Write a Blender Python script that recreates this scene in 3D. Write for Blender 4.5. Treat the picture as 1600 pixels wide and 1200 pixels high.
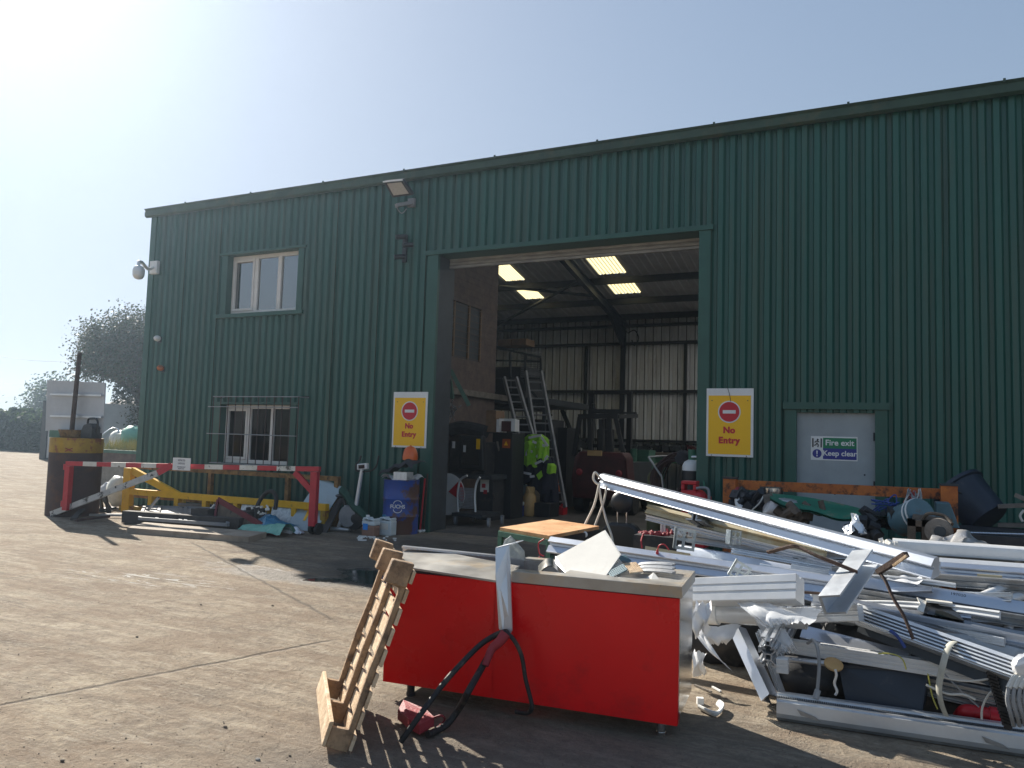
import bpy, bmesh, math, random
import numpy as np
from mathutils import Vector, Matrix
for o in list(bpy.data.objects): bpy.data.objects.remove(o)
S = bpy.context.scene
COL = S.collection
random.seed(7)
V3 = Vector
# ---------------------------------------------------------------- camera
PITCH, ROLL, YAW, FPX, EYE = 0.07353734, 0.03044067, -0.45413463, 1210.42, 1.6
_f = V3((math.sin(YAW)*math.cos(PITCH), math.cos(YAW)*math.cos(PITCH), math.sin(PITCH)))
_r0 = V3((math.cos(YAW), -math.sin(YAW), 0)); _u0 = _r0.cross(_f)
_r = math.cos(ROLL)*_r0 + math.sin(ROLL)*_u0
_u = -math.sin(ROLL)*_r0 + math.cos(ROLL)*_u0
CAM = V3((0, 0, EYE))
cd = bpy.data.cameras.new('camera'); cam = bpy.data.objects.new('camera', cd); COL.objects.link(cam)
cd.sensor_width = 36; cd.lens = 36*FPX/1600; cd.clip_start = 0.05; cd.clip_end = 4000
cam.matrix_world = Matrix(((_r.x, _u.x, -_f.x, 0), (_r.y, _u.y, -_f.y, 0), (_r.z, _u.z, -_f.z, EYE), (0, 0, 0, 1)))
S.camera = cam
# ---------------------------------------------------------------- light
SUN = V3((-8.8, 4.5, 6.5)).normalized()
EL = math.asin(SUN.z); AZ = math.atan2(SUN.x, SUN.y)
w = bpy.data.worlds.new('World'); S.world = w; w.use_nodes = True
nt = w.node_tree; bg = nt.nodes['Background']
sky = nt.nodes.new('ShaderNodeTexSky'); sky.sky_type = 'NISHITA'; sky.sun_disc = False
sky.sun_elevation = EL; sky.sun_rotation = AZ; sky.air_density = 1.3; sky.dust_density = 0.9; sky.ozone_density = 1.6; sky.altitude = 20
_a = nt.nodes.new('ShaderNodeVectorMath'); _a.operation = 'MULTIPLY_ADD'; _a.inputs[1].default_value = (1/3.1, 1/3.6, 1/4.6); _a.inputs[2].default_value = (1, 1, 1)
_b = nt.nodes.new('ShaderNodeVectorMath'); _b.operation = 'DIVIDE'      # soft clamp on the sky colour: the glow round the sun levels off
nt.links.new(sky.outputs[0], _a.inputs[0]); nt.links.new(sky.outputs[0], _b.inputs[0]); nt.links.new(_a.outputs[0], _b.inputs[1]); nt.links.new(_b.outputs[0], bg.inputs[0]); bg.inputs[1].default_value = 0.120
sl = bpy.data.lights.new('sun', 'SUN'); sl.energy = 4.5; sl.angle = math.radians(0.55); sl.color = (1, .93, .82)
so = bpy.data.objects.new('sun', sl); COL.objects.link(so); so.rotation_euler = (-SUN).to_track_quat('-Z', 'Y').to_euler()
S.view_settings.view_transform = 'Standard'; S.view_settings.look = 'None'; S.view_settings.exposure = 1.08; S.view_settings.gamma = 1
S.render.engine = 'CYCLES'
S.cycles.max_bounces = 8; S.cycles.diffuse_bounces = 6; S.cycles.glossy_bounces = 4; S.cycles.transparent_max_bounces = 12
S.cycles.sample_clamp_indirect = 6
# ---------------------------------------------------------------- where things stand (metres; X along the front wall, Y into the building)
def ray(x, y): return _r*((x-800)/FPX) - _u*((y-600)/FPX) + _f
def W(x, y, Y): d = ray(x, y); return CAM + d*(Y/d.y)
def G(x, y, Z=0.0): d = ray(x, y); return CAM + d*((Z-EYE)/d.z)
# ---------------------------------------------------------------- materials
MATS = {}
def mat(name, c1, c2=None, rough=.6, metal=0., scale=6., bump=0., bscale=60., spec=.5, stretch=(1, 1, 1), rvar=0., dirt=None, dscale=2.5, dlo=.52, dhi=.68, trans=0., alpha=1., emit=None, coat=0., detail=6, contrast=(.35, .65), damt=1.0):
    m = bpy.data.materials.new(name); m.use_nodes = True; n = m.node_tree; L = n.links
    b = n.nodes['Principled BSDF']; N = n.nodes.new
    b.inputs['Roughness'].default_value = rough; b.inputs['Metallic'].default_value = metal
    b.inputs['Specular IOR Level'].default_value = spec
    b.inputs['Coat Weight'].default_value = coat
    tc = N('ShaderNodeTexCoord'); mp = N('ShaderNodeMapping'); mp.inputs['Scale'].default_value = stretch
    L.new(tc.outputs['Object'], mp.inputs[0])
    c2 = c2 or tuple(v*.8 for v in c1)
    no = N('ShaderNodeTexNoise'); no.inputs['Scale'].default_value = scale; no.inputs['Detail'].default_value = detail; no.inputs['Roughness'].default_value = .6
    L.new(mp.outputs[0], no.inputs[0])
    cr = N('ShaderNodeValToRGB'); cr.color_ramp.elements[0].position = contrast[0]; cr.color_ramp.elements[1].position = contrast[1]
    cr.color_ramp.elements[0].color = (*c2, 1); cr.color_ramp.elements[1].color = (*c1, 1)
    L.new(no.outputs[0], cr.inputs[0]); out = cr.outputs[0]
    if dirt:
        n2 = N('ShaderNodeTexNoise'); n2.inputs['Scale'].default_value = dscale; n2.inputs['Detail'].default_value = 9; n2.inputs['Roughness'].default_value = .7
        L.new(mp.outputs[0], n2.inputs[0])
        r2 = N('ShaderNodeValToRGB'); r2.color_ramp.elements[0].position = dlo; r2.color_ramp.elements[1].position = dhi
        r2.color_ramp.elements[1].color = (damt, damt, damt, 1)
        L.new(n2.outputs[0], r2.inputs[0])
        mx = N('ShaderNodeMix'); mx.data_type = 'RGBA'; mx.inputs[7].default_value = (*dirt, 1)
        L.new(r2.outputs[0], mx.inputs[0]); L.new(out, mx.inputs[6]); out = mx.outputs[2]
        if metal > 0:
            mr = N('ShaderNodeMapRange'); mr.inputs[3].default_value = metal; mr.inputs[4].default_value = metal*(1-damt*.9); L.new(r2.outputs[0], mr.inputs[0]); L.new(mr.outputs[0], b.inputs['Metallic'])
    L.new(out, b.inputs['Base Color'])
    if rvar:
        mr = N('ShaderNodeMapRange'); mr.inputs[1].default_value = .3; mr.inputs[2].default_value = .7; mr.inputs[3].default_value = max(.03, rough-rvar); mr.inputs[4].default_value = min(1, rough+rvar)
        L.new(no.outputs[0], mr.inputs[0]); L.new(mr.outputs[0], b.inputs['Roughness'])
    if bump:
        nb = N('ShaderNodeTexNoise'); nb.inputs['Scale'].default_value = bscale; nb.inputs['Detail'].default_value = 5
        L.new(mp.outputs[0], nb.inputs[0]); bp = N('ShaderNodeBump'); bp.inputs['Strength'].default_value = bump; bp.inputs['Distance'].default_value = .02
        L.new(nb.outputs[0], bp.inputs['Height']); L.new(bp.outputs[0], b.inputs['Normal'])
    if trans: b.inputs['Transmission Weight'].default_value = trans
    if alpha < 1: b.inputs['Alpha'].default_value = alpha
    if emit: b.inputs['Emission Color'].default_value = (*emit[0], 1); b.inputs['Emission Strength'].default_value = emit[1]
    MATS[name] = m; return m
M = MATS
mat('green_cladding', (.021, .104, .084), (.015, .078, .062), .38, scale=1.3, stretch=(4, 4, .22), dirt=(.055, .085, .062), dscale=1.6, dlo=.48, dhi=.66, damt=.65, rvar=.08, bump=.12, bscale=9)
mat('green_trim', (.024, .095, .073), (.02, .08, .062), .4, scale=3, bump=.06, bscale=7)
mat('gutter_green', (.035, .075, .05), (.02, .05, .035), .6, scale=2.5, dirt=(.10, .09, .05), dscale=3, damt=.55)
mat('inner_liner', (.80, .82, .84), (.70, .72, .74), .55, scale=2, stretch=(1, 1, .3), dirt=(.3, .28, .25), dscale=1.5, damt=.6)
mat('roof_liner', (.78, .76, .78), (.66, .64, .66), .6, scale=2)
mat('steel_dark', (.035, .045, .055), (.025, .03, .035), .5, scale=4)
mat('steel_post', (.03, .04, .06), (.02, .028, .04), .5, scale=4)
mat('roller_door', (.34, .33, .31), (.22, .21, .20), .5, scale=4, stretch=(1, 1, 6))
mat('brick', (.17, .12, .10), (.11, .08, .07), .9, scale=6, bump=.3)
mat('upvc', (.75, .72, .68), (.66, .63, .59), .45, scale=3)
mat('door_grey', (.34, .38, .40), (.27, .305, .325), .45, scale=1.8, dirt=(.27, .28, .28), dscale=2.6, dlo=.5, dhi=.8, damt=.5)
mat('glass_dark', (.03, .035, .04), (.03, .035, .04), .03, spec=.9, scale=1)
mat('white_paint', (.78, .78, .77), (.68, .68, .67), .45, scale=3)
mat('sign_yellow', (.95, .53, .003), (.92, .50, .003), .35, scale=2)
mat('sign_red', (.60, .012, .03), (.52, .01, .025), .35, scale=2)
mat('sign_green', (.0, .19, .085), (.0, .17, .075), .35, scale=2)
mat('sign_blue', (.02, .028, .25), (.018, .025, .22), .35, scale=2)
mat('black_ink', (.02, .02, .025), (.02, .02, .025), .5)
mat('grey_ink', (.16, .16, .2), (.16, .16, .2), .6)
mat('black_plastic', (.018, .02, .024), (.012, .014, .018), .42, scale=5, bump=.1, bscale=30)
mat('dusty_black', (.035, .037, .042), (.02, .022, .027), .55, scale=5, bump=.1, bscale=30, dirt=(.10, .09, .075), dscale=4, damt=.6)
mat('navy_plastic', (.022, .032, .05), (.015, .022, .036), .45, scale=3, dirt=(.12, .11, .09), dscale=6, dlo=.6, dhi=.75, damt=.4)
mat('rubber', (.02, .02, .02), (.012, .012, .013), .6, scale=8, dirt=(.16, .14, .11), dscale=9, dlo=.55, dhi=.7, damt=.7, bump=.2)
mat('red_panel', (.80, .006, .008), (.72, .005, .007), .3, scale=1.5, spec=.4, bump=.025, bscale=3, rvar=.06, dirt=(.34, .012, .014), dscale=2.2, dlo=.55, dhi=.75, damt=.6)
mat('red_paint', (.52, .03, .045), (.42, .02, .035), .45, scale=6, dirt=(.35, .2, .16), dscale=8, dlo=.6, dhi=.7, damt=.6)
mat('red_faded', (.33, .03, .04), (.22, .02, .03), .6, scale=6, bump=.3)
mat('maroon', (.17, .014, .028), (.12, .01, .02), .55, scale=5)
mat('barrier_white', (.74, .72, .66), (.6, .57, .5), .5, scale=7, dirt=(.10, .08, .06), dscale=6, dlo=.56, dhi=.62)
mat('barrier_worn', (.50, .50, .48), (.40, .40, .39), .55, scale=7, dirt=(.03, .03, .03), dscale=5, dlo=.55, dhi=.6)
mat('yellow_paint', (.85, .48, .012), (.74, .40, .010), .5, scale=5, dirt=(.25, .12, .03), dscale=7, dlo=.6, dhi=.7, damt=.8)
mat('yellow_worn', (.42, .26, .015), (.30, .18, .012), .6, scale=5, dirt=(.20, .05, .025), dscale=6, dlo=.52, dhi=.6, damt=.8)
mat('rust_orange', (.56, .17, .035), (.40, .11, .03), .7, scale=7, dirt=(.09, .04, .025), dscale=10, dlo=.5, dhi=.62, bump=.2)
mat('rust', (.085, .048, .034), (.05, .03, .022), .8, scale=9, dirt=(.03, .02, .016), dscale=12, bump=.3)
mat('rust_frame', (.30, .17, .055), (.17, .09, .035), .8, scale=9, dirt=(.06, .035, .02), dscale=10, bump=.3)
mat('rust_dark', (.075, .045, .042), (.05, .032, .032), .75, scale=2, dirt=(.11, .055, .035), dscale=3, bump=.15)
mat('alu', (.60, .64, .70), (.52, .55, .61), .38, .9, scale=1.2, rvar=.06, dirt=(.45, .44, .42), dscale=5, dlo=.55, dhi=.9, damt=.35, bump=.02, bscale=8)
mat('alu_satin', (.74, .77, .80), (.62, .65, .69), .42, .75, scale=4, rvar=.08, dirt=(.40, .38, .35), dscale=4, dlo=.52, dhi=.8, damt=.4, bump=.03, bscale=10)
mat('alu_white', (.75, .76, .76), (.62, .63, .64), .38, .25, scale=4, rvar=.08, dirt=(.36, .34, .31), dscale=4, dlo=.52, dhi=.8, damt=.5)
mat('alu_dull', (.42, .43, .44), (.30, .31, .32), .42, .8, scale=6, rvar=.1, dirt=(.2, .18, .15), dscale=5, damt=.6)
mat('alu_cream', (.62, .55, .38), (.48, .40, .24), .5, .1, scale=4, dirt=(.42, .25, .07), dscale=3, dlo=.48, dhi=.7, damt=.8)
mat('stainless', (.66, .65, .63), (.52, .51, .50), .2, 1., scale=2, stretch=(1, 1, .2), rvar=.05, bump=.06, bscale=2.2)
mat('worktop', (.46, .44, .40), (.34, .32, .29), .38, .5, scale=3, dirt=(.46, .34, .2), dscale=4, dlo=.52, dhi=.72, damt=.8, rvar=.12)
mat('galvanised', (.50, .55, .57), (.34, .39, .42), .38, .85, scale=14, detail=2, contrast=(.4, .6))
mat('chrome', (.8, .8, .8), (.7, .7, .7), .12, 1.)
mat('pallet_wood', (.46, .31, .18), (.27, .17, .10), .8, scale=7, stretch=(1, 1, 1), dirt=(.13, .085, .055), dscale=9, dlo=.48, dhi=.66, bump=.4, bscale=50)
mat('pallet_pale', (.70, .55, .38), (.50, .35, .21), .8, scale=8, dirt=(.30, .18, .10), dscale=11, dlo=.5, dhi=.75, bump=.4, bscale=50)
mat('grey_wood', (.25, .22, .19), (.15, .13, .11), .85, scale=6, bump=.4, bscale=40)
mat('dark_wood', (.07, .06, .055), (.045, .04, .038), .8, scale=6, bump=.4, bscale=40)
mat('bench_top', (.66, .40, .20), (.46, .21, .08), .6, scale=2.6, dirt=(.07, .04, .03), dscale=16, dlo=.60, dhi=.66, bump=.1)
mat('sheet_wood', (.40, .33, .26), (.28, .23, .18), .85, scale=2, dirt=(.2, .16, .12), bump=.2)
mat('bench_green', (.06, .17, .12), (.04, .12, .085), .5, scale=5)
mat('poly_sheet', (.80, .82, .84), (.70, .72, .75), .3, scale=6, alpha=.6, spec=.6, bump=.12, bscale=10)
mat('poly_wrap', (.78, .79, .80), (.66, .67, .69), .32, scale=8, bump=.2, bscale=10, spec=.6)
mat('foam', (.78, .78, .76), (.68, .68, .66), .8, scale=8)
mat('white_panel', (.74, .72, .66), (.62, .60, .55), .4, scale=3, dirt=(.45, .40, .32), dscale=5, dlo=.55, dhi=.75, damt=.5)
mat('silver_bag', (.50, .50, .50), (.36, .36, .37), .35, .5, scale=9, bump=.6, bscale=14)
mat('cloth_dark', (.05, .05, .055), (.03, .03, .035), .9, scale=9, bump=.3)
mat('cloth_green', (.03, .085, .06), (.02, .06, .045), .9, scale=9, bump=.3)
mat('cloth_navy', (.012, .016, .035), (.008, .012, .026), .85, scale=9, bump=.2)
mat('hivis', (.30, .62, .03), (.24, .5, .02), .7, scale=8, bump=.3)
mat('reflective', (.7, .7, .72), (.6, .6, .62), .35, scale=8)
mat('drum_blue', (.03, .085, .36), (.025, .065, .28), .38, scale=3, dirt=(.11, .05, .035), dscale=1.7, dlo=.47, dhi=.53, bump=.1)
mat('orange_plastic', (.72, .13, .015), (.62, .1, .01), .3, scale=3, spec=.6)
mat('orange_dull', (.45, .10, .02), (.35, .08, .02), .5)
mat('milky_plastic', (.62, .68, .70), (.52, .58, .60), .3, scale=3, spec=.5)
mat('brown_liquid', (.30, .17, .12), (.25, .14, .10), .4, scale=3)
mat('label_blue', (.02, .25, .72), (.02, .22, .65), .4)
mat('light_blue', (.03, .20, .34), (.02, .13, .25), .45, scale=9)
mat('machine_blue', (.10, .19, .23), (.07, .14, .17), .5, scale=6, dirt=(.12, .08, .05), dscale=6, dlo=.55, dhi=.65)
mat('machine_grey', (.26, .27, .29), (.20, .21, .22), .45, scale=6)
mat('machine_brown', (.15, .11, .08), (.08, .065, .05), .75, scale=8, bump=.4)
mat('sheet_green', (.03, .21, .13), (.02, .15, .095), .45, scale=3, dirt=(.22, .2, .14), dscale=3, dlo=.58, dhi=.66, bump=.2, bscale=6)
mat('wire_white', (.66, .64, .58), (.55, .53, .48), .45)
mat('wire_grey', (.30, .31, .32), (.22, .23, .24), .5)
mat('strap_cream', (.50, .49, .42), (.40, .39, .33), .7, scale=12)
mat('wire_blue', (.02, .06, .28), (.015, .04, .2), .5)
mat('wire_red', (.5, .03, .04), (.4, .02, .03), .5)
mat('wire_yellow', (.42, .40, .08), (.36, .34, .06), .5)
mat('pipe_red', (.58, .02, .03), (.5, .015, .025), .35)
mat('gas_tan', (.55, .36, .16), (.46, .29, .12), .55, scale=6)
mat('gas_green', (.05, .19, .12), (.04, .15, .1), .5)
mat('gas_olive', (.12, .12, .05), (.09, .09, .04), .6)
mat('cooler_blue', (.02, .05, .3), (.015, .04, .24), .4)
mat('card_brown', (.26, .16, .09), (.2, .12, .07), .9)
mat('forklift_red', (.075, .012, .014), (.05, .01, .011), .5)
mat('concrete', (.34, .32, .29), (.25, .235, .21), .85, scale=3, bump=.3, bscale=30, dirt=(.15, .13, .1))
mat('container_grey', (.5, .52, .54), (.42, .44, .46), .5, scale=2)
mat('shed_roof', (.15, .14, .14), (.11, .10, .10), .8, scale=3)
mat('shed_wall', (.26, .26, .26), (.2, .2, .2), .8, scale=3)
mat('bark', (.07, .055, .045), (.045, .036, .03), .9, scale=9, bump=.5)
mat('leaf_dry', (.085, .072, .038), (.045, .05, .024), .6, scale=2.5, spec=.3)
mat('leaf_green', (.035, .065, .022), (.022, .042, .016), .55, scale=2.5, spec=.3)
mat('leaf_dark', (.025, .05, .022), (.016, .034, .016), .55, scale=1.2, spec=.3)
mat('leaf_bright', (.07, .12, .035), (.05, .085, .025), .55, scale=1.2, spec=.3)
mat('straw', (.32, .27, .10), (.17, .19, .06), .8, scale=5)
mat('bag_white', (.62, .64, .60), (.5, .52, .48), .5, scale=6, bump=.5, bscale=20)
mat('bag_green', (.18, .45, .36), (.14, .36, .28), .5, scale=6, bump=.5, bscale=20)
mat('milky_glass', (.42, .50, .53), (.34, .42, .45), .25, scale=3, dirt=(.34, .38, .38), dscale=3)
mat('screen', (.02, .02, .02), (.02, .02, .02), .08, spec=.8)
mat('lamp_glass', (.46, .42, .38), (.40, .37, .33), .25, scale=30)
mat('pebble', (.2, .16, .12), (.12, .1, .08), .9)
for k in ('leaf_dry', 'leaf_green', 'leaf_dark', 'leaf_bright', 'straw'):
    m = M[k]; n = m.node_tree; b = n.nodes['Principled BSDF']; o = n.nodes['Material Output']
    t = n.nodes.new('ShaderNodeBsdfTranslucent'); src = b.inputs['Base Color'].links[0].from_socket
    n.links.new(src, t.inputs[0]); mx = n.nodes.new('ShaderNodeMixShader'); mx.inputs[0].default_value = .22
    n.links.new(b.outputs[0], mx.inputs[1]); n.links.new(t.outputs[0], mx.inputs[2]); n.links.new(mx.outputs[0], o.inputs[0])
# translucent rooflight sheet
m = bpy.data.materials.new('rooflight_sheet'); m.use_nodes = True; n = m.node_tree; n.nodes.remove(n.nodes['Principled BSDF'])
t = n.nodes.new('ShaderNodeBsdfTranslucent'); t.inputs[0].default_value = (.62, .54, .30, 1); n.links.new(t.outputs[0], n.nodes['Material Output'].inputs[0]); M['rooflight_sheet'] = m
m = m.copy(); m.name = 'clear_rooflight'; m.node_tree.nodes['Translucent BSDF'].inputs[0].default_value = (.93, .93, .90, 1); M['clear_rooflight'] = m  # clearer sheet for the unseen added rooflights, to pass more light
# window glass with reflection over a dim room
def glass(name, tint, mixv, ior=1.7):
    m = bpy.data.materials.new(name); m.use_nodes = True; n = m.node_tree; n.nodes.remove(n.nodes['Principled BSDF'])
    g = n.nodes.new('ShaderNodeBsdfGlossy'); g.inputs['Roughness'].default_value = .015; tr = n.nodes.new('ShaderNodeBsdfTransparent'); tr.inputs[0].default_value = (*tint, 1)
    fr = n.nodes.new('ShaderNodeFresnel'); fr.inputs[0].default_value = ior; ad = n.nodes.new('ShaderNodeMath'); ad.operation = 'ADD'; ad.inputs[1].default_value = mixv
    n.links.new(fr.outputs[0], ad.inputs[0]); mx = n.nodes.new('ShaderNodeMixShader'); n.links.new(ad.outputs[0], mx.inputs[0]); n.links.new(tr.outputs[0], mx.inputs[1]); n.links.new(g.outputs[0], mx.inputs[2])
    n.links.new(mx.outputs[0], n.nodes['Material Output'].inputs[0]); M[name] = m
glass('window_glass', (.30, .33, .36), .30); glass('window_glass_lower', (.16, .17, .2), .0, 1.35)  # same glass twice: mirror boosted above, darkened below in place of dark reflections
# ---------------------------------------------------------------- mesh building
LOC = {}
def worldloc(o):
    v = V3((0, 0, 0))
    while o is not None: v = v + V3(o.location); o = o.parent
    return v
class MB:
    def __init__(s): s.v = []; s.f = []; s.mi = []; s.cm = 0
    def add(s, vs, fs):
        k = len(s.v); s.v += [tuple(p) for p in vs]; s.f += [[i+k for i in f] for f in fs]; s.mi += [s.cm]*len(fs)
    def frame(s, o, ax, ay, az):      # box spanned by three full edge vectors from a corner
        o = V3(o); ax = V3(ax); ay = V3(ay); az = V3(az)
        if ax.cross(ay).dot(az) < 0: ax, ay = ay, ax
        p = [o, o+ax, o+ax+ay, o+ay, o+az, o+ax+az, o+ax+ay+az, o+ay+az]
        s.add(p, [(0, 3, 2, 1), (4, 5, 6, 7), (0, 1, 5, 4), (1, 2, 6, 5), (2, 3, 7, 6), (3, 0, 4, 7)]); return s
    def box(s, c, d, rz=0., rx=0., ry=0.):
        R = Matrix.Rotation(rz, 3, 'Z') @ Matrix.Rotation(ry, 3, 'Y') @ Matrix.Rotation(rx, 3, 'X'); c = V3(c)
        a, b, e = (R @ V3((d[0], 0, 0)), R @ V3((0, d[1], 0)), R @ V3((0, 0, d[2])))
        return s.frame(c-(a+b+e)/2, a, b, e)
    def bx(s, x0, x1, y0, y1, z0, z1): return s.frame((x0, y0, z0), (x1-x0, 0, 0), (0, y1-y0, 0), (0, 0, z1-z0))
    def bar(s, a, b, wd, ht, roll=0.):
        a = V3(a); b = V3(b); t, sd, up = axes(a, b, roll)
        return s.frame(a-sd*wd/2-up*ht/2, b-a, sd*wd, up*ht)
    def ext(s, a, b, sec, sc=1., roll=0., caps=True, twist=0., bend=None, n=1):
        a = V3(a); b = V3(b); t, sd, up = axes(a, b, roll); L = len(sec); vs = []
        for i in range(n+1):
            q = i/n; c = a.lerp(b, q)
            if bend: c = c + V3(bend)*4*q*(1-q)
            an = twist*q; s2 = sd*math.cos(an)+up*math.sin(an); u2 = -sd*math.sin(an)+up*math.cos(an)
            vs += [c+s2*(x*sc)+u2*(y*sc) for x, y in sec]
        fs = []
        for i in range(n):
            for j in range(L):
                k = (j+1) % L; fs.append((i*L+j, i*L+k, (i+1)*L+k, (i+1)*L+j))
        if caps: fs += [tuple(reversed(range(L))), tuple(range(n*L, n*L+L))]
        s.add(vs, fs); return s
    def cyl(s, a, b, r, r2=None, n=14, cap=True):
        a = V3(a); b = V3(b); r2 = r if r2 is None else r2; t, sd, up = axes(a, b)
        ring = lambda c, q: [c+sd*math.cos(2*math.pi*i/n)*q+up*math.sin(2*math.pi*i/n)*q for i in range(n)]
        fs = [(i, (i+1) % n, n+(i+1) % n, n+i) for i in range(n)]
        if cap: fs += [tuple(reversed(range(n))), tuple(range(n, 2*n))]
        s.add(ring(a, r)+ring(b, r2), fs); return s
    def lathe(s, c, prof, n=20, axis=(0, 0, 1), cap=True):
        c = V3(c); ax = V3(axis).normalized(); h = V3((1, 0, 0)) if abs(ax.x) < .9 else V3((0, 1, 0)); e = ax.cross(h).normalized(); g = ax.cross(e)
        vs = []; m = len(prof)
        for r, z in prof: vs += [c+ax*z+(e*math.cos(2*math.pi*i/n)+g*math.sin(2*math.pi*i/n))*r for i in range(n)]
        fs = [(j*n+i, j*n+(i+1) % n, (j+1)*n+(i+1) % n, (j+1)*n+i) for j in range(m-1) for i in range(n)]
        if cap: fs += [tuple(reversed(range(n))), tuple(range((m-1)*n, m*n))]
        s.add(vs, fs); return s
    def tube(s, pts, r, n=8, sub=5, taper=None, flat=None):
        P = spline([V3(p) for p in pts], sub); up = None; vs = []; m = len(P)
        for i, p in enumerate(P):
            t = (P[min(i+1, m-1)]-P[max(i-1, 0)]).normalized()
            if up is None: up = t.orthogonal().normalized()
            up = (up-t*up.dot(t)).normalized(); e = t.cross(up)
            q = r*(1+(taper-1)*i/(m-1)) if taper is not None else r
            for k in range(n):
                an = 2*math.pi*k/n; ca, sa = math.cos(an), math.sin(an)
                if flat: sa *= flat
                vs.append(p+(e*ca+up*sa)*q)
        fs = [(j*n+i, j*n+(i+1) % n, (j+1)*n+(i+1) % n, (j+1)*n+i) for j in range(m-1) for i in range(n)]
        fs += [tuple(reversed(range(n))), tuple(range((m-1)*n, m*n))]
        s.add(vs, fs); return s
    def prism(s, pts, th):
        th = V3(th); L = len(pts); P = [V3(p) for p in pts]
        s.add(P+[p+th for p in P], [tuple(range(L)), tuple(reversed(range(L, 2*L)))]+[(i, L+i, L+(i+1) % L, (i+1) % L) for i in range(L)]); return s
    def sheet(s, fn, nu, nv, th=0.):
        P = [V3(fn(i/nu, j/nv)) for j in range(nv+1) for i in range(nu+1)]; k = nu+1
        Q = [(j*k+i, j*k+i+1, (j+1)*k+i+1, (j+1)*k+i) for j in range(nv) for i in range(nu)]
        s.add(P, Q)
        if th:
            nrm = (P[1]-P[0]).cross(P[k]-P[0]).normalized()*th
            s.add([p-nrm for p in P], [tuple(reversed(q)) for q in Q])
        return s
    def ball(s, c, r, nu=14, nv=9, sc=(1, 1, 1), jit=0., rnd=None):
        c = V3(c); vs = []; rnd = rnd or random
        for j in range(nv+1):
            ph = math.pi*j/nv-math.pi/2
            for i in range(nu):
                th = 2*math.pi*i/nu; q = r*(1+(rnd.uniform(-jit, jit) if jit and 0 < j < nv else 0))
                vs.append(c+V3((math.cos(th)*math.cos(ph)*q*sc[0], math.sin(th)*math.cos(ph)*q*sc[1], math.sin(ph)*q*sc[2])))
        s.add(vs, [(j*nu+i, j*nu+(i+1) % nu, (j+1)*nu+(i+1) % nu, (j+1)*nu+i) for j in range(nv) for i in range(nu)]); return s
    def build(s, name, m, parent=None, smooth=False, bevel=0., loc=None):
        me = bpy.data.meshes.new(name); o = bpy.data.objects.new(name, me)
        vv = np.array(s.v, dtype=float)
        if parent is not None: base = worldloc(parent); o.parent = parent
        else:
            base = V3(loc) if loc is not None else V3(((vv[:, 0].min()+vv[:, 0].max())/2, (vv[:, 1].min()+vv[:, 1].max())/2, vv[:, 2].min())); o.location = base
        me.from_pydata([tuple(p) for p in (vv-np.array(base))], [], s.f)
        for mm in (m if isinstance(m, (list, tuple)) else [m]): me.materials.append(M[mm])
        me.polygons.foreach_set('material_index', s.mi)
        if bevel or len(s.f) < 60000:
            bm = bmesh.new(); bm.from_mesh(me); bmesh.ops.recalc_face_normals(bm, faces=bm.faces) if smooth != 'keep' else None
            bm.to_mesh(me); bm.free()
        if smooth:
            me.polygons.foreach_set('use_smooth', [True]*len(me.polygons))
            try: me.set_sharp_from_angle(angle=math.radians(40))
            except Exception: pass
        if bevel:
            bv = o.modifiers.new('bevel', 'BEVEL'); bv.width = bevel; bv.segments = 2; bv.limit_method = 'ANGLE'
        COL.objects.link(o); return o
def axes(a, b, roll=0.):
    t = (V3(b)-V3(a)).normalized(); z = V3((0, 0, 1)) if abs(t.z) < .97 else V3((0, -1, 0))
    sd = t.cross(z).normalized(); up = sd.cross(t)
    c, q = math.cos(roll), math.sin(roll)
    return t, sd*c+up*q, -sd*q+up*c
def spline(P, sub):
    if len(P) < 3 or sub <= 1: return P
    out = []
    for i in range(len(P)-1):
        p0 = P[max(i-1, 0)]; p1 = P[i]; p2 = P[i+1]; p3 = P[min(i+2, len(P)-1)]
        for k in range(sub):
            t = k/sub; out.append(.5*((2*p1)+(p2-p0)*t+(2*p0-5*p1+4*p2-p3)*t*t+(3*p1-p0-3*p2+p3)*t*t*t))
    return out+[P[-1]]
def tag(o, label, cat, group=None, kind=None):
    if label: o['label'] = label
    if cat: o['category'] = cat
    if group: o['group'] = group
    if kind: o['kind'] = kind
    return o
def thing(name, loc, label, cat, group=None):
    o = bpy.data.objects.new(name, None); o.empty_display_size = .1; COL.objects.link(o); o.location = V3(loc); return tag(o, label, cat, group)
def copy_thing(o, loc, label, group=None, rz=0.):
    def cp(a, par):
        c = a.copy(); COL.objects.link(c); c.parent = par
        for ch in [q for q in bpy.data.objects if q.parent == a]: cp(ch, c)
        return c
    c = cp(o, None); c.location = V3(loc); c.rotation_euler.z += rz; c['label'] = label
    if group: c['group'] = group; o['group'] = group
    return c
def one(name, mb, m, label, cat, group=None, **k): return tag(mb.build(name, m, **k), label, cat, group)
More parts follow.
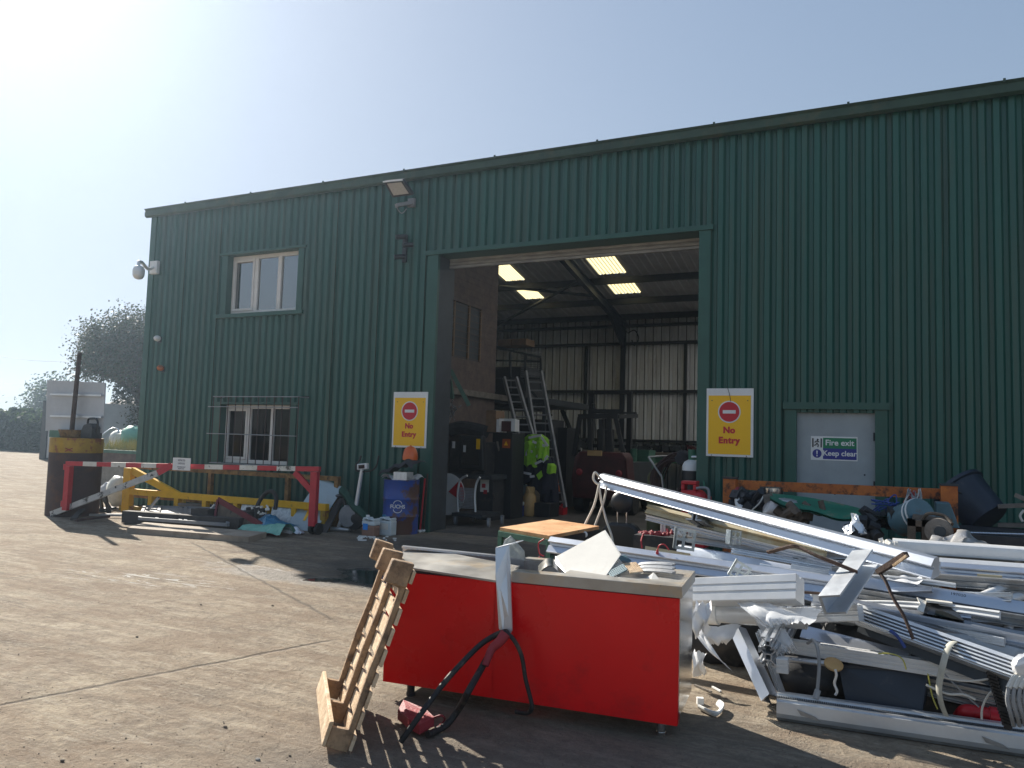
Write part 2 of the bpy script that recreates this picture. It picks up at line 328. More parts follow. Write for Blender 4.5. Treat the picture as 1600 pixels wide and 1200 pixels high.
def text(name, s, o, xd, zd, size, m, parent, off=0., depth=.002, spacing=1., xs=1.):
    cu = bpy.data.curves.new(name, 'FONT'); cu.body = s; cu.size = size; cu.offset = off; cu.extrude = depth; cu.align_x = 'CENTER'; cu.align_y = 'CENTER'; cu.space_character = spacing
    tmp = bpy.data.objects.new('tmp', cu); COL.objects.link(tmp); bpy.context.view_layer.update()
    me = bpy.data.meshes.new_from_object(tmp.evaluated_get(bpy.context.evaluated_depsgraph_get())); bpy.data.objects.remove(tmp)
    me.name = name; xd = V3(xd).normalized(); zd = V3(zd).normalized(); nd = xd.cross(zd)
    base = worldloc(parent); T = Matrix(((xd.x*xs, zd.x, nd.x, o[0]-base.x), (xd.y*xs, zd.y, nd.y, o[1]-base.y), (xd.z*xs, zd.z, nd.z, o[2]-base.z), (0, 0, 0, 1)))
    me.transform(T); me.materials.clear(); me.materials.append(M[m]); ob = bpy.data.objects.new(name, me); ob.parent = parent; COL.objects.link(ob); return ob
# ---------------------------------------------------------------- ground
def ground_material():
    m = bpy.data.materials.new('yard_ground'); m.use_nodes = True; n = m.node_tree; L = n.links; N = n.nodes.new; b = n.nodes['Principled BSDF']
    geo = N('ShaderNodeNewGeometry'); P = geo.outputs['Position']
    def noise(sc, det=6, ro=.6, vec=P, dist=0.):
        x = N('ShaderNodeTexNoise'); x.inputs['Scale'].default_value = sc; x.inputs['Detail'].default_value = det; x.inputs['Roughness'].default_value = ro; x.inputs['Distortion'].default_value = dist; L.new(vec, x.inputs[0]); return x.outputs[0]
    def mp(sc, rz=0., loc=(0, 0, 0)):
        x = N('ShaderNodeMapping'); x.inputs['Scale'].default_value = sc; x.inputs['Rotation'].default_value = (0, 0, rz); x.inputs['Location'].default_value = loc; L.new(P, x.inputs[0]); return x.outputs[0]
    def ramp(v, a, c, ca=(0, 0, 0), cb=(1, 1, 1)):
        x = N('ShaderNodeValToRGB'); e = x.color_ramp.elements; e[0].position = a; e[1].position = c; e[0].color = (*ca, 1); e[1].color = (*cb, 1); L.new(v, x.inputs[0]); return x.outputs[0]
    def mth(op, a, c=None, cl=False):
        x = N('ShaderNodeMath'); x.operation = op; x.use_clamp = cl
        for i, q in enumerate((a, c)):
            if q is None: continue
            if isinstance(q, (int, float)): x.inputs[i].default_value = q
            else: L.new(q, x.inputs[i])
        return x.outputs[0]
    def mix(f, a, c):
        x = N('ShaderNodeMix'); x.data_type = 'RGBA'
        L.new(f, x.inputs[0]) if not isinstance(f, float) else setattr(x.inputs[0], 'default_value', f)
        for i, q in ((6, a), (7, c)):
            if isinstance(q, tuple): x.inputs[i].default_value = (*q, 1)
            else: L.new(q, x.inputs[i])
        return x.outputs[2]
    # direction of the wheel tracks: sweeping past the front wall
    tr = mp((.55, 4.2, 1), math.radians(18))
    base = ramp(noise(.55, 8, .62, dist=.6), .33, .68, (.17, .118, .075), (.34, .262, .175))
    tracks = ramp(noise(1.0, 8, .7, tr, .8), .38, .66)
    c = mix(mth('MULTIPLY', tracks, .85), base, (.49, .41, .30))
    t2 = ramp(noise(1.3, 8, .68, mp((.35, 3.2, 1), math.radians(33)), 1.0), .5, .68)
    c = mix(mth('MULTIPLY', t2, .7), c, (.105, .078, .055))
    grit = noise(34, 5, .75); c = mix(mth('MULTIPLY', ramp(grit, .45, .66), .6), c, (.47, .41, .32))
    g2 = noise(90, 3, .7); c = mix(mth('MULTIPLY', ramp(g2, .55, .75), .4), c, (.07, .06, .05))
    g3 = noise(11, 6, .75, dist=.5); c = mix(mth('MULTIPLY', ramp(g3, .46, .62), .5), c, (.115, .088, .062))
    pn = ramp(noise(2.3, 10, .75, dist=1.6), .49, .57); c = mix(mth('MULTIPLY', pn, .42), c, (.16, .118, .085))
    pn = ramp(noise(5.5, 9, .8, tr, 1.2), .53, .60); c = mix(mth('MULTIPLY', pn, .45), c, (.50, .44, .35))
    big = ramp(noise(.9, 7, .66, mp((1, 2.2, 1), math.radians(-20)), 1.4), .45, .60); c = mix(mth('MULTIPLY', big, .6), c, (.215, .150, .098))
    # dark apron by the big door and a darker grey patch under the near things
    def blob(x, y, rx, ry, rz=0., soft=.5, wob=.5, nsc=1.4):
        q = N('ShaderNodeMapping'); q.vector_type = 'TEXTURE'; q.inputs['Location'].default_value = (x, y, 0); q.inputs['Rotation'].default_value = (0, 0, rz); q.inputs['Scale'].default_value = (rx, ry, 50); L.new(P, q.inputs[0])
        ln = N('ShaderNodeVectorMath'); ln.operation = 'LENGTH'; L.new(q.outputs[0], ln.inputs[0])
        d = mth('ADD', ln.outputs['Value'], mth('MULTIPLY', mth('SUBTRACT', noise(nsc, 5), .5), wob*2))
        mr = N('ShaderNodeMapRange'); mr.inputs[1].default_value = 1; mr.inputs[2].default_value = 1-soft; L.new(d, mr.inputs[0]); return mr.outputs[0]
    apron = blob(-4.2, 9.6, 5.2, 3.4, 0, .7, .5); c = mix(mth('MULTIPLY', apron, .78), c, (.085, .08, .074))
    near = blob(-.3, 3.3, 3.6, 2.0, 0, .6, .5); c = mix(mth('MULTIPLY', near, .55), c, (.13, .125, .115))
    # standing water and damp
    wet = mth('MAXIMUM', blob(-4.6, 7.35, 1.7, .6, -.12, .35, .45, 1.6), mth('MULTIPLY', blob(-5.6, 7.0, .35, .16, .6, .35, .4, 4), 1.))
    damp = mth('MAXIMUM', blob(-4.5, 7.6, 2.6, 1.0, -.2, .4, .6, 1.4), mth('MAXIMUM', blob(-6.2, 6.9, 1.3, .35, -.05, .6, .8, 3), blob(-5.9, 10.1, 1.9, .8, .0, .5, .5, 1.5)))
    c = mix(mth('MULTIPLY', damp, .6), c, (.06, .055, .05)); c = mix(mth('MULTIPLY', wet, .9), c, (.022, .022, .022))
    # pale dried slurry streaks
    sm = mth('MAXIMUM', blob(-7.3, 5.9, 1.5, .40, .15, .7, .6, 2), blob(-7.2, 7.2, 1.2, .22, .1, .8, .7, 3))
    sn = ramp(noise(1.7, 6, .7, mp((1.2, 7, 1), math.radians(12)), 1.2), .53, .6); c = mix(mth('MULTIPLY', mth('MULTIPLY', sm, sn), .75), c, (.66, .64, .60))
    # joints between the slabs and long cracks
    def line(p, q, wd, lo=None):
        d = (V3(q)-V3(p)); d.z = 0; d.normalize(); nn = V3((-d.y, d.x, 0)); k = -nn.dot(V3(p))
        dt = N('ShaderNodeVectorMath'); dt.operation = 'DOT_PRODUCT'; L.new(P, dt.inputs[0]); dt.inputs[1].default_value = nn
        v = mth('ABSOLUTE', mth('ADD', mth('ADD', dt.outputs['Value'], k), mth('MULTIPLY', mth('SUBTRACT', noise(3.2, 6, .7), .5), .09)))
        m1 = N('ShaderNodeMapRange'); m1.inputs[1].default_value = wd; m1.inputs[2].default_value = 0; L.new(v, m1.inputs[0])
        if lo is None: return m1.outputs[0]
        mid = (V3(p)+V3(q))/2; hl = (V3(q)-V3(p)).length/2*lo; ds = N('ShaderNodeVectorMath'); ds.operation = 'DISTANCE'; L.new(P, ds.inputs[0]); ds.inputs[1].default_value = mid
        m2 = N('ShaderNodeMapRange'); m2.inputs[1].default_value = hl; m2.inputs[2].default_value = hl*.85; L.new(ds.outputs['Value'], m2.inputs[0]); return mth('MULTIPLY', m1.outputs[0], m2.outputs[0])
    j = mth('MAXIMUM', line(G(300, 848), G(520, 968), .03, 1.1), mth('MAXIMUM', line(G(0, 1102), G(500, 1004), .035, 1.2), line(G(-200, 640+40), G(55, 762), .05, 1.)))
    j = mth('MAXIMUM', j, mth('MULTIPLY', line(G(0, 905), G(330, 868), .03), .5))
    c = mix(mth('MULTIPLY', j, mth('ADD', mth('MULTIPLY', noise(5, 4), .8), .25, True)), c, (.055, .046, .04))
    L.new(c, b.inputs['Base Color'])
    r = mth('SUBTRACT', mth('SUBTRACT', .88, mth('MULTIPLY', damp, .42)), mth('MULTIPLY', wet, .40)); r = mth('MAXIMUM', r, .04); L.new(r, b.inputs['Roughness'])
    b.inputs['Specular IOR Level'].default_value = .35
    h = mth('ADD', mth('MULTIPLY', noise(3.5, 8, .7), 1.3), mth('ADD', mth('MULTIPLY', noise(16, 7, .75), .85), mth('MULTIPLY', noise(70, 4, .7), .35)))
    h = mth('SUBTRACT', h, mth('MULTIPLY', j, .6))
    bp = N('ShaderNodeBump'); bp.inputs['Distance'].default_value = .06; L.new(h, bp.inputs['Height'])
    L.new(mth('MULTIPLY', mth('SUBTRACT', 1, wet, True), .8), bp.inputs['Strength']); L.new(bp.outputs[0], b.inputs['Normal'])
    M['yard_ground'] = m
ground_material()
g = MB(); g.add([(-240, -60, 0), (160, -60, 0), (160, 240, 0), (-240, 240, 0)], [(0, 1, 2, 3)])
tag(g.build('ground', 'yard_ground', loc=(0, 0, 0)), None, None, kind='structure')
mat('floor_concrete', (.13, .12, .11), (.07, .065, .06), .45, scale=.8, dirt=(.04, .036, .033), dscale=1.2, rvar=.12, bump=.1)
f = MB(); f.bx(-14.3, 9, 11.62, 27.1, -.05, .012); tag(f.build('floor', 'floor_concrete'), None, None, kind='structure')
# ---------------------------------------------------------------- the warehouse
D = 11.49; XL = -14.41; XR = 9.0; YB = 27.2; ZE = 6.38
wh = thing('warehouse', (-3, D, 0), 'long green corrugated steel warehouse with an open roller door, grey fire door and two windows', 'warehouse')
def corrugate(mb, O, U, Vv, Nn, u0, u1, v0, v1, pitch=.1667, dep=.046, opens=(), phase=0., prof=(.0, .28, .40, .80, .98)):
    """trapezoid-ribbed sheet; opens = (ua, ub, va, vb) in sheet coordinates"""
    O, U, Vv, Nn = V3(O), V3(U), V3(Vv), V3(Nn); pts = []
    hgt = {prof[0]: 0, prof[1]: 0, prof[2]: 1, prof[3]: 1, prof[4]: 0}
    k0 = int((u0-phase)/pitch)-1; k1 = int((u1-phase)/pitch)+2
    kn = sorted((phase+(k+q)*pitch, hgt[q]*dep) for k in range(k0, k1) for q in prof)
    def H(u):
        for (a, ha), (b_, hb) in zip(kn, kn[1:]):
            if a <= u <= b_: return ha+(hb-ha)*(u-a)/max(b_-a, 1e-9)
        return 0
    us = sorted({round(a, 5) for a, _ in kn if u0 < a < u1} | {u0, u1} | {q for o in opens for q in o[:2] if u0 < q < u1})
    for a, c in zip(us, us[1:]):
        if c-a < 1e-4: continue
        md = (a+c)/2; iv = [(v0, v1)]
        for (ua, ub, va, vb) in opens:
            if ua < md < ub:
                nw = []
                for p, q in iv:
                    if va > p: nw.append((p, min(q, va)))
                    if vb < q: nw.append((max(p, vb), q))
                iv = [x for x in nw if x[1]-x[0] > 1e-4]
        ha, hc = H(a), H(c)
        for p, q in iv:
            A = lambda u, h, v: O+U*u+Vv*v+Nn*h
            mb.add([A(a, ha, p), A(c, hc, p), A(c, hc, q), A(a, ha, q)], [(0, 1, 2, 3)])
W1 = (-12.12, -10.27, 3.99, 5.20); W2 = (-12.08, -10.27, 1.0, 2.16); BD = (-7.09, -2.54, 0, 4.82); FD = (-1.16, -.17, 0, 2.12)
c = MB(); corrugate(c, (0, D, 0), (1, 0, 0), (0, 0, 1), (0, -1, 0), XL+.1, XR, .02, 6.3, opens=(W1, W2, BD, FD))
c.build('cladding', 'green_cladding', wh); c = MB()
for zz in (.9, 2.55, 3.35, 5.05, 5.75):
    k = 0; x = XL+.2
    while x < XR:
        if not any(a-.1 < x < b_+.1 and e-.1 < zz < h_+.1 for a, b_, e, h_ in (W1, W2, BD, FD)): c.lathe((x, D, zz+.012*math.sin(k*3)), [(.013, 0), (.013, .006), (.006, .012)], n=6, axis=(0, -1, 0))
        x += .3334; k += 1
tag(c.build('fixing_screws', 'steel_dark', wh), None, None, kind='stuff')
x = XL+.1+.1667*6-.05
while x < XR:
    if not any(a-.15 < x < b_+.15 for a, b_, e, h_ in (W1, W2, BD, FD)): c = MB(); c.bx(x-.004, x+.002, D-.052, D-.001, .02, 6.2); c.build('sheet_lap', 'gutter_green', wh)
    x += 1.0002
c = MB(); corrugate(c, (XL, 0, 0), (0, 1, 0), (0, 0, 1), (-1, 0, 0), D, YB, .02, 6.2); corrugate(c, (XR, 0, 0), (0, 1, 0), (0, 0, 1), (1, 0, 0), D, YB, .02, 6.2)
c.prism([(XL, D, 6.2), (XL, YB, 6.2), (XL, 19.3, 7.9)], (.05, 0, 0)); c.prism([(XR, D, 6.2), (XR, YB, 6.2), (XR, 19.3, 7.9)], (-.05, 0, 0)); c.build('gable_wall', 'green_cladding', wh)
# far wall, seen from inside through the door
c = MB(); corrugate(c, (0, 27.08, 0), (1, 0, 0), (0, 0, 1), (0, -1, 0), XL, XR, .02, 6.35, pitch=.30, dep=.07, prof=(0, .10, .2, .85, .95)); c.build('back_wall', 'inner_liner', wh)
c = MB(); x = XL+.2
while x < XR-.2: c.bx(x, x+.022, 26.99, 27.015, .02, 6.3); x += .30
tag(c.build('wall_seams', 'steel_dark', wh), None, None, kind='stuff')  # dark strips put in for the shade of the rib grooves
c = MB(); c.bx(XL, XR, 27.12, 27.2, 0, 6.3); c.build('back_cladding', 'green_cladding', wh)
# roof: two slopes; seen rooflights in the back slope, unseen ones added for light
RY, RZ = 19.3, 7.74; slope_b = math.atan(.2)
def roofsheet(y0, z0, y1, z1, opens=()):
    U = V3((1, 0, 0)); A = V3((0, y0, z0)); B = V3((0, y1, z1)); Lr = (B-A).length; Vv = (B-A)/Lr; Nn = U.cross(Vv) if U.cross(Vv).z > 0 else -U.cross(Vv)
    c = MB(); corrugate(c, A, U, Vv, Nn, XL-.05, XR, 0, Lr, pitch=.25, dep=.03, opens=opens, prof=(0, .1, .2, .8, .9)); return c, A, Vv
ob = []
LB = math.hypot(27.25-RY, .2*(27.25-RY)); yy = lambda Y: (Y-RY)/math.cos(slope_b)
LX = [(-13.9, -13.0), (-11.65, -10.93), (-8.34, -7.41), (-4.7, -2.5), (-2.1, .5), (1.0, 3.5), (3.9, 8.5)]  # one pair in view; the rest unseen, added to brighten the interior
for a, b_ in LX: ob += [(a, b_, yy(21.6), yy(23.12)), (a, b_, yy(23.5), yy(24.75))]
c, A, Vv = roofsheet(RY, 7.74, 27.25, 7.74-.2*(27.25-RY), ob); c.build('roof', 'roof_liner', wh)
for a, b_ in LX:
    s_ = MB()
    for p, q in ((21.6, 23.12), (23.5, 24.75)):
        for i in range(8):
            u0 = a+(b_-a)*i/8; u1 = a+(b_-a)*(i+1)/8; m_ = (u0+u1)/2; z = lambda Y, d=0: 7.74-.2*(Y-RY)+d
            s_.add([(u0, p, z(p, .03)), (m_, p, z(p)), (m_, q, z(q)), (u0, q, z(q, .03)), (u1, p, z(p, .03)), (u1, q, z(q, .03))], [(0, 1, 2, 3), (1, 4, 5, 2)])
    s_.build('rooflight', 'rooflight_sheet' if a < -5 else 'clear_rooflight', wh)
fa = math.atan2(1.34, RY-D+.22); yf = lambda Y: (Y-D+.22)/math.cos(fa); ob = [(a, b_, yf(p), yf(q)) for a, b_ in LX[3:] for p, q in ((13.7, 15.4), (15.6, 17.3), (17.5, 19.0))]  # front slope panels all unseen, added for more light inside
c, A, Vv = roofsheet(D+.02, 6.385, RY, 7.74, ob); c.build('roof', 'roof_liner', wh)
for a, b_ in LX[3:]:
    s_ = MB()
    for p, q in ((13.7, 15.4), (15.6, 17.3), (17.5, 19.0)):
        z = lambda Y: 6.40+(Y-D+.22)*1.34/(RY-D+.22)+.01
        s_.add([(a, p, z(p)), (b_, p, z(p)), (b_, q, z(q)), (a, q, z(q))], [(0, 1, 2, 3)])
    s_.build('rooflight', 'clear_rooflight', wh)
# eaves gutter along the front
c = MB(); c.ext((XL-.13, D-.02, 6.205), (XR, D-.02, 6.205), [(0, .03), (.10, 0), (.145, .03), (.15, .115), (.135, .115), (.135, .145), (.175, .18), (0, .225)])
x = XL+1.1
while x < XR: c.bx(x, x+.03, D-.195, D-.175, 6.36, 6.41); x += 1.83
c.build('gutter', 'gutter_green', wh)
c = MB(); c.bx(XL, XL+.14, D-.075, D-.037, 0, 6.36); c.bx(XL-.02, XL, D-.075, D+.2, 0, 6.36); c.build('corner_flashing', 'green_trim', wh)
c = MB(); c.bx(-7.31, -7.09, D-.062, D+.01, 0, 4.82); c.build('door_jamb', 'green_trim', wh)
c = MB(); c.bx(-7.2, -7.093, D+.012, D+.52, 0, 4.82); c.build('jamb_reveal', 'steel_dark', wh)
c = MB(); c.bx(-2.54, -2.37, D-.062, D+.30, 0, 4.82); c.build('door_jamb', 'green_trim', wh)
c = MB(); c.bx(-7.34, -2.33, D-.085, D+.06, 4.823, 4.90); c.bx(-7.31, -2.37, D+.06, D+.5, 4.823, 4.86); c.build('door_lintel', 'green_trim', wh)
for (a, b_, p, q) in (W1, W2):
    t = MB(); t.bx(a-.14, a, D-.05, D+.22, p-.003, q+.003); t.bx(b_, b_+.14, D-.05, D+.22, p-.003, q+.003)
    t.bx(a-.2, b_+.2, D-.085, D+.22, q+.005, q+.05); t.bx(a-.22, b_+.2, D-.10, D+.22, p-.08, p-.005); t.build('window_surround', 'green_trim', wh)
    fr = MB(); y0, y1 = D+.10, D+.17; xs = [a, a+(b_-a)*.35, a+(b_-a)*.68, b_]
    fr.bx(a, b_, y0, y1, p, p+.075); fr.bx(a, b_, y0, y1, q-.075, q)
    for i, x in enumerate(xs): fr.bx(max(a, x-.045), min(b_, x+.045), y0-.003, y1+.003, p+.075, q-.075)
    xa, xb = xs[0]+.045, xs[1]-.045
    fr.bx(xa, xb, y0-.02, y0+.03, p+.078, p+.125); fr.bx(xa, xb, y0-.02, y0+.03, q-.125, q-.078); fr.bx(xa, xa+.045, y0-.02, y0+.03, p+.125, q-.125); fr.bx(xb-.045, xb, y0-.02, y0+.03, p+.125, q-.125)
    w_ = fr.build('window', 'upvc', wh, bevel=.006)
    for i in range(3):
        gl = MB(); gl.bx(xs[i]+.045, xs[i+1]-.045, D+.135, D+.14, p+.075, q-.075); gl.build('pane', 'window_glass' if p > 3 else 'window_glass_lower', w_)
# security grille over the lower window
gr = thing('window_grille', W(395, 680, D-.3), 'thin rusty steel bar grille standing proud of the lower window', 'grille')
b_ = MB(); ya = D-.30
xs0, xs1 = W(333, 640, ya).x, W(466, 640, ya).x
for i in range(12):
    x = xs0+(xs1-xs0)*i/11; b_.cyl((x, ya, .98), (x, ya, 2.30), .009, n=6)
    b_.cyl((x, ya, 2.30), (x, D-.03, 2.32), .009, n=6)
b_.build('vertical_bars', 'rust_dark', gr)
b_ = MB()
for z, e0, e1 in ((2.30, 0, 0), (2.10, .12, 0), (1.57, .12, 0), (1.0, 0, 0)): b_.cyl((xs0-e0, ya-.015, z), (xs1+e1, ya-.015, z), .010, n=6)
for x in (xs0, xs1):
    for z in (1.0, 2.30): b_.cyl((x, ya, z), (x, D-.03, z), .012, n=6)
b_.build('cross_bars', 'wire_grey', gr)
# roller shutter wound up in the door head
rd = MB(); yr = D+.36
for i in range(2): rd.ext((-7.09, yr, 4.70+i*.07), (-2.54, yr, 4.70+i*.07), [(-.015, 0), (.02, .012), (.03, .04), (.02, .07), (-.015, .082)])
rd.bx(-7.09, -2.54, yr-.035, yr+.03, 4.655, 4.695); o = rd.build('roller_shutter', 'roller_door', wh)
r_ = MB(); r_.cyl((-7.2, yr+.32, 5.05), (-2.45, yr+.32, 5.05), .27, n=24); r_.build('shutter_drum', 'steel_dark', wh, smooth=True)
# fire door
fd = MB(); fd.bx(FD[0], FD[1], D+.03, D+.075, .01, FD[3]); o = fd.build('fire_door', 'door_grey', wh)
fh = MB(); xh = FD[1]-.012
for z in (.35, 1.1, 1.75): fh.cyl((xh, D+.02, z), (xh, D+.02, z+.11), .012, n=8)
for z, q in ((1.9, -.25), (.95, -.5), (1.32, -.13)): fh.lathe((FD[1]+q, D+.03, z*.75+.3), [(.012, 0), (.010, .006)], n=8, axis=(0, -1, 0))
fh.build('hinge', 'steel_dark', o)
fs = MB(); fs.bx(FD[0]-.15, FD[0], D-.052, D+.12, 0, FD[3]+.04); fs.bx(FD[1], FD[1]+.15, D-.052, D+.12, 0, FD[3]+.04); fs.bx(FD[0]-.18, FD[1]+.18, D-.08, D+.12, FD[3]+.045, FD[3]+.14); fs.bx(FD[0]-.0, FD[1]+.0, D-.02, D+.12, FD[3]+.003, FD[3]+.04); fs.build('fire_door_surround', 'green_trim', wh)
# fire exit sign on the door: picture and words
def quadpanel(name, x0, x1, z0, z1, y, m, par, th=.002): q = MB(); q.bx(x0, x1, y-th, y, z0, z1); return q.build(name, m, par)
SX0, SX1 = W(1267, 702, D+.03).x, W(1340, 702, D+.03).x; SZ1, SZ0 = W(1300, 682, D+.03).z, W(1300, 719.5, D+.03).z; wS = SX1-SX0; hS = SZ1-SZ0
es = thing('fire_exit_sign', ((SX0+SX1)/2, D+.03, SZ0), 'Fire exit and Keep clear sign, green and blue, on the grey door', 'sign')
quadpanel('backing', SX0, SX1, SZ0, SZ1, D+.029, 'white_paint', es)
quadpanel('green_band', SX0+wS*.265, SX1-wS*.02, SZ0+hS*.5, SZ1-hS*.06, D+.0265, 'sign_green', es); quadpanel('blue_band', SX0+wS*.265, SX1-wS*.02, SZ0+hS*.05, SZ0+hS*.5, D+.0265, 'sign_blue', es)
text('lettering', 'Fire exit', ((SX0+wS*.62), D+.0235, SZ0+hS*.73), (1, 0, 0), (0, 0, 1), hS*.33, 'white_paint', es, off=.0022, depth=.0008)
text('lettering', 'Keep clear', ((SX0+wS*.62), D+.0235, SZ0+hS*.29), (1, 0, 0), (0, 0, 1), hS*.30, 'white_paint', es, off=.0022, depth=.0008)
pg = MB(); cx_, cz_ = SX0+wS*.135, SZ0+hS*.72; q = hS*.19
pg.bx(cx_-q, cx_-q*.72, D+.022, D+.0265, cz_-q, cz_+q); pg.bx(cx_+q*.72, cx_+q, D+.022, D+.0265, cz_-q, cz_+q)
pg.ball((cx_+q*.15, D+.024, cz_+q*.72), q*.2, 8, 6, sc=(1, .15, 1))
for a, c2 in (((.1, .5), (-.05, -.1)), ((-.05, -.1), (.3, -.45)), ((.3, -.45), (.15, -.95)), ((-.05, -.1), (-.3, -.5)), ((-.3, -.5), (-.62, -.55)), ((.1, .45), (.45, .15)), ((.1, .45), (-.35, .3)), ((-.35, .3), (-.45, 0))): pg.bar((cx_+a[0]*q, D+.024, cz_+a[1]*q), (cx_+c2[0]*q, D+.024, cz_+c2[1]*q), .003, q*.2)
pg.build('running_figure', 'black_ink', es)
pg = MB(); cz_ = SZ0+hS*.27; pg.lathe((cx_, D+.0265, cz_), [(q*.95, 0), (q*.95, .0015)], n=28, axis=(0, -1, 0)); pg.build('blue_disc', 'sign_blue', es)
pg = MB(); pg.prism([(cx_-q*.16, D+.0245, cz_+q*.65), (cx_+q*.16, D+.0245, cz_+q*.65), (cx_+q*.08, D+.0245, cz_-q*.2), (cx_-q*.08, D+.0245, cz_-q*.2)], (0, -.002, 0)); pg.lathe((cx_, D+.0245, cz_-q*.5), [(q*.14, 0), (q*.14, .002)], n=12, axis=(0, -1, 0)); pg.build('exclamation_mark', 'white_paint', es)
# the two No Entry boards
def no_entry(x0, x1, ytop, ybot, lab, tilt, wire=False):
    y = D-.065; a, b2 = W(x0, ytop, y), W(x1, ybot, y); X0, X1, Z1, Z0 = a.x, b2.x, a.z, b2.z; w_ = X1-X0; h = Z1-Z0
    t = thing('no_entry_sign', ((X0+X1)/2, y, Z0), lab, 'sign', 'no entry boards either side of the big door')
    p = MB(); p.bx(X0, X1, y-.012, y, Z0, Z1); p.build('backing_board', 'white_paint', t, bevel=.002)
    yz0, yz1 = Z0+h*.035, Z1-h*.105; quadpanel('yellow_panel', X0+w_*.045, X1-w_*.055, yz0, yz1, y-.013, 'sign_yellow', t)
    cx_ = (X0+X1)/2-.005; cz_ = Z0+h*.655; R = w_*.215
    p = MB(); p.lathe((cx_, y-.0155, cz_), [(R*1.12, 0), (R*1.12, .0015)], n=48, axis=(0, -1, 0)); p.build('white_ring', 'white_paint', t)
    p = MB(); p.lathe((cx_, y-.0175, cz_), [(R, 0), (R, .0015)], n=48, axis=(0, -1, 0)); p.build('red_disc', 'sign_red', t)
    quadpanel('white_bar', cx_-R*.64, cx_+R*.64, cz_-R*.17, cz_+R*.17, y-.0195, 'white_paint', t)
    text('lettering', 'No', (cx_, y-.0165, Z0+h*.385), (1, 0, 0), (0, 0, 1), h*.125, 'sign_red', t, off=.0065, spacing=1.05)
    text('lettering', 'Entry', (cx_, y-.0165, Z0+h*.235), (1, 0, 0), (0, 0, 1), h*.125, 'sign_red', t, off=.0065, spacing=1.12)
    p = MB()
    for u, v in ((.12, .82), (.88, .82), (.12, .015), (.86, .015)): p.lathe((X0+w_*u, y-.0145, Z0+h*v), [(.008, 0), (.006, .005)], n=8, axis=(0, -1, 0))
    p.build('fixing_screws', 'steel_dark', t)
    if wire:
        p = MB(); p.tube([(cx_-.03, y-.016, Z1+.02), (cx_, y-.02, Z1-.08), (cx_+.02, y-.02, cz_+R*1.05)], .0035, n=6); p.build('hanging_wire', 'black_ink', t)
no_entry(616, 666, 612.5, 700.5, 'yellow No Entry board left of the open door, above the rusty blue drum', 0)
no_entry(1104.5, 1177, 607, 715, 'yellow No Entry board right of the open door, thin wire hanging over it', 0, True)
# ---------------------------------------------------------------- steel frame and inner office block
zr = lambda Y: 7.74-.2*(Y-RY) if Y > RY else 6.40+(Y-(D-.22))*(1.34/(RY-D+.22))
def portal(x):
    c = MB(); c.bx(x-.09, x+.09, 26.68, 26.70, 0, 6.0); c.bx(x-.09, x+.09, 27.02, 27.04, 0, 6.2); c.bx(x-.006, x+.006, 26.7, 27.02, 0, 6.1); c.build('column', 'steel_post', wh)
    c = MB()
    for (y0, y1) in ((RY, 27.0), (D+.6, RY)):
        a0, a1 = zr(y0)-.22, zr(y1)-.22
        h0 = .30 if y0 == RY else .5; h1 = .30 if y1 == RY else .5
        def sl_(z0, z1, w2): c.prism([(x-w2, y0, a0-z0[0]), (x-w2, y1, a1-z1[0]), (x-w2, y1, a1-z1[1]), (x-w2, y0, a0-z0[1])], (2*w2, 0, 0))
        sl_((0, .015), (0, .015), .08); sl_((.015, .30), (.015, .30), .006); sl_((.30, .315), (.30, .315), .08)
    c.prism([(x-.05, 25.0, zr(25)-.52), (x-.05, 26.9, zr(26.9)-.52), (x-.05, 26.9, zr(26.9)-1.3)], (.1, 0, 0))
    c.build('rafter', 'steel_post', wh)
for x in (-14.1, -8.62, -2.3, 3.6): portal(x)
for y in (21.2, 23.31, 25.05, 26.5, 13.5, 15.5, 17.4):
    z = zr(y)-.035; c = MB(); c.bx(XL+.05, XR, y-.035, y+.035, z-.2, z); c.bx(XL+.05, XR, y-.06, y+.06, z-.205, z-.19); c.build('purlin', 'steel_dark', wh)
for z in (5.25, 3.51, 5.9, 1.75): c = MB(); c.bx(XL+.05, XR, 26.86, 27.02, z-.05, z+.05); c.build('wall_rail', 'steel_dark', wh)
for x in (-10.1, -6.4, -5.2): c = MB(); c.bx(x-.05, x+.05, 26.84, 26.94, 0, 5.2); c.build('sheeting_post', 'steel_dark', wh)
for a, b2 in (((-14.1, 26.6, 5.9), (-8.7, 22.6, 6.75)), ((-14.1, 21.6, 6.95), (-8.7, 24.2, 6.5))): c = MB(); c.cyl(a, b2, .05, n=8); c.build('roof_brace', 'steel_dark', wh)
c = MB(); c.ball((-8.1, 26.9, 5.45), .001, 4, 3); c.tube([(-8.45, 26.7, 5.6), (-8.2, 26.7, 5.7), (-8.05, 26.7, 5.4), (-8.2, 26.7, 5.15), (-8.3, 26.7, 5.35)], .02); c.build('hanging_cable', 'steel_dark', wh)
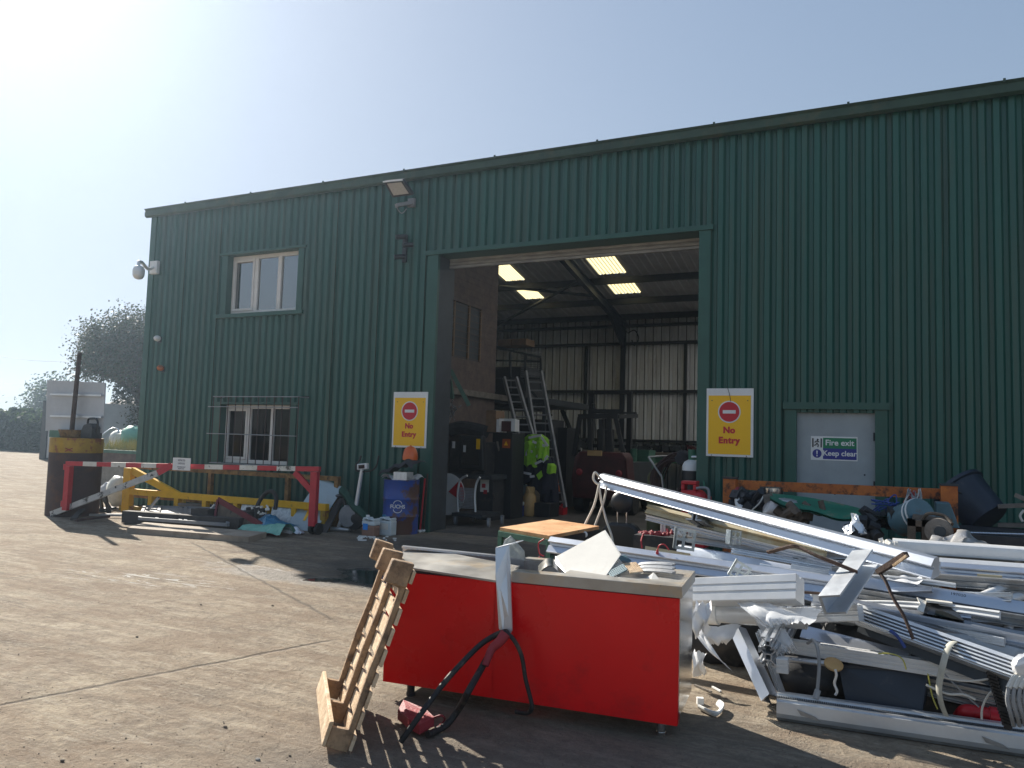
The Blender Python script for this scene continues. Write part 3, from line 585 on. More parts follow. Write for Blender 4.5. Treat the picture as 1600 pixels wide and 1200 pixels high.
# brick office block inside, left of the door
of = thing('office_block', (-11.2, 14.6, 0), 'two storey brown brick office block built inside the left end of the warehouse', 'office')
c = MB()
c.bx(-14.2, -8.3, 13.0, 13.1, 0, 5.85); c.bx(-14.2, -8.3, 16.0, 16.1, 0, 6.4)
wl = [(-8.4, -8.3, 13.1, 13.5, 0, 5.95), (-8.4, -8.3, 13.5, 15.35, 0, 3.35), (-8.4, -8.3, 13.5, 15.35, 4.55, 6.2), (-8.4, -8.3, 15.35, 16.0, 0, 6.3)]
for q in wl: c.bx(*q)
for i in range(42):
    z = .15+i*.14; c.bx(-8.3, -8.294, 13.1, 16.05, z, z+.012)
c.bx(-8.42, -8.34, D+.25, 13.0, 0, 6.3); c.bx(-14.2, -8.34, D+.25, 16.0, 5.45, 5.5); c.bx(-14.2, -8.42, D+.25, 13.0, 2.75, 2.9)  # unseen partition, ceiling and floor added to keep the rooms dark
c.build('brick_wall', 'brick', of)
c = MB(); c.bx(-8.38, -8.34, 13.5, 15.35, 3.35, 4.55); o = c.build('window', 'steel_dark', of)
c = MB()
for y in (13.5, 14.1, 14.75, 15.3): c.bx(-8.34, -8.3, y, y+.06, 3.36, 4.54)
c.build('frame', 'card_brown', o)
c = MB(); c.bx(-8.3, -8.2, 13.2, 16.6, 2.55, 2.68); c.build('floor_beam', 'grey_wood', of)
# ---------------------------------------------------------------- things fixed to the front wall
def PZ(x, y, Y): return W(x, y, Y)
t = thing('dome_camera', PZ(240, 418, D-.1), 'white dome camera on a curved arm at the left corner of the green wall', 'camera')
c = MB(); p0 = PZ(241, 418, D-.12); c.box((p0.x, D-.11, p0.z), (.22, .08, .28)); c.build('bracket', 'white_paint', t, bevel=.01)
p1 = PZ(231, 420, D-.35); p2 = PZ(222, 410.5, D-.6); p3 = PZ(217, 409.5, D-.75); p4 = PZ(216.5, 418, D-.78)
c = MB(); c.tube([(p0.x, D-.14, p0.z), p1, p2, p3, p4], .035, n=8); c.build('arm', 'alu_white', t, smooth=True)
pc = PZ(216.5, 427, D-.78); c = MB(); c.lathe((pc.x, pc.y, pc.z-.13), [(.015, 0), (.075, .02), (.108, .07), (.116, .12), (.112, .13), (.118, .14), (.114, .21), (.085, .27), (.03, .29)], n=20); c.build('dome', 'alu_white', t, smooth=True)
for px, py, lab, m1 in ((247, 529, 'small round white wall light near the left corner, upper of two', 'white_paint'), (252, 575, 'small round copper wall light near the left corner, lower of two', 'rust_orange')):
    q = PZ(px, py, D-.1); t = thing('wall_light', (q.x, D-.04, q.z), lab, 'light', 'small round lights by the left corner')
    c = MB(); c.box((q.x, D-.05, q.z-.02), (.10, .05, .12)); c.build('base', 'steel_dark', t)
    c = MB(); c.lathe((q.x, D-.07, q.z), [(.05, 0), (.062, .04), (.055, .09), (.03, .12), (.0, .125)], n=16, axis=(0, -1, 0), cap=False); c.build('lens', m1, t, smooth=True)
# floodlight
q = PZ(626, 300, D-.45); t = thing('floodlight', (q.x, D-.06, q.z-.15), 'black square floodlight tilted down on an arm below the gutter', 'floodlight')
A, B, Cc, Dd = PZ(599, 284, D-.55), PZ(629, 281, D-.55), PZ(645, 305, D-.35), PZ(613, 309, D-.35)
nn = (B-A).cross(Dd-A).normalized(); nn = nn if nn.y > 0 else -nn
c = MB(); c.prism([A, B, Cc, Dd], nn*.07); c.build('housing', 'black_plastic', t, bevel=.008)
m4 = (A+B+Cc+Dd)/4; c = MB(); c.prism([m4+(p-m4)*.74-nn*.004 for p in (A, B, Cc, Dd)], nn*.006); c.build('lens', 'lamp_glass', t)
c = MB(); c.bar(A-nn*.01, B-nn*.01, .02, .02); c.build('visor', 'white_paint', t)
c = MB(); a = PZ(619, 321, D-.3); b2 = PZ(643, 317, D-.06); c.bar(a, b2, .10, .06); c.box((b2.x, D-.055, b2.z), (.14, .05, .16)); c.tube([a, a+V3((.02, .05, -.08)), a+V3((.07, .1, -.12)), a+V3((.12, .15, -.03))], .01); c.build('bracket', 'machine_grey', t)
q = PZ(627, 383, D-.2); t = thing('camera_bracket', (q.x, D-.06, q.z-.2), 'pair of small black cameras on a vertical bracket under the floodlight', 'camera')
c = MB(); c.bx(q.x-.05, q.x+.03, D-.09, D-.04, q.z-.28, q.z+.22); c.build('back_plate', 'steel_dark', t)
for dx, dz in ((-.02, .16), (.14, 0), (-.03, -.20)):
    c = MB(); c.cyl((q.x+dx-.07, D-.25, q.z+dz-.02), (q.x+dx+.05, D-.12, q.z+dz+.01), .045, n=12); c.build('camera_head', 'black_plastic', t, smooth=True)
t_ = MB()
# ---------------------------------------------------------------- blue drum and what lies round it
def at(x, y, Y): return W(x, y, Y)
pd = V3((-7.44, 11.1, 0)); R = .30; t = thing('oil_drum', pd, 'blue steel oil drum with large rust patches standing left of the door jamb', 'drum')
pr = [(R*.97, .012), (R, .0), (R, .02)]
for z in (.29, .58): pr += [(R, z-.025), (R*1.035, z), (R, z+.025)]
pr += [(R, .87), (R*1.02, .88), (R*1.02, .895), (R*.96, .895), (R*.95, .87), (0.001, .87)]
c = MB(); c.lathe(pd, pr, n=40, cap=False); c.build('body', 'drum_blue', t, smooth=True)
dn = V3((.40, -.916, 0)).normalized(); xd = V3((.916, .40, 0))
c0 = pd+dn*(R+.002)+V3((0, 0, .46))
text('lettering', 'FUCHS', c0+dn*.008, xd, (0, 0, 1), .085, 'white_paint', t, off=.002, depth=.001, xs=.95)
c = MB()
for s_ in (1, -1): c.tube([c0+xd*(.07*math.cos(an))+V3((0, 0, s_*(.045+.055*math.sin(an))))+dn*.006 for an in [math.pi*k/6 for k in range(7)]], .006, n=5)
c.build('emblem', 'white_paint', t)
zt = .90
c = MB(); rnd = random.Random(3)
c.sheet(lambda u, v: pd+V3(((u-.5)*.52, (v-.5)*.5, zt+.03+.05*math.sin(u*9)*math.cos(v*7)+.03*rnd.random())), 12, 8, .03); one('plastic_sheeting', c, 'poly_wrap', 'crumpled clear and white plastic stuffed into the top of the blue drum', 'plastic')
c = MB(); c.bx(pd.x+.0, pd.x+.26, pd.y-.26, pd.y-.06, zt+.0, zt+.13)
for k in range(3): c.bx(pd.x+.03+k*.08, pd.x+.07+k*.08, pd.y-.267, pd.y-.26, zt+.02, zt+.11)
one('tin_box', c, 'alu_satin', 'small slotted silver metal box on the rim of the blue drum', 'box')
c = MB(); rnd = random.Random(5)
c.sheet(lambda u, v: V3((pd.x-.30+.66*u, pd.y-.28+.5*v, zt+.10+.30*(u**.8)*(1-.25*abs(v-.5))*(1.0 if u < .8 else (1-(u-.8)*1.6))+.018*math.sin(u*17+v*5)+rnd.uniform(-.008, .008)-(.06 if v == 0 else 0))), 18, 10, .012)
one('work_cloth', c, 'cloth_dark', 'dark grey work cloth draped over the rubbish in the blue drum', 'cloth', smooth=True)
bq = V3((pd.x+.16, pd.y-.02, zt+.33)); c = MB(); t = thing('orange_beacon', bq, 'orange plastic warning beacon sitting on the dark cloth on the blue drum', 'beacon')
c.lathe(bq, [(.125, 0), (.13, .05), (.12, .12), (.10, .18), (.06, .22), (.015, .235), (.012, .25)], n=24); c.build('lens', 'orange_plastic', t, smooth=True)
a = at(655, 760, 11.3); b2 = G(656, 832); c = MB(); c.cyl((b2.x, b2.y, .02), (pd.x+.33, 11.3, .92), .016, n=8); one('red_pole', c, 'wire_red', 'thin red and white pole leaning on the wall between drum and door jamb', 'pole')
c = MB(); c.cyl((b2.x+.04, b2.y+.06, .02), (pd.x+.34, 11.36, 1.0), .014, n=8); one('grey_rod', c, 'rust', 'rusty thin rod leaning behind the red pole', 'rod')
c = MB(); rnd = random.Random(8)
for k in range(14): c.ball((b2.x-.05+rnd.uniform(-.1, .1), b2.y-.02+rnd.uniform(-.08, .08), .025), rnd.uniform(.012, .03), 6, 4, jit=.3, rnd=rnd)
tag(c.build('rubble_bits', 'foam'), 'scatter of white bits at the foot of the red pole', 'rubble')
def jerry(px, py, m_, lab, liquid):
    p = G(px, py); t = thing('jerrycan', p, lab, 'jerrycan', 'plastic jerrycans in front of the drum')
    w_, d_, h = .25, .17, .30; X = V3((.9, .43, 0)); Y_ = V3((-.43, .9, 0)); X, Y_ = V3((1, 0, 0)), V3((0, 1, 0))
    if liquid: c = MB(); c.bx(p.x-w_/2, p.x+w_/2, p.y, p.y+d_, 0.0, .17); c.build('filled_part', 'brown_liquid', t, bevel=.02)
    c = MB(); z0 = .172 if liquid else 0; c.bx(p.x-w_/2, p.x+w_/2, p.y, p.y+d_, z0, h*.8); c.prism([(p.x-w_/2, p.y, h*.8), (p.x-w_/2+.02, p.y, h*.98), (p.x-.02, p.y, h), (p.x+.0, p.y, h*.86), (p.x+w_/2-.01, p.y, h*.97), (p.x+w_/2, p.y, h*.8)], (0, d_, 0)); c.build('body', m_, t, bevel=.015)
    c = MB(); c.cyl((p.x-.07, p.y+d_/2, h), (p.x-.07, p.y+d_/2, h+.03), .03); c.build('cap', 'white_paint' if liquid else 'light_blue', t)
    c = MB(); c.bx(p.x-w_*.38, p.x+(0 if liquid else w_*.3), p.y-.003, p.y-.001, .10, .20); c.build('paper_label', 'label_blue' if liquid else 'white_panel', t)
jerry(574, 838, 'milky_plastic', 'white jerrycan half full of brown liquid with a bright blue label', True)
jerry(600, 837, 'milky_plastic', 'empty cloudy white jerrycan beside the one with a blue label', False)
# exercise bike
p = V3((-8.15, 10.62, 0)); t = thing('exercise_bike', p, 'grey exercise bike with curved handlebars standing against the green wall', 'exercise bike')
Y0 = 10.6
def B(x, y): return W(x, y, Y0)
c = MB(); c.cyl(G(510, 829)+V3((0, 0, .035)), G(546, 831)+V3((0, 0, .035)), .035, n=10); fl_ = G(528, 830)+V3((0, 0, .04)); c.cyl(fl_, B(541, 790), .032); c.cyl(B(541, 790), B(552, 808)-V3((0, 0, .08)), .03); c.build('base_frame', 'alu_satin', t, smooth=True)
c = MB(); q = B(545, 806); q = V3((q.x, q.y, .26)); c.lathe(q+V3((0, .07, 0)), [(.02, -.02), (.17, -.01), (.19, .03), (.19, .09), (.17, .12), (.02, .13)], n=24, axis=(0, -1, 0)); c.build('flywheel_cover', 'machine_grey', t, smooth=True)
c = MB(); q = V3((q.x+.13, q.y+.02, .24)); c.lathe(q, [(.02, -.02), (.19, 0), (.19, .05), (.02, .08)], n=24, axis=(0, -1, 0)); c.build('rear_cover', 'black_plastic', t, smooth=True)
c = MB(); c.cyl(B(556, 792), B(566, 732), .035, .03, n=12); c.build('stem', 'alu_satin', t, smooth=True)
c = MB(); c.box(B(567, 729), (.20, .07, .10), ry=-.12); o = c.build('console', 'alu_white', t, bevel=.012)
c = MB(); c.box(B(567, 729)+V3((0, -.038, 0)), (.12, .01, .06), ry=-.12); c.build('screen', 'screen', o)
c = MB(); c.tube([B(564, 712), B(562, 719), B(556, 727), B(557, 735), B(567, 737), B(581, 735), B(588, 728), B(591, 716), B(592, 712)], .014, n=8); c.build('handlebar', 'rubber', t, smooth=True)
c = MB(); c.ball(B(536, 775), .1, 12, 8, sc=(1.5, .9, .38)); c.cyl(B(537, 780), B(541, 798), .03); c.build('saddle', 'black_plastic', t, smooth=True)
c = MB(); rnd = random.Random(2)
c.sheet(lambda u, v: B(534+40*u, 768+46*u)+V3((0, .02-.10*math.sin(v*math.pi)-.012*rnd.random(), (.5-v)*(.17-.05*u)+.02*math.sin(u*9))), 12, 10, .02)
one('green_coat', c, 'cloth_green', 'dark green coat thrown over the exercise bike', 'coat', smooth=True)
c = MB(); rnd = random.Random(12)
for k in range(26):
    q = G(rnd.uniform(560, 618), rnd.uniform(836, 846)); c.box((q.x, q.y, .012), (rnd.uniform(.02, .12), .02, .02), rz=rnd.uniform(0, 3))
tag(c.build('scrap_bits', 'foam'), 'litter of small pale scrap on the ground before the jerrycans', 'scrap', kind='stuff')
# ---------------------------------------------------------------- glass sheet, barrier, frames along the left of the wall
a = at(495, 742, 11.2); q = [at(500, 746, 11.15), at(537, 762, 11.15), G(512, 828)+V3((0, -.3, 0)), G(474, 806)]
q = [at(500, 746, 10.9), at(537, 762, 10.9), V3((-8.55, 10.25, .01)), V3((-9.15, 10.2, .01))]
t = thing('glass_sheet', (q[2]+q[3])/2, 'large cloudy glass sheet with a yellow letter T leaning behind the red barrier post', 'glass sheet')
c = MB(); c.prism(q, (0, .012, 0)); c.build('pane', 'milky_glass', t)
cc = q[3].lerp(q[2], .42)+(q[0]-q[3])*.28; xd = (q[2]-q[3]).normalized(); zd = (q[0]-q[3]); zd = (zd-xd*zd.dot(xd)).normalized()
text('lettering', 'T', cc-V3((0, .012, 0)), xd, zd, .34, 'sign_yellow', t, off=.01)
c = MB(); c.prism([q[1]+V3((.01, .03, -.02)), q[1]+V3((.06, .05, -.05)), V3((-8.35, 10.3, 0)), V3((-8.55, 10.28, 0))], (0, .03, 0)); one('dark_board', c, 'dark_wood', 'narrow dark board leaning behind the right edge of the cloudy glass', 'board')
# red and white height barrier: lies along Y ~ 9.9
BYf = lambda px: 9.02+(px-105)/393*.95
def BW(px, y, d=0.): return W(px, y, BYf(px)+d)
L0, L1 = BW(105, 724), BW(498, 733); dB = V3((L1.x-L0.x, L1.y-L0.y, 0)).normalized()
def BZ(px): q = (px-105)/393; return L0.z+(L1.z-L0.z)*q
def BP(px, dz=0., d=0.): p = BW(px, 728, d); return V3((p.x, p.y, BZ(px)+dz))
t = thing('height_barrier', V3((-11.5, 9.6, 0)), 'red and white striped steel barrier gate standing in front of the scrap frames', 'barrier')
stops = [105, 132, 153.5, 176, 199, 223, 246.5, 296, 322, 350.5, 376.5, 404, 434.5, 463.5, 500]
cols = ['r', 'w', 'r', 'w', 'r', 'w', 'r', 'r', 'w', 'r', 'w', 'r', 'w', 'r']
for i, k in enumerate(cols):
    if i == 7: continue
    c = MB(); c.bar(BP(stops[i]), BP(stops[i+1] if i != 6 else stops[8]), .08, .078); c.build('red_band' if k == 'r' else 'white_band', 'red_paint' if k == 'r' else 'barrier_white', t)
def post_(c, px, w_, z0, z1): p = BP(px); s2 = V3((-dB.y, dB.x, 0)); c.frame(V3((p.x, p.y, z0))-dB*w_/2-s2*.05, dB*w_, s2*.1, V3((0, 0, z1-z0)))
c = MB(); post_(c, 493, .115, .14, BZ(493)-.047); c.build('post', 'red_paint', t)
c = MB(); post_(c, 108.5, .10, .14, BZ(108)-.047); q = BP(103)
for z in (.2, .85): c.cyl((q.x-.02, q.y, z), (q.x-.02, q.y, z+.1), .03); c.bar((q.x-.03, q.y, z+.05), (q.x+.06, q.y, z+.05), .03, .03)
c.build('post', 'red_paint', t)
c = MB(); c.bar(BW(461, 738), BW(492, 772), .05, .09); c.build('corner_brace', 'red_paint', t)
pa, pb, pc_ = BW(268, 727, -.06), BW(247, 739, -.12), G(80, 807)+V3((0, 0, .04))
c = MB(); c.bar(pa, pb, .05, .10); c.build('stay', 'red_paint', t); c = MB(); c.bar(pb, pc_, .05, .10); c.build('stay', 'barrier_worn', t)
q = BP(493)
for s_ in (0, 1):
    c = MB(); c.lathe((q.x-.05+.12*s_, q.y+.06, .096), [(.02, -.03), (.09, -.025), (.095, 0), (.09, .03), (.02, .035)], n=18, axis=(1, 0, 0)); c.build('wheel', 'rubber', t, smooth=True)
a, b2 = BW(271, 715, -.07), BW(297, 735.5, -.07); s2 = V3((dB.y, -dB.x, 0)); wd = (V3((b2.x, b2.y, 0))-V3((a.x, a.y, 0))).length; hh = a.z-b2.z
c = MB(); c.frame(V3((a.x, a.y, b2.z)), dB*wd, s2*.008, V3((0, 0, hh))); o = c.build('notice', 'white_paint', t)
for s_, f_, z in (('RESTRICTED', .20, .2), ('UNDEGUAL', .20, .45), ('AUTHORISED ENTRY', .12, .74), ('PERSONS ONLY', .12, .88)):
    text('lettering', s_, V3((a.x, a.y, a.z-hh*z))+dB*wd/2+s2*.010, dB, (0, 0, 1), hh*f_, 'grey_ink', o, off=.0008, depth=.0005, xs=.62 if f_ > .15 else .7)
# rusty brown window-like frame leaning on the wall
YF = 10.9
t = thing('rusty_rack', V3((-10.5, YF, 0)), 'long rusty brown steel frame with uprights, behind the red and white barrier', 'frame')
def fx(px, y=YF): return W(px, 760, y).x
zt_, zm, = W(400, 737, YF).z, W(400, 783, YF).z
x0, x1 = fx(205), fx(530); c = MB(); c.bx(x0, x1, YF-.04, YF+.04, zt_-.08, zt_); c.build('top_rail', 'rust_frame', t)
c = MB(); c.bx(x0, x1, YF-.04, YF+.04, zm-.12, zm); c.build('lower_rail', 'rust_frame', t)
for px in (207, 329, 450, 527):
    c = MB(); x = fx(px); c.bx(x-.04, x+.04, YF-.042, YF+.038, (zm if px < 500 else .0), zt_-.08); 
    if px < 500: c.bx(x-.035, x+.035, YF-.03, YF+.03, 0, zm-.12)
    c.build('upright', 'rust_frame', t)
# yellow frame
YY = 10.45
t = thing('yellow_trestle', V3((-11.2, YY, 0)), 'bright yellow steel frame with short legs and diagonal brace behind the barrier', 'frame')
zt_ = W(300, 771, YY).z; fy = lambda px: W(px, 780, YY).x
c = MB(); c.bx(fy(197), fy(512), YY-.05, YY+.05, zt_-.11, zt_); c.build('top_rail', 'yellow_paint', t)
c = MB(); c.bx(fy(190), fy(515), YY-.045, YY+.045, .02, .12); c.build('foot_rail', 'yellow_worn', t)
a = W(200, 731, YY); c = MB(); c.bx(fy(194), fy(205), YY-.055, YY+.055, 0, a.z); c.build('corner_post', 'yellow_paint', t)
c = MB(); c.bar(W(207, 735, YY), W(282, 776, YY), .07, .13); c.build('brace', 'yellow_paint', t)
for px in (237, 278, 322, 371, 415, 462, 508):
    c = MB(); x = fy(px); c.bx(x-.05, x+.05, YY-.048, YY+.048, .12, zt_-.112); c.bx(x-.12, x-.08, YY+.2, YY+.26, .0, zt_-.12) if px > 250 else None; c.build('leg', 'yellow_paint' if px < 500 else 'yellow_worn', t)
t_ = None
# timber boards and skids on the ground
def slab(name, pts, h, m_, lab, cat, z=0., grp=None):
    c = MB(); c.prism([V3((p.x, p.y, z)) for p in pts], (0, 0, h)); return tag(c.build(name, m_), lab, cat, grp)
P_ = lambda x, y, z=0.: G(x, y, z)
slab('plywood_board', [G(198, 833), G(388, 848), G(416, 840), G(225, 824)], .085, 'sheet_wood', 'long flat plywood board lying nearest the camera on the yard', 'board')
c = MB(); a, b2 = G(183, 818), G(366, 832); c.bar(a+V3((0, .15, .11)), b2+V3((0, .15, .11)), .16, .20); one('timber_bearer', c, 'dark_wood', 'long dark square timber bearer behind the plywood board', 'timber', 'dark timbers piled by the barrier')
for px, py, lab in ((290, 812, 'short dark timber block on the bearer, leftmost of the three blocks'), (352, 816, 'short dark timber block on the right end of the bearer'), (378, 809, 'short grey timber block right behind the bearer end')):
    q = G(px, py+14, .0); c = MB(); c.box((q.x, q.y+.35, .22), (.34, .2, .17), rz=.2); one('timber_block', c, 'dark_wood', lab, 'timber', 'dark timbers piled by the barrier')
c = MB(); a, b2 = G(256, 812), G(375, 814); c.bar(a+V3((0, .3, .26)), b2+V3((0, .3, .22)), .05, .05); one('pale_batten', c, 'grey_wood', 'thin grey batten across the timber blocks', 'batten')
# metal window frames / panels lying tilted
t = thing('glazed_door', G(300, 806), 'grey framed metal panel with dusty glass lying tilted under the yellow frame', 'panel')
A, B, C2, D2 = G(218, 812, .10), G(356, 822, .10), W(350, 797, 10.3), W(226, 793, 10.3)
c = MB(); c.prism([A, B, C2, D2], (0, 0, .02)); c.build('glass', 'machine_grey', t)
c = MB()
for a, b2 in ((A, B), (B, C2), (C2, D2), (D2, A), (A.lerp(B, .47), D2.lerp(C2, .47)), (A.lerp(B, .53), D2.lerp(C2, .53)), (A.lerp(B, .2), D2.lerp(C2, .2))): c.bar(a+V3((0, 0, .02)), b2+V3((0, 0, .02)), .05, .05)
c.build('frame', 'machine_grey', t)
for i, (p, q, r_, m_, lab) in enumerate((((222, 808), (248, 777), .03, 'alu_dull', 'bent grey metal strut rising from the tilted panel'), ((318, 808), (336, 788), .025, 'alu_satin', 'pale metal strut beside the maroon triangle'), ((405, 816), (455, 826), .04, 'alu_satin', 'pair of silver rails under the blue sacks'))):
    Y_ = 9.9 if i < 2 else 9.6
    c = MB(); c.bar(W(*p, Y_), W(*q, Y_), r_*1.5, r_); 
    if i == 2: c.bar(W(p[0], p[1]+6, Y_-.1), W(q[0], q[1]+6, Y_-.1), r_*1.3, r_)
    one('metal_strut', c, m_, lab, 'strut')
for i, (px, lab) in enumerate(((390, 'square grey galvanised plate with pale smear, left one under the yellow frame'), (438, 'square grey galvanised plate with pale smear, right one under the yellow frame'))):
    c = MB(); a, b2 = W(px-18, 795, 10.35), W(px+18, 818, 10.3); c.frame((a.x, 10.35, .02), (b2.x-a.x, 0, 0), (0, .02, 0), (0, .12, .42)); one('steel_plate', c, 'galvanised', lab, 'plate')
# maroon triangular guard
t = thing('triangular_guard', G(370, 826), 'maroon framed triangular mesh guard lying on its edge among the timber', 'guard')
T1, T2, T3 = W(341, 781, 9.75), G(345, 822), G(452, 836); T2 = V3((T1.x+.05, 9.65, .05)); T3 = V3((G(452, 836).x, 9.45, .03))
cen = (T1+T2+T3)/3; c = MB(); c.prism([cen+(p-cen)*.93 for p in (T1, T2, T3)], (0, .01, 0)); c.build('mesh_panel', 'machine_brown', t)
c = MB()
for a, b2 in ((T1, T2), (T2, T3), (T3, T1)): c.bar(a, b2, .03, .09)
c.build('frame', 'maroon', t)
# blue sacks, tyre, scrap near barrier foot
c = MB(); rnd = random.Random(4); q0 = G(468, 824)
c.sheet(lambda u, v: V3((q0.x-.2+u*.72, 9.95-.4*v+.1*math.sin(u*7), .10+.15*math.sin(math.pi*min(1, u*1.1))*math.sin(math.pi*v)**.5+.05*rnd.random())), 14, 9, .02); one('blue_sack', c, 'light_blue', 'torn bright blue plastic sack with white scraps at the barrier foot', 'sack')
c = MB(); c.sheet(lambda u, v: V3((q0.x-.15+u*.9, 9.65-.35*v, .04+.14*math.sin(math.pi*v)*(.4+u*.6)+.03*rnd.random())), 12, 6, .02); one('green_tray', c, 'bag_green', 'green plastic tray edge sticking out under the blue sack', 'tray')
c = MB(); c.tube([V3((q0.x-.12+.2*math.cos(a), 9.9+.1*math.sin(a), .36+.28*math.sin(a))) for a in [k*math.pi/5 for k in range(8)]], .035, n=8); one('rubber_hose', c, 'rubber', 'black ribbed hose loop standing behind the blue sack', 'hose', smooth=True)
c = MB(); rnd = random.Random(9)
for k in range(10): c.box((q0.x-.2+rnd.uniform(0, .35), 9.75+rnd.uniform(-.1, .1), .36+rnd.uniform(-.1, .12)), (rnd.uniform(.03, .09), .02, rnd.uniform(.03, .09)), rz=rnd.uniform(0, 3), rx=rnd.uniform(0, 3))
one('paper_scraps', c, 'white_panel', 'white and red torn paper scraps on top of the blue sack', 'paper')
c = MB(); q = G(457, 835); c.sheet(lambda u, v: V3((q.x-.12+.26*u, q.y+.15*v, .01+.1*math.sin(math.pi*u)*math.sin(math.pi*v)+.03*rnd.random())), 5, 5, .01); one('foil_scrap', c, 'alu_satin', 'crumpled foil scrap on the ground below the blue sack', 'scrap')
c = MB(); q = G(512, 822); c.lathe((q.x-.05, q.y, .1), [(.04, -.05), (.1, -.04), (.1, .04), (.04, .05)], n=16, axis=(.5, -1, 0)); c.box((q.x+.1, q.y+.1, .14), (.3, .2, .2), rz=.4); one('castor_bundle', c, 'dusty_black', 'black castors and plastic pieces at the foot of the cloudy glass', 'castors')
# left heap under the white stay
lab = [('black folding stand', 'stand')]
c = MB()
for a, b2 in (((150, 800), (156, 770)), ((160, 800), (156, 770)), ((170, 802), (164, 772)), ((156, 770), (172, 795)), ((145, 800), (172, 799))): c.bar(W(*a, 10.15), W(*b2, 10.15), .05, .05)
one('folding_stand', c, 'steel_dark', 'black metal folding stand crumpled under the white stay of the barrier', 'stand')
for i, (a, b2, w2, m_, l_) in enumerate((((114, 815), (140, 800), .09, 'dark_wood', 'short dark plank propped at the foot of the white stay'), ((118, 817), (170, 812), .06, 'rust_dark', 'dark flat strip lying on the ground behind the stay'), ((140, 808), (195, 810), .05, 'alu_dull', 'long grey pole lying between stay and skid'), ((103, 803), (120, 806), .08, 'grey_wood', 'pale broken timber end beside the post'), ((152, 800), (178, 798), .14, 'steel_dark', 'black flat tray lying under the yellow corner'))):
    c = MB(); A = G(*a)+V3((0, 0, .04)); B2 = G(*b2)+V3((0, 0, .06 if i else .2)); c.bar(A, B2, w2, .04); one('scrap_piece', c, m_, l_, 'scrap')
c = MB(); rnd = random.Random(6); q = W(182, 785, 10.8); c.ball((q.x, 10.8, .34), .26, 10, 8, sc=(1, .7, 1.2), jit=.1, rnd=rnd); one('white_sack', c, 'bag_white', 'dirty white rubble sack beside the yellow corner post', 'sack', smooth=True)
c = MB(); c.ball((q.x-.4, 10.9, .3), .2, 10, 8, sc=(1, .7, 1), jit=.12, rnd=rnd); one('blue_sack', c, 'container_grey', 'pale blue crumpled sack left of the white sack', 'sack', smooth=True)
c = MB(); a, b2 = W(147, 730, 12.2), W(206, 763, 12.2); c.bx(a.x, b2.x, 12.2, 12.8, max(0, b2.z), a.z+.1); one('concrete_block', c, 'concrete', 'pale weathered concrete block behind the left end of the barrier', 'block', bevel=.02)
c = MB(); c.bx(a.x-.1, b2.x+1.2, 11.9, 12.3, 0, b2.z-.05); one('timber_sleeper', c, 'dark_wood', 'dark timber sleeper lying under the concrete block', 'sleeper')
# ---------------------------------------------------------------- big steel pillar with yellow top
PXa, PXb = G(74, 803), G(147, 799)
Z_ = V3((0, 0, 1)); near = G(112, 808); PC = near+V3((near.x, near.y, 0)).normalized()*.47; PC.z = 0; R_ = .44
t = thing('steel_bollard', PC, 'large brown rusty round steel bollard with yellow painted top at the far left', 'bollard')
h = W(112, 684, PC.y).z; hy = W(112, 708, PC.y-.3).z; YP = PC.y-.3
c = MB(); c.lathe(PC, [(R_, 0), (R_, hy*.5), (R_*1.005, hy)], n=40); c.build('steel_body', 'rust_dark', t, smooth=True)
c = MB(); c.lathe(PC, [(R_*1.012, hy+.002), (R_*1.012, h)], n=40); o = c.build('yellow_top', 'yellow_worn', t, smooth=True)
c = MB(); vd = -V3((near.x, near.y, 0)).normalized(); vx = V3((-vd.y, vd.x, 0)); q = PC+vd*(R_*1.02)-vx*.12+V3((0, 0, hy+.06))
for s_ in (1, -1): c.bar(q-vx*.06-Z_*s_*.03, q+vx*.06+Z_*s_*.03, .006, .015)
c.build('red_mark', 'red_faded', o)
q = W(113, 683, YP+.3); zt = h
t = thing('rusty_bucket', V3((q.x, YP+.3, zt)), 'shallow rusty pan standing on the yellow top of the bollard', 'pan')
c = MB(); c.lathe((q.x, YP+.3, zt), [(.17, 0), (.2, .02), (.24, .15), (.22, .15), (.18, .04), (.0, .04)], n=20, cap=False); c.build('pan', 'rust_frame', t)
p0 = V3((q.x-.03, YP+.3, zt+.04)); p1 = W(124.5, 551, YP+.3)
t = thing('rusty_pole', p0, 'tall thin rusty pole rising from the pan on the bollard', 'pole'); c = MB(); c.cyl(p0, p1, .045, .04, n=10); c.build('pole', 'rust', t, smooth=True)
t = thing('sign_back', W(118, 640, YP+.42), 'large plain pale board seen from the back, clamped to the rusty pole', 'sign')
yb = YP+.42; A, B2, C2, D2 = W(73.5, 594, yb), W(164.5, 598, yb), W(160.5, 677, yb), W(71, 673, yb)
c = MB(); c.prism([A, B2, C2, D2], (0, .02, 0)); c.build('board', 'container_grey', t)
for y_ in (616, 650):
    c = MB(); c.bar(W(79, y_, yb-.03), W(159, y_+2, yb-.03), .03, .035); c.bx(W(117, y_, yb).x-.02, W(121, y_, yb).x+.04, yb-.05, yb-.03, W(118, y_+3, yb).z, W(118, y_-2, yb).z); c.build('rail', 'alu_satin', t)
t = thing('jump_starter', W(135, 683, YP+.25), 'black box machine with a carry handle on the bollard', 'machine'); q = W(135, 683, YP+.25); q.z = zt
c = MB(); c.prism([q+V3((-.17, 0, 0)), q+V3((.13, 0, 0)), q+V3((.14, 0, .2)), q+V3((.05, 0, .28)), q+V3((-.1, 0, .25)), q+V3((-.17, 0, .15))], (0, .22, 0)); c.build('body', 'dusty_black', t, bevel=.01)
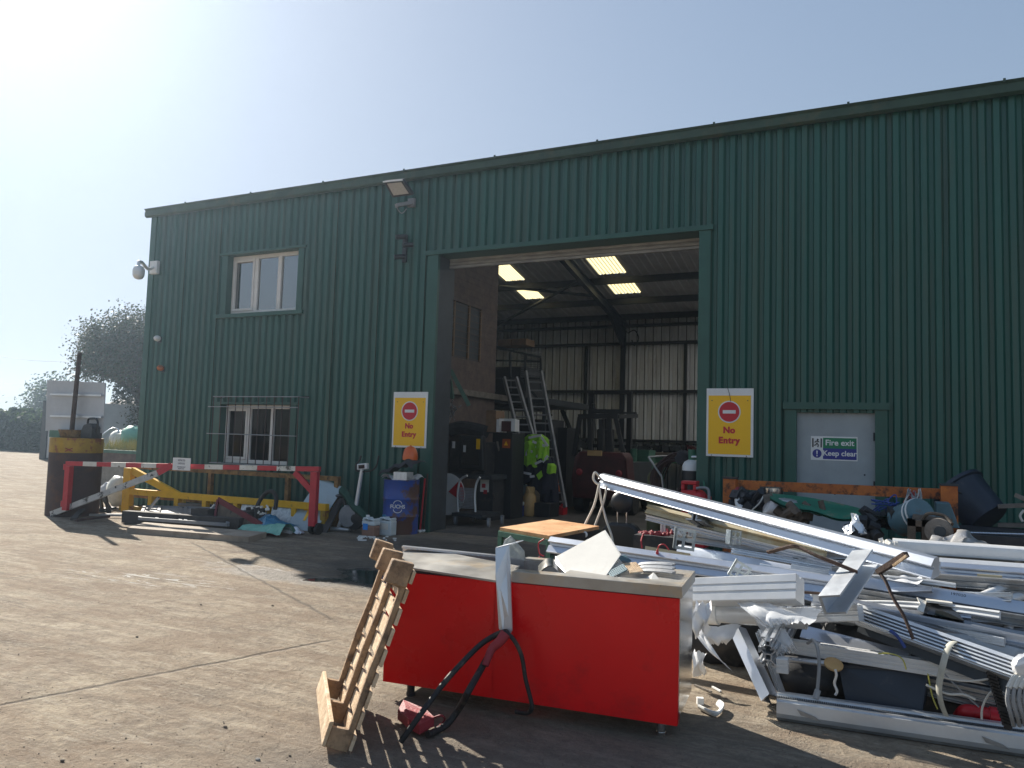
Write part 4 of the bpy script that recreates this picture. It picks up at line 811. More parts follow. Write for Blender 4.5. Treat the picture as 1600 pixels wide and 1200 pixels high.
c = MB(); c.tube([q+V3((-.13, .1, .15)), q+V3((-.12, .1, .34)), q+V3((-.02, .1, .37)), q+V3((.1, .1, .36)), q+V3((.15, .1, .28)), q+V3((.13, .1, .1))], .02, n=8); c.build('handle', 'black_plastic', t, smooth=True)
c = MB(); q = W(91, 683, YP+.3); c.bx(q.x-.12, q.x+.2, YP+.2, YP+.6, zt, zt+.13); one('green_crate', c, 'bench_green', 'small faded green crate at the left of the bollard top', 'crate')
# ---------------------------------------------------------------- beyond the corner
q = W(180, 715, 17); xA, xB = W(146, 720, 17).x, W(236, 720, 17).x
t = thing('brick_planter', V3(((xA+xB)/2, 17.4, 0)), 'raised brick bed with rough grass behind the bollard', 'planter')
c = MB(); c.bx(xA, xB, 17, 17.15, 0, W(180, 708, 17).z); c.bx(xA, xA+.15, 17.15, 19, 0, W(180, 708, 17).z); c.build('brick_wall', 'brick', t)
c = MB(); c.bx(xA-.02, xB, 16.95, 17.17, W(180, 708, 17).z, W(180, 703, 17).z); c.build('green_edging', 'bench_green', t)
c = MB(); zg = W(180, 703, 17).z; c.bx(xA+.15, xB, 17.17, 19, 0, zg-.02); c.build('soil', 'machine_brown', t)
rnd = random.Random(11); c = MB()
for k in range(2600):
    x = rnd.uniform(xA+.1, xB); y = rnd.uniform(17.1, 18.6); hgt = rnd.uniform(.12, .45); lx, ly = rnd.uniform(-.12, .12), rnd.uniform(-.12, .12); an = rnd.uniform(0, 3.1); wx, wy = .008*math.cos(an), .008*math.sin(an)
    c.add([(x-wx, y-wy, zg-.03), (x+wx, y+wy, zg-.03), (x+lx, y+ly, zg+hgt)], [(0, 1, 2)])
tag(c.build('rough_grass', 'straw'), 'dry yellow green rough grass growing in the brick bed', 'grass', kind='stuff')
c = MB(); q = W(187, 686, 18.3); c.ball((q.x, 18.3, q.z), .42, 12, 9, sc=(1, .7, .75), jit=.1, rnd=rnd); c.ball((q.x+.35, 18.35, q.z+.2), .3, 10, 8, sc=(1, .7, .7), jit=.12, rnd=rnd); one('white_bulk_bag', c, 'bag_white', 'dirty white bulk bag slumped in the grass of the brick bed', 'bag', smooth=True)
c = MB(); q = W(210, 682, 18.3); c.ball((q.x, 18.2, q.z), .42, 12, 9, sc=(1, .7, .85), jit=.12, rnd=rnd); one('green_bulk_bag', c, 'bag_green', 'pale green bulk bag against the corner of the warehouse', 'bag', smooth=True)
c = MB(); c.tube([W(152, 687, 16.8), W(165, 676, 17), W(176, 669.5, 17.2), W(184, 671, 17.3), W(186, 676, 17.3)], .03, n=8); one('grey_pipe', c, 'alu_satin', 'thin curved grey pipe arching over the brick bed', 'pipe', smooth=True)
# sheds
x0, x1 = W(163, 640, 30).x, W(236, 640, 30).x
t = thing('low_shed', V3(((x0+x1)/2, 31, 0)), 'low grey shed with a dark roof beyond the corner of the warehouse', 'shed')
zt = W(190, 630, 30).z; zw = W(190, 648, 30).z
c = MB(); c.bx(x0-2, x1+4, 30.2, 35, 0, zw); c.build('wall', 'shed_wall', t)
c = MB(); c.prism([(x0-2.2, 30, zw), (x0-2.2, 30, zw+.12), (x0-2.2, 33, zt+.5), (x0-2.2, 33, zt+.4)], (x1-x0+6.4, 0, 0)); c.build('roof', 'shed_roof', t)
c = MB(); xd = W(208, 660, 30.1).x; c.bx(xd-.05, xd+.05, 30.1, 30.2, 0, zw); c.bx(x0-1.8, xd-.5, 30.14, 30.2, .4, 1.5); c.build('dark_opening', 'steel_dark', t)
# container
t = thing('container_door', V3((-37.3, 24.5, 0)), 'tall open grey container door standing behind the back of the sign board', 'container')
Yc = 24.3; x0, x1 = W(62, 700, Yc).x, W(72, 700, Yc).x; zt = W(66, 626, Yc).z
c = MB(); c.bx(x0, x0+.45, Yc, Yc+2.6, 0, zt); c.build('dark_side', 'steel_dark', t); c = MB(); c.bx(x0+.46, x0+4.2, Yc+.06, Yc+2.5, .1, zt-.1)
for k in range(12): c.bx(x0+.6+k*.3, x0+.72+k*.3, Yc+.02, Yc+.06, .2, zt-.2)
c.build('pale_side', 'container_grey', t)
# wires
for i, (a, b2, lab) in enumerate((((-40, 550, 30), (108, 566, 32), 'overhead wire running into the tree, highest of three'), ((-40, 594, 60), (80, 603, 60), 'overhead wire above the hedge, middle of three'), ((-40, 617, 60), (70, 622, 60), 'overhead wire above the hedge, lowest of three'))):
    A, B2 = W(*a), W(*b2); c = MB(); c.tube([A, (A+B2)/2-V3((0, 0, .15)), B2], .012 if i == 0 else .02, n=5); one('overhead_wire', c, 'wire_grey', lab, 'wire', 'overhead wires')
# ---------------------------------------------------------------- trees and hedge
def leaves(pts, size, rnd, mbs, pick):
    for p in pts:
        m_ = mbs[pick(rnd)]; s_ = size*rnd.uniform(.6, 1.3); n1 = V3((rnd.gauss(0, 1), rnd.gauss(0, 1), rnd.gauss(0, 1))).normalized(); e = n1.orthogonal().normalized(); g_ = n1.cross(e)
        m_.add([p-e*s_*.5, p+g_*s_*.32, p+e*s_*.5, p-g_*s_*.32], [(0, 1, 2, 3)])
def tree(base, height, spread, trunk_r, lab, seed, nleaf, lsize, mats, shape, ivy=None, forks=5, lean=(0, 0)):
    rnd = random.Random(seed); t = thing('deciduous_tree', base, lab, 'tree'); tr = MB(); tips = []
    top = base+V3((lean[0], lean[1], height*.42)); tr.tube([base, base.lerp(top, .5)+V3((.2, 0, 0)), top], trunk_r, n=10, taper=.75)
    def grow(p, d, L, r, lv):
        e = p+d*L; mid = p.lerp(e, .5)+V3((rnd.uniform(-1, 1), rnd.uniform(-1, 1), rnd.uniform(-.3, .8)))*L*.10
        tr.tube([p, mid, e], r, n=6 if lv < 2 else 4, sub=3, taper=.55)
        if lv >= 2: tips.extend([e, mid])
        if lv < 4:
            for k in range(3 if lv else 3):
                nd = (d+V3((rnd.gauss(0, .55), rnd.gauss(0, .55), rnd.gauss(.12, .35)))).normalized(); grow(e if k else mid, nd, L*rnd.uniform(.58, .82), r*.55, lv+1)
    for k in range(forks):
        an = 2*math.pi*(k+rnd.random()*.5)/forks; d = V3((math.cos(an)*spread, math.sin(an)*spread, rnd.uniform(.35, 1.25))).normalized(); grow(base.lerp(top, rnd.uniform(.55, 1)), d, height*rnd.uniform(.17, .24), trunk_r*.45, 0)
    grow(top, V3((0, 0, 1)), height*.2, trunk_r*.5, 0)
    tr.build('trunk', 'bark', t, smooth=True)
    tips = [p for p in tips if shape(p-base)]; mbs = [MB() for _ in mats]; pts = []
    for k in range(nleaf):
        q = rnd.choice(tips); sg = lsize*2.6; pts.append(q+V3((rnd.gauss(0, sg), rnd.gauss(0, sg), rnd.gauss(0, sg*.8))))
    leaves(pts, lsize, rnd, mbs, lambda r: min(len(mats)-1, int(r.random()**1.3*len(mats))))
    for m_, b_ in zip(mats, mbs): b_.build('crown', m_, t)
    if ivy:
        iv = MB(); pp = []
        for k in range(ivy[0]):
            h_ = rnd.random()**.8*ivy[1]; r_ = ivy[2]*(1.1-.65*h_/ivy[1])*rnd.random()**.4; an = rnd.uniform(0, 6.28); pp.append(base+V3((math.cos(an)*r_+lean[0]*h_/ivy[1], math.sin(an)*r_*.8, h_)))
        leaves(pp, lsize*.95, rnd, [iv], lambda r: 0); iv.build('ivy', 'leaf_dark', t)
    return t
Yt = 27; bt = W(214, 700, Yt); bt.z = 0
tree(bt, 8.7, 1.15, .34, 'large thinly leaved tree with ivy on its trunk behind the warehouse corner', 21, 42000, .13, ['leaf_dry', 'leaf_green'], lambda d: d.z > 2.0 and (d.x > -4.3) and d.z < 8.9-.15*max(0, -d.x)**1.6, ivy=(16000, 6.8, 1.9), forks=9)
bt = V3((-78, 52, 0)); 
tree(bt, 6.6, 1.1, .3, 'pale hazy round tree far beyond the hedge at the left edge', 5, 6000, .32, ['leaf_bright', 'leaf_green'], lambda d: True, forks=6)
rnd = random.Random(31); t = thing('hedge', V3((-58, 33, 0)), 'long dark clipped hedge with a brighter top along the far left edge of the yard', 'hedge')
mb1, mb2, mb3 = MB(), MB(), MB(); p1 = []; p2 = []
for k in range(22000):
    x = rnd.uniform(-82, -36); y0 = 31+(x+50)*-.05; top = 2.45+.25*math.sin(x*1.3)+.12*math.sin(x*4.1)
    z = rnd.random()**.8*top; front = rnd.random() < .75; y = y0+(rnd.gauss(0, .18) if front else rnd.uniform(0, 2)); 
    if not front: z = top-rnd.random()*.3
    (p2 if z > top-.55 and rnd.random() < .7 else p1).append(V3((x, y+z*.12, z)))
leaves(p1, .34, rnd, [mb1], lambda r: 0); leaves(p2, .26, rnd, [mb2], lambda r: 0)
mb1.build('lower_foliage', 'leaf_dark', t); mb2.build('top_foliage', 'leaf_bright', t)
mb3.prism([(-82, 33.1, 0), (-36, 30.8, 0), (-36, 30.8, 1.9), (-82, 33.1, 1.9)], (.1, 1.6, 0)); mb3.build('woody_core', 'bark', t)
# ---------------------------------------------------------------- inside the door, left side
def bxp(c, x0, x1, yt, Y, dep, zb=0., yb=None):
    a = W(x0, yt, Y); b2 = W(x1, yt, Y); z1 = (a.z+b2.z)/2; z0 = zb if yb is None else W((x0+x1)/2, yb, Y).z; c.bx(a.x, b2.x, Y, Y+dep, z0, z1); return a.x, b2.x, z0, z1
# welding cabinet / machine
t = thing('workshop_machine', G(735, 818), 'tall dark machine cabinet with a square hooded front and yellow warning strip inside the door', 'machine')
Y = 13.9; c = MB(); x0, x1, z0, z1 = bxp(c, 703, 760, 690, Y, .9, yb=742); c.build('upper_body', 'dusty_black', t, bevel=.02)
c = MB(); a = W(723, 680, Y); b2 = W(762, 735, Y); c.prism([(a.x, Y-.02, b2.z), (a.x, Y-.02, a.z), (b2.x-.05, Y-.02, a.z), (b2.x, Y-.02, b2.z)], (0, -.15, 0)); c.build('hood', 'black_plastic', t, bevel=.03)
c = MB(); c.bx(a.x+.1, b2.x-.12, Y-.185, Y-.172, b2.z+.1, a.z-.1); c.build('window', 'screen', t)
c = MB(); a = W(754, 686, Y); c.bx(a.x-.04, a.x+.04, Y-.19, Y-.175, W(754, 702, Y).z, a.z); c.build('yellow_label', 'sign_yellow', t)
for px, py in ((716, 692), (733, 698)): c = MB(); a = W(px, py, Y); c.bx(a.x-.03, a.x+.03, Y-.19, Y-.175, a.z-.11, a.z+.03); c.build('white_label', 'white_paint', t)
c = MB(); x0, x1, z0, z1 = bxp(c, 696, 768, 741, Y-.3, 1.2, yb=748); c.build('shelf', 'steel_dark', t)
c = MB(); bxp(c, 745, 771, 744, Y-.1, 1.0, zb=.01); c.build('lower_body', 'dusty_black', t, bevel=.01)
c = MB(); a = W(758, 748, Y-.12); c.bx(a.x-.10, a.x+.09, Y-.13, Y-.115, W(758, 768, Y).z, a.z); o = c.build('poster', 'white_panel', t)
c = MB(); c.bx(a.x-.06, a.x+.02, Y-.135, Y-.131, a.z-.18, a.z-.1); c.bx(a.x-.02, a.x+.06, Y-.135, Y-.131, a.z-.3, a.z-.22); c.build('red_print', 'wire_red', o)
c = MB(); bxp(c, 700, 762, 664, 14.2, .5, yb=676); c.tube([W(704, 672, 14.1), W(720, 668, 14.1), W(742, 671, 14.1), W(760, 676, 14.1)], .14, n=8); one('rolled_sacking', c, 'cloth_dark', 'dark rolled sacking and boxes piled on top of the tall machine cabinet', 'sacking', smooth=True)
c = MB(); rnd = random.Random(14)
for k in range(26): q = W(rnd.uniform(702, 716), rnd.uniform(625, 652), 13.9); c.cyl(q, q+V3((rnd.uniform(-.15, .15), rnd.uniform(-.1, .1), rnd.uniform(-.15, .15))), .012, n=4)
one('tangled_wire', c, 'machine_grey', 'grey tangled wire ball beside the door jamb above the sacking', 'wire')
for a, b2, lab in (((704, 578), (733, 634), 'dark green prop leaning against the brick wall, longer one'), ((703, 592), (707, 622), 'short dark green prop near the jamb')): c = MB(); c.bar(W(*a, 13.2), W(*b2, 13.4), .06, .08); one('green_prop', c, 'bench_green', lab, 'prop')
c = MB(); bxp(c, 760, 775, 641, 14.1, .4, yb=675); one('cardboard_tube_box', c, 'card_brown', 'upright brown cardboard box beside the sacking', 'box')
c = MB(); bxp(c, 776, 780.5, 655, 14.0, .2, yb=675); bxp(c, 799, 805, 655, 14.0, .2, yb=674); bxp(c, 776, 805, 654, 14.25, .05, yb=658); one('white_bracket', c, 'white_paint', 'white bracket with two end plates on top of the black cabinet', 'bracket')
c = MB(); bxp(c, 781, 798, 658, 14.1, .1, yb=674); one('red_box', c, 'forklift_red', 'dull red box between the white end plates', 'box')
t = thing('tool_cabinet', G(785, 812), 'black upright tool cabinet with an orange hazard label inside the door', 'cabinet')
c = MB(); bxp(c, 770, 801, 676, 14.3, .6); c.build('body', 'black_plastic', t, bevel=.01)
c = MB(); a = W(791, 686, 14.28); c.bx(a.x-.08, a.x+.09, 14.27, 14.29, W(791, 700, 14.28).z, a.z); o = c.build('hazard_label', 'orange_dull', t)
c = MB(); c.prism([(a.x-.04, 14.265, a.z-.13), (a.x+.05, 14.265, a.z-.13), (a.x+.005, 14.265, a.z-.04)], (0, .003, 0)); c.build('triangle', 'sign_yellow', o)
c = MB(); c.bar(W(777, 690, 14.2), G(799, 806)+V3((0, 0, .05)), .03, .03); one('broom_handle', c, 'grey_wood', 'long wooden handle leaning on the black tool cabinet', 'broom')
c = MB(); c.bar(W(770, 770, 13.6), G(779, 808)+V3((0, 0, .05)), .03, .03); c.box(tuple(G(781, 809)+V3((0, 0, .05))), (.4, .08, .08), rz=.3); one('floor_brush', c, 'dark_wood', 'floor brush with a dark head at the foot of the cabinet', 'broom')
# roll cage trolley
t = thing('wire_trolley', G(738, 822), 'silver wire cage trolley with curved tube handles just inside the door', 'trolley'); Y = 12.75
for k, (pa, pb, top) in enumerate(((714, 716, 728), (741, 743, 748))):
    c = MB(); c.tube([W(pa+2, 800, Y), W(pa+1, 775, Y), W(pb+1, 757, Y), W(pb+5, 748, Y), W(top+2, 743+k*3, Y)], .022, n=8); c.build('tube_handle', 'alu_satin', t, smooth=True)
c = MB(); A, B2 = W(716, 762, Y), W(741, 764, Y); C2 = W(741, 795, Y); 
for i in range(14): x = A.x+(B2.x-A.x)*i/13; c.cyl((x, Y, A.z), (x, Y, C2.z), .006, n=4)
for i in range(14): z = A.z+(C2.z-A.z)*i/13; c.cyl((A.x, Y, z), (B2.x, Y, z), .006, n=4)
c.build('mesh', 'machine_grey', t)
c = MB(); x0 = W(708, 800, Y).x; c.bx(x0, B2.x+.2, Y-.05, Y+.75, .17, .23); c.build('deck', 'steel_dark', t)
for dx, dy in ((.08, 0), (1.0, .02), (.12, .65), (.95, .65)): c = MB(); c.lathe((x0+dx*.75, Y+dy, .085), [(.03, -.025), (.08, -.02), (.08, .02), (.03, .025)], n=14, axis=(1, .3, 0)); c.box((x0+dx*.75, Y+dy, .15), (.05, .07, .06)); c.build('castor', 'machine_grey', t)
c = MB(); rnd = random.Random(20); A = W(697, 745, 12.9)
def segd(a0, a1, R_, m_): 
    pts = [A+V3((0, 0, -.0))]+[A+V3((math.cos(an)*R_, -.05+.1*math.sin(an*3), -.55+math.sin(an)*R_+.0)) for an in [a0+(a1-a0)*k/6 for k in range(7)]]
    return pts
t = thing('traffic_sign', A-V3((0, 0, .6)), 'red and white round road sign face leaning beside the trolley', 'sign')
cc = W(697, 772, 12.9); R_ = .40
c = MB(); c.lathe(cc+V3((0, .03, 0)), [(R_, 0), (R_, .01)], n=36, axis=(0, -1, 0)); c.build('white_face', 'white_paint', t)
c = MB(); pts = [cc+V3((math.cos(a)*R_*.98, .005, math.sin(a)*R_*.98)) for a in [-.35+k*.16 for k in range(8)]]+[cc+V3((.05, .005, .05))]; c.prism(pts, (0, -.006, 0)); c.build('red_sector', 'sign_red', t)
# fire extinguishers
def exting(px, py, hgt, r_, lab, white=False):
    p = G(px, py); t = thing('fire_extinguisher', p, lab, 'extinguisher', 'red extinguishers behind the cool box'); c = MB(); c.lathe(p, [(r_*.9, 0), (r_, .03), (r_, hgt*.82), (r_*.8, hgt*.9), (r_*.3, hgt*.95), (.02, hgt)], n=18); c.build('cylinder', 'forklift_red', t, smooth=True)
    c = MB(); c.cyl(p+V3((0, 0, hgt*.97)), p+V3((0, 0, hgt*1.05)), .03); c.bar(p+V3((-.05, 0, hgt*1.05)), p+V3((.12, -.03, hgt*1.08)), .03, .02); c.build('valve', 'white_paint' if white else 'black_plastic', t)
exting(806, 806, 1.0, .14, 'tall red gas cylinder with a white cap behind the blue cool box', True)
exting(826, 799, 1.55, .13, 'tallest dark red cylinder behind the hanging jackets')
# cool box, gas bottle, cans
t = thing('cool_box', G(803, 808), 'small blue cool box with a pale lid on the workshop floor', 'cool box'); p = G(803, 808)
c = MB(); c.bx(p.x-.15, p.x+.13, p.y, p.y+.25, 0.013, .24); c.build('body', 'cooler_blue', t, bevel=.02); c = MB(); c.bx(p.x-.16, p.x+.14, p.y-.01, p.y+.26, .243, .32); c.build('lid', 'milky_plastic', t, bevel=.02)
c = MB(); c.tube([(p.x-.15, p.y-.01, .2), (p.x-.08, p.y-.03, .12), (p.x+.06, p.y-.03, .12), (p.x+.12, p.y-.01, .2)], .008, n=6); c.build('handle', 'white_paint', t)
t = thing('gas_bottle', G(822, 808), 'tan propane gas bottle with a collar beside the cool box', 'gas bottle'); p = G(822, 808)+V3((0, .15, 0)); R_ = .145
c = MB(); c.lathe(p, [(R_*.8, .012), (R_, .05), (R_, .22), (R_*1.03, .24), (R_, .26), (R_, .42), (R_*.7, .5), (.03, .53)], n=22); c.build('body', 'gas_tan', t, smooth=True)
c = MB(); 
for a0 in (0, 2.1, 4.2): c.tube([p+V3((math.cos(a0+k*.3)*R_*.65, math.sin(a0+k*.3)*R_*.65, .56+(.04 if 0 < k < 3 else -.05))) for k in range(4)], .018, n=6)
c.lathe(p+V3((0, 0, .5)), [(R_*.62, 0), (R_*.62, .14), (R_*.55, .14), (R_*.55, 0)], n=18, cap=False); c.build('collar', 'gas_tan', t, smooth=True)
c = MB(); c.cyl(p+V3((0, 0, .5)), p+V3((0, 0, .6)), .03); c.build('valve', 'steel_dark', t)
jerrypos = G(842, 800); c = MB(); c.bx(jerrypos.x-.14, jerrypos.x+.12, 15.4, 15.65, .36, .66); c.cyl((jerrypos.x, 15.5, .66), (jerrypos.x, 15.5, .69), .03); one('blue_jerrycan', c, 'label_blue' if False else 'milky_glass', 'pale blue plastic jerrycan behind the tan gas bottle', 'jerrycan', bevel=.02)
c = MB(); bxp(c, 833, 860, 786, 15.2, .5); o = one('black_tool_box', c, 'black_plastic', 'black plastic tool box below the hanging jackets', 'box', bevel=.02)
c = MB(); c.lathe(G(843, 806)+V3((0, .9, .5)), [(.2, 0), (.07, .5), (.05, .72), (0, .73)], n=16); one('traffic_cone', c, 'orange_dull', 'orange traffic cone half hidden behind the gas bottle', 'cone', smooth=True)
p = G(868, 805); c = MB(); c.prism([p+V3((-.17, 0, 0.013)), p+V3((.18, 0, 0.013)), p+V3((.18, 0, .16)), p+V3((.05, 0, .2)), p+V3((-.1, 0, .2)), p+V3((-.17, 0, .12))], (0, .25, 0)); c.cyl(p+V3((.1, .12, .2)), p+V3((.1, .12, .25)), .03); one('fuel_can', c, 'pipe_red', 'small red fuel can on the workshop floor', 'fuel can', bevel=.01)
# ladders leaning on the mezzanine rail
def ladder(a, b2, Ya, Yb, wd, lab, n=13):
    A, B2 = G(*a) if Ya is None else W(*a, Ya), W(*b2, Yb); t = thing('ladder', A, lab, 'ladder', 'aluminium ladders leaning inside the door'); c = MB(); dx = V3((wd, .12, 0))
    c.bar(A-dx/2, B2-dx*.42, .05, .10); c.bar(A+dx/2, B2+dx*.42, .05, .10); c.build('stile', 'machine_grey', t); c = MB()
    for k in range(n): q = (k+.6)/n; p = A.lerp(B2, q); c.cyl(p-dx*.48, p+dx*.48, .018, n=8)
    c.build('rungs', 'machine_grey', t)
ladder((868, 792), (833, 580), 16.0, 16.6, .42, 'right hand grey aluminium ladder leaning behind the hi-vis jackets', 16)
ladder((832, 720), (797, 590), 15.6, 16.3, .32, 'left hand narrow ladder leaning in front of the mezzanine', 11)
# mezzanine rail cage and dark tank behind
t = thing('mezzanine', W(810, 640, 17), 'dark mezzanine platform with a mesh railing beside the brick office', 'platform'); Y = 17.0
c = MB(); a, b2 = W(768, 615, Y), W(852, 640, Y); c.bx(a.x, b2.x, Y, Y+3, a.z-.25, a.z-.1); c.bx(b2.x-.08, b2.x, Y, Y+.08, 0, a.z-.1); c.build('deck', 'steel_dark', t)
c = MB(); r0 = W(772, 543, Y), W(845, 558, Y); c.bar(r0[0], r0[1], .04, .05); c.bar(W(772, 563, Y), W(845, 565, Y), .04, .04); c.bar(W(770, 590, Y), W(845, 592, Y), .04, .04)
for px in (772, 797, 821, 845): c.bar(W(px, 545+ (px-772)*.2, Y), W(px, 612, Y), .05, .05)
c.bar(W(815, 592, Y), W(862, 650, 17.2), .05, .06); c.build('handrail', 'steel_dark', t)
c = MB(); A, B2 = W(815, 550, Y+.05), W(845, 592, Y+.05)
for i in range(16): x = A.x+(B2.x-A.x)*i/15; c.cyl((x, Y+.05, A.z), (x, Y+.05, B2.z), .008, n=4)
for i in range(14): z = A.z+(B2.z-A.z)*i/13; c.cyl((A.x, Y+.05, z), (B2.x, Y+.05, z), .008, n=4)
c.build('mesh', 'machine_grey', t)
c = MB(); bxp(c, 770, 822, 572, Y+.5, 1.2, yb=640); one('dark_tank', c, 'black_plastic', 'big dark box stored on the mezzanine behind the railing', 'tank', bevel=.05)
for px0, px1, py, lab in ((778, 798, 530, 'left pale carton on top of the office roof edge'), (800, 822, 529, 'right pale carton on top of the office roof edge')): c = MB(); bxp(c, px0, px1, py, 20, .6, yb=py+10); one('carton', c, 'card_brown', lab, 'carton')
c = MB(); bxp(c, 792, 862, 655, 17.4, .8, zb=.9); one('shelf_unit', c, 'dusty_black', 'dark storage unit below the mezzanine behind the ladders', 'shelving')
c = MB(); bxp(c, 868, 886, 668, 17.8, .8); one('dark_locker', c, 'black_plastic', 'dark locker between ladder and forklift', 'locker')
# hi-vis jackets hanging on the ladder
t = thing('hivis_jackets', W(838, 700, 15.3), 'yellow green hi-vis jackets and navy work coats hanging on the ladder', 'jackets'); Yj = 15.35
def coat(px, py, w2, h2, m_, seed, nm, Yo=0., sway=0.):
    rnd = random.Random(seed); c = MB(); ph = rnd.uniform(0, 6)
    def fn(u, v):
        wv = 1+.15*v-.45*max(0, .18-v)/.18; e = (px+(u-.5)*w2*wv+sway*v*8, py+v*h2*(1+.07*math.sin(u*11+ph)))
        p = W(*e, Yj+Yo); return p+V3((0, -.16*math.sin(math.pi*u)**.6-.045*math.sin(u*15+ph+v*3), 0))
    c.sheet(fn, 18, 14, .02); return c.build(nm, m_, t, smooth=True)
coat(843, 707, 36, 62, 'cloth_navy', 1, 'navy_coat', .12, .3); coat(860, 715, 22, 82, 'cloth_navy', 2, 'navy_trousers', .3); coat(826, 712, 26, 42, 'cloth_navy', 3, 'navy_sleeve', .05, -.5)
coat(838, 680, 36, 34, 'hivis', 4, 'hivis_jacket', 0); coat(830, 690, 17, 38, 'hivis', 5, 'hivis_sleeve', -.1); coat(848, 690, 14, 28, 'hivis', 6, 'hivis_sleeve', -.12); coat(817, 694, 8, 28, 'hivis', 7, 'hivis_cuff', -.02); coat(863, 725, 10, 15, 'hivis', 8, 'hivis_cuff', .0)
c = MB(); rnd = random.Random(9)
def band(x0, y0, x1, y1, w2=.05, Yo=-.24):
    a, b2 = W(x0, y0, Yj+Yo), W(x1, y1, Yj+Yo); c.bar(a, b2, .015, w2)
for q in ((826, 684, 846, 680), (832, 690, 852, 697), (846, 683, 856, 697), (824, 703, 832, 706), (838, 714, 846, 707), (836, 725, 846, 720), (848, 722, 856, 712), (815, 738, 830, 741), (828, 745, 835, 744), (818, 692, 822, 712), (838, 700, 842, 690)): c = MB(); band(*q); c.build('reflective_tape', 'reflective', t)

c = MB(); c.prism([W(838, 742, Yj-.25), W(846, 735, Yj-.25), W(848, 744, Yj-.25), W(842, 750, Yj-.25)], (0, -.01, 0)); c.build('hivis_patch', 'hivis', t)
# ---------------------------------------------------------------- forklift, seen from the rear
F0 = G(938, 790); Yf = 16.6; t = thing('forklift', V3((W(938, 790, Yf).x, Yf+.8, 0)), 'dark red forklift truck with a black overhead guard parked facing the back wall', 'forklift')
fxp = lambda x: W(x, 700, Yf).x; fz = lambda y: W(938, y, Yf).z
xa, xb = fxp(897), fxp(978)
c = MB(); c.prism([(xa-.05, Yf+.1, .35), (xa-.05, Yf, .8), (xa, Yf+.02, fz(715)), (xa+.1, Yf+.1, fz(706)), (xb-.1, Yf+.1, fz(706)), (xb, Yf+.02, fz(715)), (xb+.05, Yf, .8), (xb+.05, Yf+.1, .35)], (0, .55, 0)); c.build('counterweight', 'forklift_red', t, bevel=.04)
c = MB(); c.bx(xa+.05, xb-.05, Yf+.655, Yf+2.3, .3, fz(722)); c.build('chassis', 'steel_dark', t)
c = MB(); zt = fz(650); zb = fz(706); zg = fz(722)
def post(x0, y0, x1, y1, r_=.05): c.bar(W(x0, y0, Yf+.3), W(x1, y1, Yf+.3), .09, r_*1.6)
post(906, 652, 897, 712); post(921, 652, 923, 710); post(940, 655, 941, 705, .1); post(952, 652, 955, 706, .06); post(962, 652, 975, 712, .05); post(904, 651, 966, 650, .07)
for x, y in ((906, 652), (964, 651)):
    a = W(x, y, Yf+.3); c.bar(a, a+V3((0, 1.5, .08)), .09, .09)
for k in range(7): xq = W(906+k*9.6, 651, Yf+.3); c.bar(xq, xq+V3((0, 1.5, .08)), .03, .05)
a = W(936, 646, Yf+.4); c.bx(a.x-.15, W(985, 646, Yf).x, Yf+.4, Yf+.5, a.z, a.z+.04); c.build('overhead_guard', 'black_plastic', t)
c = MB(); m0, m1 = W(966, 640, Yf+2.3), W(983, 640, Yf+2.3); zm = fz(645)
for x in (m0.x-.75, m1.x-.02): c.bx(x-.06, x+.06, Yf+2.35, Yf+2.5, .1, 2.95)
for z in (.5, 1.5, 2.88): c.bx(m0.x-.75, m1.x-.02, Yf+2.36, Yf+2.46, z, z+.09)
c.cyl((m0.x-.35, Yf+2.4, .2), (m0.x-.35, Yf+2.4, 2.4), .05); c.build('mast', 'black_plastic', t)
c = MB(); a = W(945, 639, Yf+.5); c.bx(a.x-.3, a.x+.42, Yf+.6, Yf+.68, a.z-.1, a.z); c.bx(a.x-.35, a.x-.28, Yf+.6, Yf+.68, a.z-.15, a.z+.05); c.lathe((a.x-.33, Yf+.64, a.z+.02), [(.05, 0), (.05, .1), (.03, .12)], n=10); c.build('beacon_bar', 'black_plastic', t)
c = MB(); a = W(944, 690, Yf+.9); c.box((a.x, Yf+1.0, a.z), (.42, .14, .6)); c.box((a.x, Yf+1.3, a.z-.3), (.45, .5, .14)); c.build('seat', 'dusty_black', t, bevel=.04)
c = MB(); a = W(931, 690, Yf+.05); c.bx(a.x-.18, a.x+.16, Yf+.0, Yf+.04, a.z-.32, a.z-.2); c.build('number_plate', 'gas_tan', t)
for sx in (xa+.02, xb-.02):
    for yy_, r_ in ((Yf+.5, .27), (Yf+1.95, .33)):
        c = MB(); c.lathe((sx, yy_, r_+.01), [(r_*.45, -.12), (r_*.9, -.12), (r_, -.08), (r_, .08), (r_*.9, .12), (r_*.45, .12)], n=24, axis=(1, 0, 0)); o = c.build('wheel', 'rubber', t, smooth=True)
        c = MB(); c.lathe((sx, yy_, r_+.01), [(r_*.44, -.1), (r_*.44, .1)], n=16, axis=(1, 0, 0)); c.build('rim', 'machine_grey', o)
for sx in (.12, .88):
    c = MB(); xq = xa+(xb-xa)*sx; c.lathe((xq, Yf, .95), [(.07, 0), (.08, .02), (.05, .05)], n=12, axis=(0, -1, 0)); c.build('tail_lamp', 'red_faded', t)
